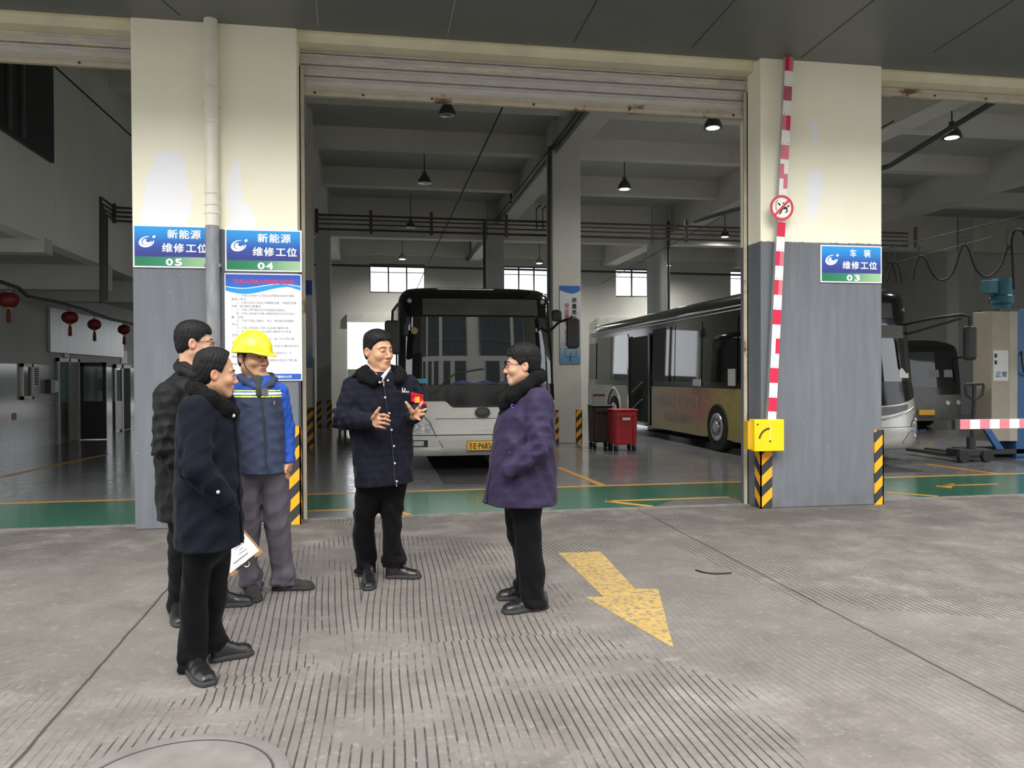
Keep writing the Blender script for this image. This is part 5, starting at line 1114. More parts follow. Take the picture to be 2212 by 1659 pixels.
def cub(zq, zs, v):
    """smooth interpolation of rows"""
    zs = np.asarray(zs, float); v = np.asarray(v, float); o = np.argsort(zs); zs, v = zs[o], v[o]
    m = np.gradient(v, zs); i = np.clip(np.searchsorted(zs, zq)-1, 0, len(zs)-2); h = zs[i+1]-zs[i]; t = np.clip((zq-zs[i])/h, 0, 1)
    t2, t3 = t*t, t*t*t
    return (2*t3-3*t2+1)*v[i]+(t3-2*t2+t)*h*m[i]+(-2*t3+3*t2)*v[i+1]+(t3-t2)*h*m[i+1]
class Wr:
    """cloth wrinkles: a few ridged waves"""
    def __init__(s, seed, freq, amp, aniso=(1, 1, 1.0), n=6):
        r = np.random.RandomState(seed); s.w = []
        for _ in range(n):
            d = r.randn(3)*np.array(aniso); d /= np.linalg.norm(d); s.w.append((d*freq*(0.6+0.9*r.rand()), r.rand()*6.28, 0.5+r.rand()))
        s.amp = amp/n*1.6
    def __call__(s, x, y, z):
        o = 0.0
        for k, (d, p, a) in enumerate(s.w):
            ph = d[0]*x+d[1]*y+d[2]*z+p
            if k % 2: ph = ph+0.8*np.sin(0.37*s.w[k-1][0][0]*y+0.31*s.w[k-1][0][2]*z+p)
            o = o+a*(np.abs(np.sin(ph))-0.6)
        return s.amp*o
class Field:
    def __init__(s, xs, ys, zs):
        s.xs, s.ys, s.zs = [np.asarray(v, np.float32) for v in (xs, ys, zs)]
        s.D = np.full((len(s.xs), len(s.ys), len(s.zs)), 1.0, np.float32)
    @classmethod
    def box(c, lo, hi, h): return c(*[np.arange(a, b+h, h) for a, b in zip(lo, hi)])
    def blk(s, lo, hi):
        sl = tuple(slice(max(0, int(np.searchsorted(ax, a))-1), min(len(ax), int(np.searchsorted(ax, b))+2)) for ax, a, b in zip((s.xs, s.ys, s.zs), lo, hi))
        return sl, (s.xs[sl[0]][:, None, None], s.ys[sl[1]][None, :, None], s.zs[sl[2]][None, None, :])
    def add(s, fn, lo, hi, k=0.02, op='u'):
        sl, (x, y, z) = s.blk(lo, hi)
        if 0 in s.D[sl].shape: return s
        d = fn(x, y, z).astype(np.float32)
        s.D[sl] = smin(s.D[sl], d, k) if op == 'u' else smax(s.D[sl], -d, k)
        return s
    def cap(s, a, b, ra, rb, k=0.02, mod=None, op='u'):
        a = np.asarray(a, float); b = np.asarray(b, float); r = max(ra, rb)+k+0.03
        f = (lambda x, y, z: cap(x, y, z, a, b, ra, rb)) if mod is None else (lambda x, y, z: cap(x, y, z, a, b, ra, rb)+mod(x, y, z))
        return s.add(f, np.minimum(a, b)-r, np.maximum(a, b)+r, k, op)
    def chain(s, pts, rs, k=0.02, mod=None):
        for i in range(len(pts)-1): s.cap(pts[i], pts[i+1], rs[i], rs[i+1], k, mod)
        return s
    def ell(s, c, r, k=0.02, op='u'):
        c = np.asarray(c, float); r = np.asarray(r, float); m = r+k+0.03
        return s.add(lambda x, y, z: ell(x, y, z, c, r), c-m, c+m, k, op)
    def loft(s, rows, k=0.02, e=2.3, mod=None, zcut=None, grow=0.0, zlo=None, zhi=None):
        """rows: (z, cx, cy, a, b)"""
        R = np.array(rows, float); z0 = R[:, 0].min() if zlo is None else zlo; z1 = R[:, 0].max() if zhi is None else zhi
        lo = (min(R[:, 1]-R[:, 3])-0.08, min(R[:, 2]-R[:, 4])-0.08, z0-0.08); hi = (max(R[:, 1]+R[:, 3])+0.08, max(R[:, 2]+R[:, 4])+0.08, z1+0.08)
        def fn(x, y, z):
            zq = np.clip(z, R[:, 0].min(), R[:, 0].max()).astype(float); g = lambda i: cub(zq, R[:, 0], R[:, i])
            a, b = g(3)+grow, g(4)+grow
            q = (np.abs((x-g(1))/a)**e+np.abs((y-g(2))/b)**e)**(1/e); d = (q-1)*np.minimum(a, b)
            if mod is not None: d = d+mod(x, y, z)
            lowz = z0 if zcut is None else zcut(x, y)
            return np.maximum(d, np.maximum(lowz-z, z-z1))
        return s.add(fn, lo, hi, k)
    def clip(s, fn, k=0.003):
        x, y, z = s.xs[:, None, None], s.ys[None, :, None], s.zs[None, None, :]
        s.D = smax(s.D, fn(x, y, z).astype(np.float32), k).astype(np.float32); return s
    def copy(s, grow=0.0):
        o = Field.__new__(Field); o.xs, o.ys, o.zs, o.D = s.xs, s.ys, s.zs, s.D-np.float32(grow); return o
    def mesh(s):
        D = s.D.copy(); D[0], D[-1] = np.maximum(D[0], .001), np.maximum(D[-1], .001); D[:, 0], D[:, -1] = np.maximum(D[:, 0], .001), np.maximum(D[:, -1], .001); D[:, :, 0], D[:, :, -1] = np.maximum(D[:, :, 0], .001), np.maximum(D[:, :, -1], .001)
        S = D < 0; c = np.zeros(tuple(n-1 for n in D.shape), np.int8)
        offs = [(i, j, k) for i in (0, 1) for j in (0, 1) for k in (0, 1)]
        cut = lambda A, o: A[o[0]:A.shape[0]-1+o[0], o[1]:A.shape[1]-1+o[1], o[2]:A.shape[2]-1+o[2]]
        for o in offs: c += cut(S, o)
        I, Jx, K = np.nonzero((c > 0) & (c < 8)); n = len(I); ids = np.full(c.shape, -1, np.int32); ids[I, Jx, K] = np.arange(n)
        acc = np.zeros((n, 3)); cnt = np.zeros(n); ax = (s.xs, s.ys, s.zs)
        for a in offs:
            for d in range(3):
                if a[d]: continue
                b = list(a); b[d] = 1
                va = D[I+a[0], Jx+a[1], K+a[2]]; vb = D[I+b[0], Jx+b[1], K+b[2]]; m = (va < 0) != (vb < 0)
                t = np.where(m, va/(va-vb+1e-20), 0)
                pa = np.stack([ax[0][I+a[0]], ax[1][Jx+a[1]], ax[2][K+a[2]]], 1); pb = np.stack([ax[0][I+b[0]], ax[1][Jx+b[1]], ax[2][K+b[2]]], 1)
                acc += np.where(m[:, None], pa+(pb-pa)*t[:, None], 0); cnt += m
        V = acc/np.maximum(cnt, 1)[:, None]; Q = []
        for d in range(3):
            o1 = [0, 0, 0]; o1[d] = 1
            A = S[tuple(slice(0, -1) if i == d else slice(1, -1) for i in range(3))]; B_ = S[tuple(slice(1, None) if i == d else slice(1, -1) for i in range(3))]
            e = np.nonzero(A != B_); e = [v+(0 if i == d else 1) for i, v in enumerate(e)]; ins = A[tuple(v-(0 if i == d else 1) for i, v in enumerate(e))]
            u, w = [(1, 2), (2, 0), (0, 1)][d]
            def cell(du, dw):
                q = [v.copy() for v in e]; q[u] -= du; q[w] -= dw; return ids[q[0], q[1], q[2]]
            q = np.stack([cell(1, 1), cell(0, 1), cell(0, 0), cell(1, 0)], 1); q[~ins] = q[~ins][:, ::-1]; Q.append(q)
        return V, np.concatenate(Q)
    def obj(s, name, m, parent, origin, relax=1, soft=0.55):
        V, Q = s.mesh()
        Q = Q[(Q >= 0).all(1)]
        for _ in range(relax):      # light relaxation of the grid steps
            acc = np.zeros_like(V); cnt = np.zeros(len(V))
            for i in range(4):
                j = (i+1) % 4; np.add.at(acc, Q[:, i], V[Q[:, j]]); np.add.at(cnt, Q[:, i], 1); np.add.at(acc, Q[:, j], V[Q[:, i]]); np.add.at(cnt, Q[:, j], 1)
            V = V*(1-soft)+soft*acc/np.maximum(cnt, 1)[:, None]
        me = fast_mesh(name, V-np.asarray(origin)[None], Q)
        for mm_ in (m if isinstance(m, (list, tuple)) else [m]): me.materials.append(mm_)
        o = link(bpy.data.objects.new(name, me), parent); o['_v'] = 0; del o['_v']
        return o, V
def axes3(yaw, pitch=0.0, roll=0.0):
    """columns: person's left, backwards, up, for a head that looks along yaw (0 = towards -y, +90 = +x)"""
    a = math.radians(yaw); R = Matrix.Rotation(a, 3, 'Z') @ Matrix.Rotation(math.radians(pitch), 3, 'X') @ Matrix.Rotation(math.radians(roll), 3, 'Y')
    return np.array(R)
class Head:
    def __init__(s, c, yaw, sc=1.0, pitch=0, roll=0, hair=None, brow=1.0, jaw=1.0, cheek=0.0, eye=1.0):
        s.eye = eye
        s.c = np.asarray(c, float); s.R = axes3(yaw, pitch, roll); s.s = sc; s.hair, s.brow, s.jaw, s.cheek = hair, brow, jaw, cheek
    def loc(s, x, y, z):
        x, y, z = x-s.c[0], y-s.c[1], z-s.c[2]; R = s.R/s.s
        return tuple(x*R[0, i]+y*R[1, i]+z*R[2, i] for i in range(3))
    def W(s, p): return s.c+s.R@(np.asarray(p, float)*s.s)
    def cran(s, x, y, z): return ell(x, y, z, (0, 0.010, 0.034), (0.077, 0.097, 0.088))
    def sdf(s, X, Y, Z):
        x, y, z = s.loc(X, Y, Z); ax = np.abs(x); j = s.jaw
        d = s.cran(x, y, z)
        d = smin(d, ell(x, y, z, (0, -0.020, -0.030), (0.067*j, 0.072, 0.086)), 0.03)
        d = smin(d, cap(ax, y, z, (0.050*j, 0.005, -0.055), (0.020*j, -0.066, -0.100), 0.021, 0.020), 0.03)
        d = smin(d, ell(x, y, z, (0, -0.072, -0.102), (0.026, 0.022, 0.019)), 0.025)
        d = smin(d, ell(ax, y, z, (0.040, -0.060, -0.030), (0.026+s.cheek, 0.026+s.cheek, 0.026)), 0.02)
        d = smin(d, cap(ax, y, z, (0.012, -0.086, 0.026), (0.047, -0.070, 0.024), 0.010, 0.008), 0.014)
        d = smax(d, -ell(ax, y, z, (0.032, -0.102, 0.006), (0.019, 0.016, 0.010)), 0.010)
        d = smin(d, ell(ax, y, z, (0.032, -0.079, 0.004), (0.017, 0.014, 0.011)), 0.006)
        d = smin(d, cap(x, y, z, (0, -0.090, 0.012), (0, -0.110, -0.030), 0.007, 0.010), 0.014)
        d = smin(d, ell(x, y, z, (0, -0.110, -0.035), (0.013, 0.012, 0.010)), 0.008)
        d = smin(d, ell(ax, y, z, (0.014, -0.098, -0.038), (0.009, 0.011, 0.008)), 0.006)
        d = smin(d, ell(x, y, z, (0, -0.082, -0.068), (0.030, 0.018, 0.022)), 0.015)
        d = smin(d, ell(x, y, z, (0, -0.099, -0.0625), (0.022, 0.007, 0.005)), 0.005)
        d = smin(d, ell(x, y, z, (0, -0.097, -0.0745), (0.019, 0.008, 0.006)), 0.005)
        d = smax(d, -ell(x, y, z, (0, -0.108, -0.0685), (0.025, 0.010, 0.0016)), 0.003)
        d = smin(d, ell(ax-0.25*(y-0.01), y, z, (0.079, 0.014, -0.006), (0.010, 0.021, 0.033)), 0.008)
        d = smax(d, -ell(ax-0.25*(y-0.01), y, z, (0.090, 0.010, -0.003), (0.009, 0.012, 0.020)), 0.004)
        return d*s.s
    def surf(s, x, z, off=0.0):
        """world point on the face at local x, z"""
        ys = np.linspace(-0.135, -0.03, 220); P = s.c[None]+(np.stack([np.full(220, x), ys, np.full(220, z)], 1)*s.s)@s.R.T
        d = s.sdf(P[:, 0], P[:, 1], P[:, 2]); i = int(np.argmax(d < 0)); return s.W((x, ys[i]-off, z))
    def hl(s, y):
        ys, zs = s.hair['line']; return np.interp(y, ys, zs)
    def color(s, V, skin, haircol=(0.012, 0.010, 0.010)):
        x, y, z = s.loc(V[:, 0], V[:, 1], V[:, 2]); ax = np.abs(x); n = len(V)
        C = np.tile(np.array([*skin, 1.0]), (n, 1)); inh = (z > -0.14) & (ax < 0.11) & (np.abs(y) < 0.14)
        def blend(m, c): m = np.clip(m, 0, 1)*inh; C[:, :3] = C[:, :3]*(1-m[:, None])+np.array(c)[None]*m[:, None]
        ss = lambda v, a, b: np.clip((v-a)/(b-a), 0, 1)
        red = (min(1, skin[0]*1.05), skin[1]*0.78, skin[2]*0.75)
        blend(0.55*np.exp(-(((ax-0.042)/0.02)**2+((z+0.028)/0.02)**2))*(y < -0.03), red)
        blend(0.6*np.exp(-((x/0.016)**2+((z+0.034)/0.014)**2))*(y < -0.09), red); blend(0.7*(ax > 0.077)*(np.abs(z+0.005) < 0.04), red)
        blend(0.8*np.exp(-((x/0.021)**4+((z+0.0685)/0.0105)**4))*(y < -0.085), (skin[0]*0.80, skin[1]*0.50, skin[2]*0.52))
        blend(1.0*np.exp(-((x/0.022)**4+((z+0.0685)/0.0022)**2))*(y < -0.085), (0.10, 0.03, 0.03))
        bz = 0.0265-0.12*np.maximum(0, ax-0.035); blend(0.35*s.brow*np.exp(-(((ax-0.031)/0.019)**4+((z-bz)/0.0058)**2))*(y < -0.05), haircol)
        blend(0.4*np.exp(-(((ax-0.032)/0.0135)**4+((z-0.0035)/0.0042)**2))*(y < -0.06), (0.015, 0.010, 0.008))
        blend(0.35*np.exp(-(((ax-0.032)/0.016)**4+((z-0.010)/0.0025)**2))*(y < -0.06), (0.2, 0.1, 0.06))
        if s.hair: blend(ss(z-s.hl(y), 0.0, 0.006)*(ax < 0.085), haircol)
        return C
    def hair_obj(s, m, parent, origin):
        hd = s.hair; R = 0.145*s.s; f = Field.box(s.c-R+np.array([0, 0, 0.02]), s.c+R+np.array([0, 0, 0.04]), 0.0036)
        X, Y, Z = f.xs[:, None, None], f.ys[None, :, None], f.zs[None, None, :]; x, y, z = s.loc(X, Y, Z)
        th = hd['t']+hd.get('top', 0)*np.clip((z-0.05)/0.06, 0, 1)+hd.get('front', 0)*np.clip((-y-0.02)/0.06, 0, 1)*np.clip((z-0.04)/0.04, 0, 1)
        fz = hd.get('fuzz', 0.0022)
        st = fz*(np.sin(170*x+25*np.sin(40*y)+60*z)+0.7*np.sin(260*(x*0.6+y*0.8)+20*np.sin(50*x))+0.6*np.sin(330*(y-x*0.4)+90*z))
        d = s.cran(x, y, z)-th+st
        d = smin(d, ell(x, y, z, (0, 0.035, -0.02), (0.066, 0.062, 0.06))-th*0.6+st, 0.02)
        part = hd.get('part', 0.0)
        hl = s.hl(y)+part*x+0.004*np.sin(140*x+60*y)
        d = smax(d, hl-z, 0.006)
        ear = ell(np.abs(x), y, z, (0.086, 0.004, -0.018), (0.03, 0.026, 0.036)); d = smax(d, -ear, 0.004)
        f.D = (d*s.s).astype(np.float32)
        return f.obj('hair', m, parent, origin)[0]
    def glasses(s, m, parent):
        t = bpy.data.objects.new('g', None); bpy.data.objects.remove(t); o = MB()
        for sx in (-1, 1):
            pts = [s.W((sx*(0.034+0.024*math.copysign(abs(math.cos(a))**0.6, math.cos(a))), -0.106+0.010*(abs(math.cos(a)) if math.cos(a)*1 > 0 else 0), 0.000+0.014*math.copysign(abs(math.sin(a))**0.6, math.sin(a)))) for a in np.linspace(0, 2*math.pi, 20, endpoint=False)]
            o.tube(pts, 0.0016, 5, closed=True)
            o.tube([s.W((sx*0.057, -0.098, 0.008)), s.W((sx*0.074, -0.07, 0.010)), s.W((sx*0.080, 0.0, 0.010)), s.W((sx*0.081, 0.012, 0.002))], 0.0018, 5)
        o.tube([s.W((-0.011, -0.107, 0.004)), s.W((0, -0.112, 0.006)), s.W((0.011, -0.107, 0.004))], 0.0016, 5)
        o.v = [tuple(np.array(v)-np.array(parent.location)) for v in o.v]
        return o.build('glasses', m, parent, smooth=True)
def shoe(heel, toe, wd, m_up, m_sole, parent, origin, name='shoe', low=False, laces=True):
    """shoe on the ground from heel to toe (world points)"""
    h = np.array([heel[0], heel[1], 0.0]); t = np.array([toe[0], toe[1], 0.0]); L = np.linalg.norm(t-h); fx = (t-h)/L; fy = np.array([-fx[1], fx[0], 0])
    R = np.stack([fx, fy, np.array([0, 0, 1.0])]); S = L/0.29
    loc = lambda x, y, z: ((x-h[0])*fx[0]+(y-h[1])*fx[1], (x-h[0])*fy[0]+(y-h[1])*fy[1], z)
    wf = lambda u: wd*np.interp(u/L, [0, 0.04, 0.12, 0.3, 0.5, 0.72, 0.86, 0.95, 1.0], [0.50, 0.72, 0.84, 0.80, 0.86, 1.0, 0.95, 0.76, 0.50])
    def outline(x, y):
        u, v, _ = loc(x, y, 0); q = np.abs(v)/wf(np.clip(u, 0, L)); return np.maximum((q-1)*wd*0.8, np.maximum(-u, u-L))
    lo = np.minimum(h, t)-0.1; hi = np.maximum(h, t)+0.1; lo[2] = -0.004; hi[2] = 0.20
    f = Field.box(lo, hi, 0.0045)
    def up(x, y, z):
        u, v, w = loc(x, y, z)
        top = np.interp(u/L, [0, 0.03, 0.22, 0.34, 0.5, 0.7, 0.86, 0.95, 1.0], [0.085, 0.11, 0.118, 0.110, 0.088, 0.070, 0.064, 0.054, 0.034])*(0.92 if low else 1.0)
        ww = wf(np.clip(u, 0, L))*0.97; zz = np.clip((w-0.015)/np.maximum(top-0.015, 0.01), 0, 3)
        q = (np.abs(v/ww)**2.6+zz**2.6)**(1/2.6); d = (q-1)*0.035
        return np.maximum(d+0.0009*np.sin(95*u)*(u > 0.55*L)*(u < 0.85*L), np.maximum(np.maximum(-u+0.002, u-L+0.006), 0.012-w))
    f.add(up, lo, hi, 0.004); o, _ = f.obj(name, m_up, parent, origin, 2)
    g = Field.box(lo, np.array([hi[0], hi[1], 0.05]), 0.0045)
    g.add(lambda x, y, z: smax(outline(x, y)-0.004, np.maximum(0.001-z, z-0.024-0.006*np.sin(np.clip(loc(x, y, z)[0]/L, 0, 1)*3)), 0.006), lo, hi, 0.004)
    g.obj('sole', m_sole, o, origin, 1)
    if laces:
        b = MB()
        for k in range(3):
            u = L*(0.40+0.07*k); zt = np.interp(u/L, [0.34, 0.5, 0.7], [0.112, 0.092, 0.074])
            p = [h+fx*u+fy*sv*wd*0.42+np.array([0, 0, zt-(0.020 if abs(sv) else -0.003)]) for sv in (-1, 0, 1)]
            b.tube(p, 0.0024, 5)
        b.v = [tuple(np.array(v)-np.array(origin)) for v in b.v]; b.build('laces', MATS['black_ink'], o)
    return o
def cloth(name, c, rough=0.85, var=0.18, weave=900, sheen=0.04):
    if name in MATS: return MATS[name]
    t = NT(name); n = t.noise(6, 4); t.base(t.ramp(n, [(0.3, tuple(v*(1-var) for v in c)), (0.7, tuple(v*(1+var) for v in c))])); t.set(roughness=rough); t.b.inputs['Specular IOR Level'].default_value = 0.12
    t.b.inputs['Sheen Weight'].default_value = sheen; t.b.inputs['Sheen Roughness'].default_value = 0.4
    t.bump(t.math('ADD', t.math('MULTIPLY', t.noise(22, 4, t.stretch((1, 1, 0.6))), 1.0), t.math('MULTIPLY', t.noise(weave, 2), 0.12)), 0.35, 0.012)
    MATS[name] = t.m; return t.m
def skin_mat(name):
    t = NT(name); a = t.n('Attribute', attribute_name='Col'); n = t.noise(30, 4)
    t.base(t.mix(0.14, a.outputs['Color'], t.ramp(n, [(0.3, (0.25, 0.12, 0.08)), (0.7, (0.7, 0.5, 0.4))]))); t.set(roughness=0.48)
    t.b.inputs['Subsurface Weight'].default_value = 0.12; t.b.inputs['Subsurface Radius'].default_value = (0.01, 0.004, 0.002); t.b.inputs['Subsurface Scale'].default_value = 0.6
    return t.m
M_skin = skin_mat('skin'); M_hair = mat('black_hair', (0.006, 0.0055, 0.0055), 0.55, 0, 0.3, 30, 0.5, 160, bdist=0.003, bvec=(1, 0.3, 0.3))
M_fur = mat('black_fur', (0.0055, 0.0055, 0.006), 0.9, 0, 0.5, 60, 1.0, 220, bdist=0.012)
for _m in (M_hair, M_fur): _m.node_tree.nodes['Principled BSDF'].inputs['Specular IOR Level'].default_value = 0.2
M_eye = mat('dark_eye', (0.02, 0.012, 0.01), 0.25, 0, 0)
M_leather = mat('black_leather', (0.012, 0.012, 0.013), 0.33, 0, 0.1, 10, 0.15, 90, coat=0.1); M_sole = mat('shoe_sole', (0.03, 0.03, 0.03), 0.7)
M_snap = mat('steel_snap', (0.75, 0.75, 0.74), 0.25, 0.7, 0)
class Person:
    def __init__(s, px, py, Y, skin, label):
        g = atG(px, py); s.Y = Y; s.o = np.array([g[0], Y, 0.0]); s.skin = skin; s.label = label; s.body = []; s.root = None
    def J(s, px, py, dy=0.0): return atY(px, py, s.Y+dy)
    def rows(s, R, dy=0.0, bs=1.0):
        out = []
        for r in R:
            dd = r[4] if len(r) > 4 else dy; a = s.J(r[1], r[0], dd); b = s.J(r[2], r[0], dd); out.append(((a[2]+b[2])/2, (a[0]+b[0])/2, s.Y+dd, (b[0]-a[0])/2, r[3]*bs))
        return out
    def leg(s, R, dtop, heel, toe):
        """leg rows whose depth runs from the hip to the ankle over the shoe"""
        h, t = atG(*heel), atG(*toe); d = (t-h)/np.linalg.norm(t-h); da = (h+d*0.085)[1]-s.Y; y0, y1 = R[0][0], R[-1][0]
        return [(*r[:4], dtop+(da-dtop)*((r[0]-y0)/(y1-y0))) for r in R]
    def hem(s, pL, pR, dy=0.0):
        a = s.J(*pL, dy); b = s.J(*pR, dy); return lambda x, y: a[2]+(b[2]-a[2])*(x-a[0])/(b[0]-a[0])
    def make_body(s, head, torso, arms, legs, hands, fine):
        """one continuous body: head, neck, trunk, arms, five-fingered hands, legs and feet. fine: world boxes that need small steps"""
        P = [head.c-0.16*head.s, head.c+0.16*head.s]
        for a in arms: P += list(a[0])
        for l in legs: P += list(l[0])
        R = np.array(torso); P += [np.array([x-a, y-b, z]) for z, x, y, a, b in R]+[np.array([x+a, y+b, z]) for z, x, y, a, b in R]
        for hnd in hands:
            for ch, _ in hnd: P += list(ch)
        P = np.array(P); lo, hi = P.min(0)-0.04, P.max(0)+0.06
        def axis(i, coarse):
            v = [lo[i]]
            while v[-1] < hi[i]: v.append(v[-1]+(0.0027 if fine[0][0][i] <= v[-1] <= fine[0][1][i] else 0.0034 if any(b[0][i] <= v[-1] <= b[1][i] for b in fine) else coarse))
            return np.array(v)
        hb = head.c; fine = [(hb-np.array([0.125, 0.135, 0.15])*head.s, hb+np.array([0.125, 0.135, 0.15])*head.s)]+fine
        f = Field(axis(0, 0.011), axis(1, 0.011), axis(2, 0.013))
        f.loft([(z, x, y, a*0.78, b*0.78) for z, x, y, a, b in torso], 0.03, zlo=R[:, 0].min()+0.14)
        for pts, rs in arms: f.chain(pts, rs, 0.03)
        for pts, rs in legs: f.chain(pts, rs, 0.03)
        m = 0.16*head.s
        f.add(head.sdf, head.c-m, head.c+m, 0.02)
        nb = head.W((0, 0.025, -0.07)); base = np.array([R[R[:, 0].argmax(), 1], R[R[:, 0].argmax(), 2], R[:, 0].max()-0.03])
        f.cap(nb, base, 0.054*head.s, 0.066*head.s, 0.03)
        for hnd in hands:
            for i, (ch, rs) in enumerate(hnd): f.chain(ch, rs, 0.011 if i < 5 else 0.005)
        s.root, V = f.obj('person', M_skin, None, s.o, 1, 0.3); s.root.location = s.o
        C = head.color(V, s.skin); sk = np.clip((0.42-V[:, 2])/0.02, 0, 1)[:, None]; C[:, :3] = C[:, :3]*(1-sk)+np.array([[0.02, 0.02, 0.022]])*sk; me = s.root.data; at = me.color_attributes.new('Col', 'FLOAT_COLOR', 'POINT'); at.data.foreach_set('color', C.astype(np.float32).ravel())
        tag(s.root, s.label, 'person'); hc = head
        for sx in (-1, 1):
            b = MB(); cen = hc.surf(sx*0.0315, 0.0035, 0.0006); nrm = hc.R@np.array([sx*0.35, -1.0, 0.05]); ux = hc.R@np.array([1.0, sx*0.35, 0]); ux /= np.linalg.norm(ux); nrm /= np.linalg.norm(nrm); uz = np.cross(ux, nrm)
            if uz[2] < 0: uz = -uz
            vs = [cen+hc.s*(0.0125*math.cos(a)*ux+(0.0046 if math.sin(a) > 0 else 0.0030)*math.sin(a)*uz*head.eye) for a in np.linspace(0, 2*math.pi, 18, endpoint=False)]
            b.add([cen+nrm*0.0016*hc.s]+vs, [(0, 1+i, 1+(i+1) % 18) for i in range(18)]); s.rawmesh(b, 'eye', M_eye, None, True)
            b = MB(); b.tube([hc.surf(sx*x_, z_, 0.0005) for x_, z_ in ((0.012, 0.024), (0.022, 0.0285), (0.034, 0.030), (0.045, 0.027), (0.052, 0.022))], [0.0016, 0.0030, 0.0032, 0.0026, 0.0012], 6); s.rawmesh(b, 'eyebrow', M_hair, None, True)
        return s.root
    def part(s, f, name, m, relax=1, parent=None): return f.obj(name, m, parent or s.root, s.o, relax)[0]
    def fld(s, pts, pad, h): P = np.array(pts); return Field.box(P.min(0)-pad, P.max(0)+pad, h)
    def rawmesh(s, mb, name, m, parent=None, smooth=False):
        mb.v = [tuple(np.array(v)-s.o) for v in mb.v]; return mb.build(name, m, parent or s.root, smooth=smooth)
    def disc(s, c, n, r, name, m, parent=None, t=0.006):
        n = np.array(n, float); n /= np.linalg.norm(n); b = MB(); b.lathe([(r, -0.004), (r, t*0.5), (r*0.6, t), (0, t)], c, n, 12); return s.rawmesh(b, name, m, parent, True)
def hand(W, kn, tips, mids, thumb, rw=0.024, rf=0.0098):
    """chains for wrist, palm and five fingers; tips/mids/kn: index..little"""
    W = np.array(W); ch = []
    for k in range(4): ch.append(((W, kn[k]), (rw, 0.0145)))
    ch.append(((kn[0], kn[1], kn[2], kn[3]), (0.013, 0.013, 0.0125, 0.0115)))
    for k in range(4):
        f = rf*(1.0, 1.03, 0.97, 0.86)[k]; mid2 = np.array(mids[k])*0.45+np.array(tips[k])*0.55
        ch.append(((kn[k], mids[k], mid2, tips[k]), (f*1.12, f, f*0.94, f*0.80)))
    ch.append(((np.array(W)*0.55+np.array(thumb[0])*0.45, thumb[0], thumb[1], thumb[2]), (rw*0.75, 0.0155, 0.0118, 0.0092)))
    return ch
# ------------------------------------------------------------------ the five men
SKIN_A = (0.52, 0.275, 0.155); SKIN_B = (0.48, 0.25, 0.145); SKIN_C = (0.55, 0.31, 0.195)
M_navy = cloth('navy_wool', (0.0085, 0.0092, 0.0165), 0.8, 0.15); M_blk = cloth('black_trousers', (0.0058, 0.0058, 0.0072), 0.8, 0.2)
M_navy2 = cloth('dark_blue_wool', (0.0058, 0.0072, 0.0135), 0.82, 0.15); M_padded = cloth('black_padded_nylon', (0.0095, 0.0092, 0.0102), 0.5, 0.2, 400, 0.05)
M_purple = cloth('violet_navy_nylon', (0.032, 0.024, 0.056), 0.55, 0.15, 500, 0.06); M_grey_tr = cloth('grey_work_trousers', (0.115, 0.105, 0.128), 0.85, 0.15)
M_jgrey = cloth('slate_work_jacket', (0.042, 0.052, 0.092), 0.8, 0.14); M_jblue = cloth('royal_blue_jacket', (0.022, 0.075, 0.36), 0.75, 0.12)
M_frame_g = mat('glasses_frame', (0.03, 0.012, 0.015), 0.3, 0.3); M_suede = mat('dark_suede', (0.035, 0.031, 0.027), 0.9, 0, 0.3, 20)
SHORT = dict(line=([-0.11, -0.075, -0.06, -0.035, -0.02, 0.012, 0.03, 0.07, 0.11], [0.072, 0.066, 0.052, 0.030, 0.004, 0.020, -0.035, -0.062, -0.07]), t=0.009, top=0.012, fuzz=0.0014)

def coat_parts(p, rows, arms, hemfn, m, seed, h=0.0075, wr=0.010, zhi=None, extra=None, name='coat'):
    pts = [np.array([x-a, y-b, z]) for z, x, y, a, b in rows]+[np.array([x+a, y+b, z]) for z, x, y, a, b in rows]+[q for a in arms for q in a[0]]
    f = p.fld(pts, 0.12, h); W1 = Wr(seed, 24, wr*1.5, (1, 1, 0.5)); W2 = Wr(seed+1, 46, wr*1.6, (1.0, 1.0, 0.9))
    mod = lambda x, y, z: W1(x, y, z)+0.35*W2(x, y, z)
    f.loft(rows, 0.03, 2.25, mod, hemfn, zlo=min(r[0] for r in rows)-0.03)
    for pts_, rs in arms:
        e = np.array(pts_[1]); 
        def am(x, y, z, e=e):
            r2 = (x-e[0])**2+(y-e[1])**2+(z-e[2])**2; return W2(x, y, z)*(0.5+1.6*np.exp(-r2/0.022))+0.4*W1(x, y, z)
        f.chain(pts_, rs, 0.022, am)
    if extra: extra(f)
    return f, p.part(f, name, m, 1)
def trousers(p, legs, seed, m, h=0.0075, hip=None, amp=0.010, name='trousers'):
    rr = [p.rows(L, dy) for L, dy in legs]; pts = [q for R in rr for z, x, y, a, b in R for q in (np.array([x-a, y-b, z]), np.array([x+a, y+b, z]))]
    f = p.fld(pts, 0.06, h); W1 = Wr(seed, 26, amp*1.6, (1, 1, 0.45))
    for R in rr:
        zb = min(r[0] for r in R); ax_, ay = R[-1][1], R[-1][2]
        mod = lambda x, y, z, zb=zb: W1(x, y, z)*(0.5+1.3*np.exp(-((z-zb-0.05)/0.09)**2)+0.6*np.exp(-((z-0.5)/0.08)**2))-0.010*np.abs(np.sin(38*(z-zb)+5*x+3*y))*np.exp(-((z-zb-0.03)/0.07)**2)
        f.loft(R, 0.02, 2.1, mod)
    if hip:
        R = p.rows(hip); f.ell((R[0][1], R[0][2], R[0][0]+0.02), (R[0][3]*1.0, R[0][4]*1.05, 0.15), 0.05)
    return p.part(f, name, m, 1)
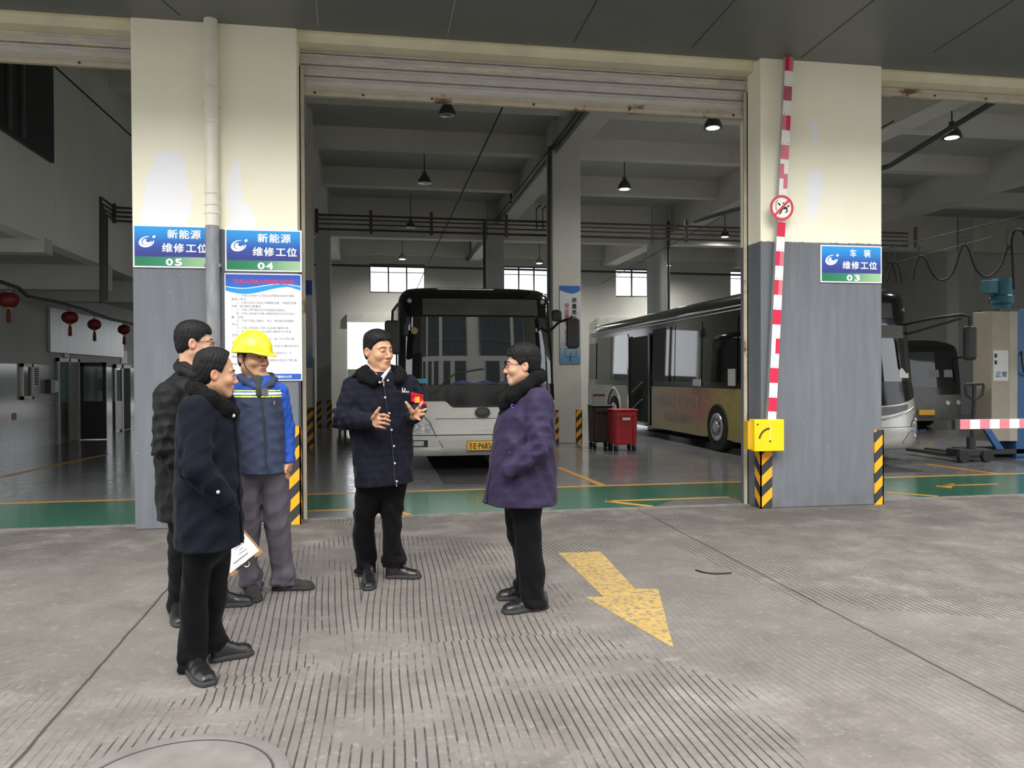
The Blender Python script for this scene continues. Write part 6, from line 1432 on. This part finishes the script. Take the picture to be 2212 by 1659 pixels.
def legs_of(p, legs):
    out = []
    for L, dy in legs:
        R = p.rows(L, dy); n = len(R); pts = [np.array([r[1], r[2], r[0]]) for r in R]; rs = [min(r[3], r[4])*0.62 for r in R]
        pts.append(np.array([pts[-1][0], pts[-1][1], 0.06])); rs.append(0.034); out.append((pts, rs))
    return out
def collar(p, pts, rs, m, amp=0.011, name='fur_collar', closed=True, k=0.02, h=0.0055):
    P = [p.J(*q) for q in pts]; f = p.fld(P, 0.09, h); W = Wr(5, 260, amp, (1, 1, 1), 7); n = len(P)
    for i in range(n if closed else n-1): f.cap(P[i], P[(i+1) % n], rs[i], rs[(i+1) % n], k, W)
    return p.part(f, name, m, 0)
def front_seam(p, f, pts, r, m, name='placket', parent=None):
    b = MB(); b.tube([p.J(*q) for q in pts], r, 6); return p.rawmesh(b, name, m, parent)

# ---- the man who is speaking, with the red armband
p = Person(840, 1262, 5.80, SKIN_A, 'man with a red armband gesturing with both hands before the middle bus')
J = p.J
hd = Head(J(817, 758), 40, 1.10, 4, -3, dict(line=([-0.11, -0.075, -0.06, -0.035, -0.02, 0.012, 0.03, 0.07, 0.11], [0.076, 0.072, 0.058, 0.030, 0.0, 0.018, -0.035, -0.062, -0.07]), t=0.007, top=0.017, front=0.0, fuzz=0.0012, part=-0.06), 0.9, 1.03, eye=0.6)
rows = p.rows([(803, 792, 852, .075), (814, 772, 868, .11), (826, 757, 884, .125), (845, 747, 892, .14), (880, 746, 894, .15), (915, 751, 893, .155), (955, 757, 891, .155), (1005, 762, 892, .165), (1052, 766, 895, .175)])
armR = ([J(762, 836, 0.0), J(741, 905, -0.06), J(799, 909, -0.27)], [0.078, 0.078, 0.054])
armL = ([J(884, 830, 0.03), J(900, 884, 0.02), J(896, 898, -0.22)], [0.072, 0.070, 0.056])
hR = hand(J(802, 909, -0.27), [J(817, 897, -.345), J(819, 905, -.352), J(818, 913, -.345), J(814, 920, -.33)], [J(840, 900, -.375), J(842, 909, -.38), J(840, 917, -.372), J(832, 925, -.355)], [J(829, 896, -.385), J(832, 905, -.392), J(830, 914, -.385), J(824, 923, -.362)], [J(808, 900, -.335), J(813, 891, -.365), J(820, 881, -.38)])
hL = hand(J(893, 900, -0.24), [J(903, 884, -.36), J(907, 890, -.365), J(906, 896, -.36), J(901, 902, -.35)], [J(912, 869, -.40), J(921, 884, -.41), J(917, 894, -.405), J(908, 907, -.385)], [J(908, 876, -.39), J(914, 887, -.395), J(912, 896, -.39), J(904, 905, -.375)], [J(890, 889, -.33), J(884, 879, -.35), J(877, 869, -.36)])
LEG = [(p.leg([(1035, 770, 834, .10), (1080, 765, 826, .105), (1131, 763, 808, .09), (1161, 761, 810, .085), (1203, 768, 813, .08), (1222, 771, 809, .078), (1236, 766, 815, .085)], 0.0, (796, 1237), (796, 1277)), 0), (p.leg([(1035, 822, 880, .10), (1080, 823, 874, .10), (1131, 825, 868, .085), (1161, 826, 866, .08), (1193, 825, 872, .08), (1207, 823, 875, .085), (1222, 829, 873, .08)], 0.02, (834, 1248), (909, 1249)), 0)]
fine = [(np.array([min(q[0] for c, _ in hh for q in c)-0.03, min(q[1] for c, _ in hh for q in c)-0.03, min(q[2] for c, _ in hh for q in c)-0.02]), np.array([max(q[0] for c, _ in hh for q in c)+0.03, max(q[1] for c, _ in hh for q in c)+0.03, max(q[2] for c, _ in hh for q in c)+0.02])) for hh in (hR, hL)]
p.make_body(hd, rows, [(armR[0], [0.05, 0.045, 0.03]), (armL[0], [0.05, 0.045, 0.03])], legs_of(p, LEG), [hR, hL], fine)
hd.hair_obj(M_hair, p.root, p.o)
f, coat = coat_parts(p, rows, [armR, armL], p.hem((766, 1052), (895, 1038)), M_navy, 11)
ab = f.copy(0.006); e0 = J(899, 870, -0.02); ab.clip(lambda x, y, z: np.maximum(np.abs((z-J(896, 860, 0)[2])+0.25*(x-e0[0]))-0.036, J(886, 860, 0)[0]-x)); p.part(ab, 'armband', cloth('red_armband', (0.55, 0.012, 0.02), 0.6, 0.1), 1, coat)
text('lettering', '值', 0.045, mat('armband_yellow', (0.85, 0.55, 0.03), 0.5, 0, 0), J(895, 869, -0.12)-p.o, (0.9, -0.3, 0.1), (0, 0, 1), coat, 0.02)
fc = collar(p, [(799, 795, 0.06), (781, 808, -0.02), (784, 816, -0.09), (806, 826, -0.145), (819, 819, -0.15), (800, 808, -0.11), (790, 798, -0.04)], [0.036, 0.042, 0.036, 0.028, 0.018, 0.026, 0.034], M_fur, closed=False)
collar(p, [(835, 795, 0.08), (860, 802, 0.0), (866, 808, -0.08), (864, 820, -0.135), (858, 822, -0.15)], [0.035, 0.038, 0.036, 0.034, 0.024], M_fur, closed=False)
collar(p, [(797, 800, 0.06), (815, 793, 0.10), (835, 795, 0.08)], [0.04, 0.04, 0.035], M_fur, closed=False)
sh = p.fld([J(800, 790, -.1), J(845, 830, 0.05)], 0.06, 0.005); sh.chain([J(796, 788, 0.0), J(803, 803, -0.075), J(822, 822, -0.135), J(834, 806, -0.10), J(842, 795, -0.05)], [0.012, 0.013, 0.018, 0.012, 0.01], 0.01); p.part(sh, 'shirt_collar', mat('pale_shirt', (0.55, 0.48, 0.52), 0.8, 0, 0.2, 80), 1)
front_seam(p, f, [(829, 830, -.165), (833, 858, -.168), (838, 893, -.165), (844, 930, -.166), (848, 965, -.168), (851, 1000, -.175), (853, 1040, -.182)], 0.004, M_ink, 'placket', coat)
for (x, y, d) in ((820, 826, -.172), (832, 859, -.168), (841, 893, -.168), (846, 929, -.168), (851, 964, -.17), (853, 1001, -.178), (857, 1040, -.185), (838, 822, -.165), (770, 909, -.20)): p.disc(J(x, y, d), (0.1, -1, 0.05), 0.0085, 'snap_button', M_snap, coat)
b = MB(); b.tube([J(829, 824, -.178), J(829, 834, -.180)], 0.004, 5); p.rawmesh(b, 'zip_pull', M_snap, coat)
b = MB(); b.tube([J(856, 1044, -.18), J(857, 1051, -.18)], 0.003, 5); p.rawmesh(b, 'zip_end', M_snap, coat)
b = MB(); b.tube([J(854, 834, -.158), J(853, 844, -.16), J(868, 846, -.155), J(880, 844, -.14)], 0.0025, 5); p.rawmesh(b, 'pocket_flap', M_ink, coat)
b = MB(); c0 = J(872, 841, -.152); b.tube([c0+np.array([0.010*math.cos(a), 0, 0.012*math.sin(a)]) for a in np.linspace(2.0, 7.0, 14)], 0.0028, 5); p.rawmesh(b, 'embroidered_badge', M_wtxt, coat)
text('lettering', '安达客运', 0.013, M_wtxt, J(868, 848, -.162)-p.o, (1, 0, 0), (0, 0, 1), coat, 0.0)
for (a, c) in (((744, 822, -0.03), (768, 806, -0.02)), ((886, 812, -0.0), (866, 799, 0.02))):
    b = MB(); b.bar(J(*a)+np.array([0, 0, -0.022]), J(*c)+np.array([0, 0, 0.0]), 0.05, 0.012); p.rawmesh(b, 'epaulette', M_navy, coat)
trousers(p, LEG, 21, M_blk, hip=[(1030, 772, 882, .12), (1068, 767, 878, .12)])
shoe(atG(796, 1237), atG(796, 1277), 0.052, M_leather, M_sole, p.root, p.o, laces=False)
shoe(atG(834, 1248), atG(909, 1249), 0.052, M_leather, M_sole, p.root, p.o, laces=False)

# ---- the man in the violet coat who listens
p = Person(1135, 1320, 4.97, SKIN_C, 'man in a violet navy coat and glasses listening with hand in pocket')
J = p.J
hd = Head(J(1129, 790), -100, 1.02, 2, 0, dict(line=([-0.11, -0.08, -0.06, -0.035, -0.015, 0.012, 0.03, 0.07, 0.11], [0.070, 0.062, 0.050, 0.026, -0.004, 0.012, -0.045, -0.075, -0.08]), t=0.011, top=0.015, front=0.002, fuzz=0.0017), 0.8, 1.06, 0.004)
rows = p.rows([(824, 1122, 1162, .08), (836, 1113, 1173, .13), (851, 1099, 1185, .17), (885, 1080, 1194, .205), (931, 1069, 1197, .22), (979, 1061, 1197, .23), (1026, 1055, 1200, .24), (1092, 1045, 1203, .25)])
armN = ([J(1162, 866, -0.18), J(1163, 972, -0.27), J(1098, 1014, -0.25)], [0.085, 0.072, 0.056]); armF = ([J(1150, 868, 0.2), J(1150, 970, 0.26), J(1090, 1010, 0.22)], [0.08, 0.068, 0.056])
LEG = [(p.leg([(1080, 1104, 1168, .095), (1130, 1108, 1169, .095), (1162, 1111, 1170, .088), (1190, 1113, 1171, .085), (1237, 1119, 1178, .08), (1274, 1122, 1177, .08), (1308, 1125, 1179, .085)], -0.06, (1181, 1312), (1087, 1326)), 0), (p.leg([(1080, 1090, 1150, .095), (1130, 1093, 1148, .09), (1162, 1096, 1146, .085), (1185, 1107, 1147, .08), (1237, 1114, 1150, .075), (1282, 1108, 1150, .08)], 0.08, (1150, 1290), (1075, 1296)), 0)]
p.make_body(hd, rows, [(armN[0], [0.055, 0.045, 0.03]), (armF[0], [0.055, 0.045, 0.03])], legs_of(p, LEG), [], [])
hd.hair_obj(M_hair, p.root, p.o); hd.glasses(M_frame_g, p.root)
f, coat = coat_parts(p, rows, [armN, armF], p.hem((1045, 1088), (1203, 1084)), M_purple, 31, wr=0.014)
collar(p, [(1166, 812, 0.0), (1158, 818, -0.10), (1133, 838, -0.145), (1108, 856, -0.13), (1097, 872, -0.07), (1090, 896, -0.03), (1092, 876, 0.05), (1110, 850, 0.11), (1140, 826, 0.11)], [0.045, 0.045, 0.042, 0.045, 0.045, 0.030, 0.04, 0.04, 0.042], M_fur)
b = MB(); b.tube([J(1088, 900, -.05), J(1076, 935, -.04), (J(1064, 980, -.04)), J(1055, 1040, -.05), J(1048, 1088, -.05)], 0.010, 6); p.rawmesh(b, 'placket', M_purple, coat)
b = MB(); b.tube([J(1082, 1000, -0.262), J(1086, 1024, -0.265), J(1100, 1032, -0.265)], 0.006, 6); p.rawmesh(b, 'pocket_edge', M_ink, coat)
for (x, y, d) in ((1101, 979, -.31), (1049, 1083, -.10)): p.disc(J(x, y, d), (-0.3, -1, 0), 0.009, 'button', M_ink, coat)
b = MB(); c0 = J(1107, 877, -.222); b.tube([c0+np.array([0.009*math.cos(a), 0, 0.010*math.sin(a)]) for a in np.linspace(1.0, 5.6, 10)], 0.003, 5); p.rawmesh(b, 'embroidered_badge', mat('blue_thread', (0.05, 0.08, 0.6), 0.6, 0, 0), coat)
trousers(p, LEG, 41, M_blk, hip=[(1075, 1092, 1170, .17), (1110, 1094, 1169, .15)])
shoe(atG(1181, 1312), atG(1087, 1326), 0.054, M_leather, M_sole, p.root, p.o, laces=False)
shoe(atG(1150, 1290), atG(1075, 1296), 0.054, M_leather, M_sole, p.root, p.o, laces=False)

# ---- the balding man closest to the pillar corner, seen from behind his shoulder
p = Person(430, 1440, 4.19, SKIN_A, 'balding man in dark blue coat with black fur collar, hand in pocket')
J = p.J
hd = Head(J(465, 808), 108, 0.93, 6, 0, dict(line=([-0.11, -0.075, -0.06, -0.04, -0.02, 0.012, 0.03, 0.07, 0.11], [0.20, 0.150, 0.122, 0.060, 0.006, 0.020, -0.050, -0.080, -0.085]), t=0.012, top=0.013, fuzz=0.0016), 0.5, 1.06, 0.005)
rows = p.rows([(848, 424, 472, .08), (860, 409, 484, .13), (874, 397, 501, .18), (892, 387, 510, .205), (937, 382, 515, .215), (1000, 381, 520, .22), (1063, 379, 521, .23), (1125, 380, 523, .24), (1184, 383, 526, .245)])
armN = ([J(422, 888, -0.19), J(422, 1010, -0.27), J(486, 1078, -0.21)], [0.080, 0.072, 0.056]); armF = ([J(450, 890, 0.2), J(455, 1000, 0.26), J(495, 1070, 0.2)], [0.075, 0.065, 0.05])
LEG = [(p.leg([(1165, 396, 470, .10), (1188, 397, 468, .10), (1250, 394, 450, .095), (1298, 389, 447, .085), (1345, 390, 449, .082), (1392, 386, 447, .08), (1425, 388, 444, .08), (1443, 389, 440, .078)], -0.09, (402, 1436), (452, 1484)), 0), (p.leg([(1165, 420, 498, .10), (1188, 424, 497, .10), (1251, 432, 491, .09), (1298, 436, 490, .085), (1345, 440, 480, .08), (1376, 443, 487, .08), (1402, 449, 486, .078)], 0.09, (452, 1430), (545, 1412)), 0)]
p.make_body(hd, rows, [(armN[0], [0.055, 0.045, 0.03]), (armF[0], [0.055, 0.045, 0.03])], legs_of(p, LEG), [], [])
hd.hair_obj(M_hair, p.root, p.o)
f, coat = coat_parts(p, rows, [armN, armF], p.hem((383, 1177), (526, 1172)), M_navy2, 51, wr=0.009)
collar(p, [(421, 836, 0.02), (428, 846, -0.10), (455, 862, -0.155), (482, 882, -0.12), (499, 897, -0.05), (503, 890, 0.04), (490, 868, 0.12), (455, 845, 0.13), (430, 835, 0.08)], [0.042, 0.042, 0.042, 0.044, 0.032, 0.03, 0.04, 0.04, 0.04], M_fur)
for (x, y, d) in ((504, 898, -0.095),): p.disc(J(x, y, d), (0.5, -1, 0.05), 0.010, 'snap_button', M_snap, coat)
p.disc(J(471, 1063, -0.292), (0.2, -1, 0.1), 0.009, 'snap_button', M_snap, coat)
b = MB(); b.tube([J(506, 905, -.07), J(512, 960, -.06), J(516, 1040, -.06), J(520, 1120, -.06), J(524, 1172, -.06)], 0.007, 6); p.rawmesh(b, 'placket', M_navy2, coat)
b = MB(); b.bar(J(425, 872, -0.2)+np.array([0, 0, 0.02]), J(455, 864, -0.15)+np.array([0, 0, 0.02]), 0.05, 0.012); p.rawmesh(b, 'epaulette', M_navy2, coat)
trousers(p, LEG, 61, M_blk, hip=[(1160, 396, 500, .16), (1200, 396, 498, .15)])
shoe(atG(402, 1436), atG(452, 1484), 0.053, M_leather, M_sole, p.root, p.o)
shoe(atG(452, 1430), atG(545, 1412), 0.053, M_leather, M_sole, p.root, p.o)

# ---- the tall man behind him in black padded coat
p = Person(430, 1335, 5.21, SKIN_C, 'tall man with cropped hair and glasses in a black padded coat behind the balding man')
J = p.J
hd = Head(J(420, 742), 104, 1.08, 3, 0, dict(line=([-0.11, -0.085, -0.06, -0.035, -0.015, 0.012, 0.03, 0.07, 0.11], [0.065, 0.058, 0.052, 0.030, 0.000, 0.020, -0.030, -0.060, -0.07]), t=0.006, top=0.010, front=0.004, fuzz=0.0009), 0.9, 1.0)
rows = p.rows([(795, 388, 440, .085), (808, 376, 448, .12), (825, 356, 458, .17), (850, 345, 470, .20), (900, 338, 480, .205), (960, 337, 482, .205), (1000, 338, 483, .205), (1060, 339, 485, .205), (1122, 343, 489, .21)])
armN = ([J(362, 856, -0.19), J(358, 965, -0.25), J(410, 1050, -0.18)], [0.083, 0.074, 0.058]); armF = ([J(446, 858, 0.10), J(468, 970, 0.07), J(500, 1085, -0.06)], [0.08, 0.07, 0.05])
hF = hand(J(502, 1098, -0.060), [J(506, 1118, -0.070), J(510, 1119, -0.050), J(513, 1119, -0.035), J(515, 1117, -0.020)], [J(514, 1146, -0.040), J(517, 1147, -0.030), J(519, 1146, -0.020), J(520, 1142, -0.010)], [J(509, 1135, -0.035), J(512, 1136, -0.020), J(515, 1135, -0.010), J(517, 1132, 0.000)], [J(503, 1112, -0.090), J(506, 1126, -0.092), J(510, 1138, -0.086)])
LEG = [(p.leg([(1105, 364, 432, .10), (1160, 364, 428, .10), (1220, 364, 420, .09), (1280, 365, 414, .085), (1300, 364, 410, .085), (1318, 366, 406, .08)], -0.08, (378, 1318), (392, 1356)), 0), (p.leg([(1105, 410, 475, .10), (1160, 416, 478, .10), (1220, 425, 482, .09), (1280, 436, 488, .08), (1302, 440, 490, .08)], 0.1, (455, 1312), (546, 1306)), 0)]
fine = [(np.array([min(q[i] for c, _ in hF for q in c)-0.03 for i in range(3)]), np.array([max(q[i] for c, _ in hF for q in c)+0.03 for i in range(3)]))]
p.make_body(hd, rows, [(armN[0], [0.055, 0.045, 0.03]), (armF[0], [0.055, 0.045, 0.03])], legs_of(p, LEG), [hF], fine)
hd.hair_obj(M_hair, p.root, p.o); hd.glasses(M_frame_g, p.root)
f, coat = coat_parts(p, rows, [armN, armF], p.hem((343, 1120), (492, 1116)), M_padded, 71, wr=0.014)
collar(p, [(388, 792, 0.02), (396, 802, -0.09), (420, 812, -0.12), (450, 818, -0.08), (462, 816, 0.0), (448, 805, 0.09), (415, 793, 0.10)], [0.034, 0.036, 0.036, 0.034, 0.03, 0.034, 0.034], M_padded, 0.002, 'collar')
collar(p, [(390, 782, 0.02), (399, 790, -0.08), (422, 800, -0.10), (446, 806, -0.06), (454, 804, 0.01), (444, 796, 0.07), (414, 784, 0.08)], [0.022]*7, M_padded, 0.002, 'collar_edge')
trousers(p, LEG, 81, M_blk, hip=[(1100, 366, 476, .17), (1140, 366, 476, .16)])
shoe(atG(378, 1318), atG(392, 1356), 0.052, M_leather, M_sole, p.root, p.o, laces=False)
shoe(atG(455, 1312), atG(546, 1306), 0.052, M_leather, M_sole, p.root, p.o, laces=False)
# clipboard hanging from his far hand
yc = p.Y-0.035; corners = [(497, 1128), (568, 1191), (500, 1246), (432, 1180)]
q = [atY(x, y, yc) for x, y in ((523, 1140), (568, 1192), (500, 1245), (455, 1190))]
cb = thing('clipboard', 'clipboard with white form and spring clip hanging beside the grey trousers', 'clipboard')
A_, B_, C_, D_ = q; b = MB(); b.poly([A_, B_, C_, D_], (0, 0.006, 0)); b.build('board', mat('tan_hardboard', (0.42, 0.22, 0.09), 0.6), cb)
def cbp(u, v, o=0.0): return A_*(1-u)*(1-v)+B_*u*(1-v)+C_*u*v+D_*(1-u)*v+np.array([0, -o, 0])
b = MB(); b.poly([cbp(0.03, 0.05, 0.001), cbp(0.90, 0.05, 0.001), cbp(0.90, 0.97, 0.001), cbp(0.03, 0.97, 0.001)], (0, -0.001, 0)); pa = b.build('paper_form', mat('form_paper', (0.80, 0.81, 0.84), 0.7, 0, 0.02), cb)
for k, (u, v0, v1) in enumerate(((0.72, 0.30, 0.75), (0.60, 0.25, 0.5), (0.50, 0.3, 0.42), (0.40, 0.2, 0.5), (0.30, 0.15, 0.6))):
    b = MB(); b.bar(cbp(u, v0, 0.003), cbp(u, v1, 0.003), 0.001, 0.010 if k == 0 else 0.004, (0, 1, 0)); b.build('printed_line', MATS['notice_grey_print'], pa)
b = MB(); b.bar(cbp(0.93, 0.22, 0.006), cbp(0.93, 0.78, 0.006), 0.012, 0.035, (0, 1, 0)); cl = b.build('clip', M_plast, cb, bevel=0.003)
b = MB(); c0 = cbp(0.985, 0.5, 0.012); b.tube([c0+np.array([0.017*math.cos(a), 0, 0.017*math.sin(a)]) for a in np.linspace(0, 6.28, 14, endpoint=False)], 0.004, 6, closed=True); b.tube([cbp(0.9, 0.42, 0.014), cbp(0.96, 0.5, 0.016), cbp(0.9, 0.58, 0.014)], 0.004, 6); b.build('clip_lever', MATS['chrome'], cl)

# ---- the worker in the yellow helmet
p = Person(595, 1290, 5.61, SKIN_B, 'worker in a yellow hard hat and blue jacket with reflective strip at the safety notice')
J = p.J
hd = Head(J(546, 774), 50, 1.05, 2, 2, dict(line=([-0.11, -0.075, -0.06, -0.035, -0.015, 0.012, 0.03, 0.07, 0.11], [0.085, 0.075, 0.06, 0.030, 0.000, 0.020, -0.030, -0.060, -0.07]), t=0.005, top=0.0, fuzz=0.0010), 0.8, 1.07, 0.006)
rows = p.rows([(812, 538, 586, .08), (824, 522, 598, .12), (838, 512, 608, .14), (858, 506, 613, .155), (890, 503, 616, .165), (930, 504, 618, .17), (975, 508, 619, .17), (1026, 520, 620, .172)])
armL = ([J(602, 848, 0.0), J(619, 925, 0.03), J(624, 998, -0.02)], [0.068, 0.056, 0.044]); armR = ([J(514, 850, 0.04), J(506, 925, 0.10), J(510, 995, 0.06)], [0.068, 0.056, 0.046])
hL = hand(J(624, 1000, -0.02), [J(620, 1014, -.045), J(622, 1016, -.025), J(624, 1016, -.005), J(626, 1014, .012)], [J(619, 1032, -.05), J(621, 1035, -.03), J(623, 1035, -.01), J(625, 1030, .008)], [J(618, 1023, -.055), J(620, 1025, -.035), J(622, 1025, -.012), J(624, 1022, .008)], [J(619, 1008, -.055), J(617, 1014, -.07), J(617, 1021, -.072)], 0.022)
LEG = [(p.leg([(1010, 521, 572, .10), (1063, 520, 565, .10), (1125, 519, 563, .092), (1176, 517, 560, .085), (1219, 516, 558, .08), (1246, 515, 566, .085), (1272, 524, 564, .08)], 0.0, (540, 1273), (552, 1303)), 0), (p.leg([(1010, 560, 622, .10), (1063, 564, 626, .10), (1125, 569, 629, .092), (1176, 578, 630, .085), (1219, 584, 634, .08), (1240, 587, 641, .085), (1262, 588, 640, .08)], 0.0, (590, 1274), (678, 1272)), 0)]
fine = [(np.array([min(q[i] for c, _ in hL for q in c)-0.03 for i in range(3)]), np.array([max(q[i] for c, _ in hL for q in c)+0.03 for i in range(3)]))]
p.make_body(hd, rows, [(armL[0], [0.045, 0.038, 0.028]), (armR[0], [0.045, 0.038, 0.028])], legs_of(p, LEG), [hL], fine)
hd.hair_obj(M_hair, p.root, p.o)
f, jk = coat_parts(p, rows, [], p.hem((520, 1022), (620, 1020)), M_jgrey, 91, wr=0.012, name='jacket', extra=lambda q: q.cap(J(556, 806, -.12), J(560, 848, -.20), .052, .020, 0.008, op='s'))
zy = J(560, 861, -.15)[2]
yk = f.copy(0.003); yk.clip(lambda x, y, z: (zy+0.006-z)); p.part(yk, 'yoke', M_jblue, 1, jk)
for z0, z1, c, nm in ((0.004, 0.020, (0.62, 0.85, 0.10), 'lime_strip'), (0.021, 0.043, (0.80, 0.82, 0.80), 'reflective_strip'), (0.044, 0.058, (0.62, 0.85, 0.10), 'lime_strip')):
    st = f.copy(0.006); st.clip(lambda x, y, z: np.maximum((zy+z0-z), (z-zy-z1))); p.part(st, nm, mat(nm, c, 0.45, 0, 0.05), 1, jk)
sf = p.fld(list(armL[0]), 0.12, 0.0075); W2 = Wr(95, 60, 0.012, (0.6, 0.6, 1.3)); sf.chain(armL[0], armL[1], 0.02, W2); sf.clip(lambda x, y, z: armL[0][2][2]-0.002-z); p.part(sf, 'sleeve', M_jblue, 1, jk)
sf = p.fld(list(armR[0]), 0.12, 0.0075); sf.chain(armR[0], armR[1], 0.02, W2); p.part(sf, 'sleeve', M_jblue, 1, jk)
collar(p, [(530, 808, 0.07), (520, 815, -0.02), (531, 825, -0.10), (549, 838, -0.145)], [0.018, 0.022, 0.024, 0.010], M_jgrey, 0.002, 'collar', False)
collar(p, [(530, 808, 0.07), (556, 805, 0.11), (586, 812, 0.06), (592, 820, -0.03), (584, 830, -0.10), (569, 841, -0.145)], [0.018, 0.02, 0.02, 0.022, 0.024, 0.010], M_jgrey, 0.002, 'collar', False)
us = p.fld([J(545, 805, -.12), J(575, 845, 0)], 0.05, 0.006); us.chain([J(556, 826, -.078), J(560, 852, -.140)], [0.050, 0.024], 0.01); p.part(us, 'undershirt', mat('dark_shirt', (0.03, 0.035, 0.032), 0.9), 1)
b = MB(); b.tube([J(558, 838, -.160), J(563, 862, -.168), (J(568, 900, -.175)), J(572, 950, -.178), J(573, 990, -.178), J(580, 1022, -.178)], 0.005, 6); p.rawmesh(b, 'zip', M_ink, jk)
for pts in ([(586, 857, -.170), (590, 866, -.172), (600, 872, -.165), (610, 869, -.15)], [(520, 868, -.165), (535, 873, -.178), (548, 871, -.18)]): b = MB(); b.tube([J(*q_) for q_ in pts], 0.004, 6); p.rawmesh(b, 'pocket_flap', M_ink, jk)
b = MB(); b.tube([J(592, 866, -.178), J(593, 874, -.178)], 0.004, 5); p.rawmesh(b, 'pen', M_snap, jk)
b = MB(); b.obox(J(573, 846, -.165), (np.array([0.018, 0.004, 0]), np.array([0, 0.002, 0]), np.array([0, 0, 0.022]))); p.rawmesh(b, 'name_patch', mat('dull_patch', (0.10, 0.09, 0.12), 0.8), jk)
# hard hat
hR_ = 0.165*hd.s; hf = Field.box(hd.c-hR_+np.array([0, 0, 0.06]), hd.c+hR_+np.array([0, 0, 0.08]), 0.0042)
X_, Y_, Z_ = hf.xs[:, None, None], hf.ys[None, :, None], hf.zs[None, None, :]; x, y, z = hd.loc(X_, Y_, Z_)
z = z-0.012; dome = ell(x, y, z, (0, 0.006, 0.040), (0.118, 0.132, 0.130)); ridge = np.minimum(np.abs(x), np.abs(np.abs(x)-0.035)); dome = dome-0.004*np.exp(-(ridge/0.008)**2)*np.clip((z-0.08)/0.04, 0, 1)
zb = 0.022+0.10*np.clip(-y-0.03, 0, 1)*0.1; dome = smax(dome, zb-z, 0.004)
inner = ell(x, y, z, (0, 0.006, 0.034), (0.108, 0.122, 0.118)); 
er = np.sqrt((x/0.128)**2+((y-0.0)/np.where(y < 0, 0.172, 0.140))**2); brim = np.maximum((er-1)*0.12, np.abs(z-(0.022-0.25*np.maximum(0, -y-0.10)))-0.0045)
d = smin(dome, brim, 0.010); d = smax(d, -inner, 0.003); hf.D = (d*hd.s).astype(np.float32)
t = NT('hard_hat_yellow'); t.base((0.88, 0.74, 0.015)); t.set(roughness=0.3); t.b.inputs['Coat Weight'].default_value = 0.3
hat = p.part(hf, 'hard_hat', t.m, 1)
b = MB(); b.tube([hd.W((-0.082, 0.0, 0.03)), hd.W((-0.086, -0.006, -0.01)), hd.W((-0.079, -0.028, -0.062)), hd.W((-0.055, -0.064, -0.108)), hd.W((-0.022, -0.090, -0.127)), hd.W((0.022, -0.090, -0.127)), hd.W((0.055, -0.064, -0.108)), hd.W((0.079, -0.028, -0.062)), hd.W((0.082, 0.0, 0.02))], 0.0042, 6); p.rawmesh(b, 'chin_strap', M_ink, hat)
b = MB(); b.obox(hd.W((-0.088, -0.012, 0.0)), (np.array([0.006, 0, 0]), np.array([0, 0.008, 0]), np.array([0, 0, 0.014]))); p.rawmesh(b, 'strap_clip', M_plast, hat)
trousers(p, LEG, 101, M_grey_tr, hip=[(1005, 522, 622, .13), (1052, 521, 624, .12)], amp=0.012)
shoe(atG(540, 1273), atG(552, 1303), 0.052, M_suede, M_sole, p.root, p.o, low=True)
shoe(atG(590, 1274), atG(678, 1272), 0.052, M_suede, M_sole, p.root, p.o, low=True)
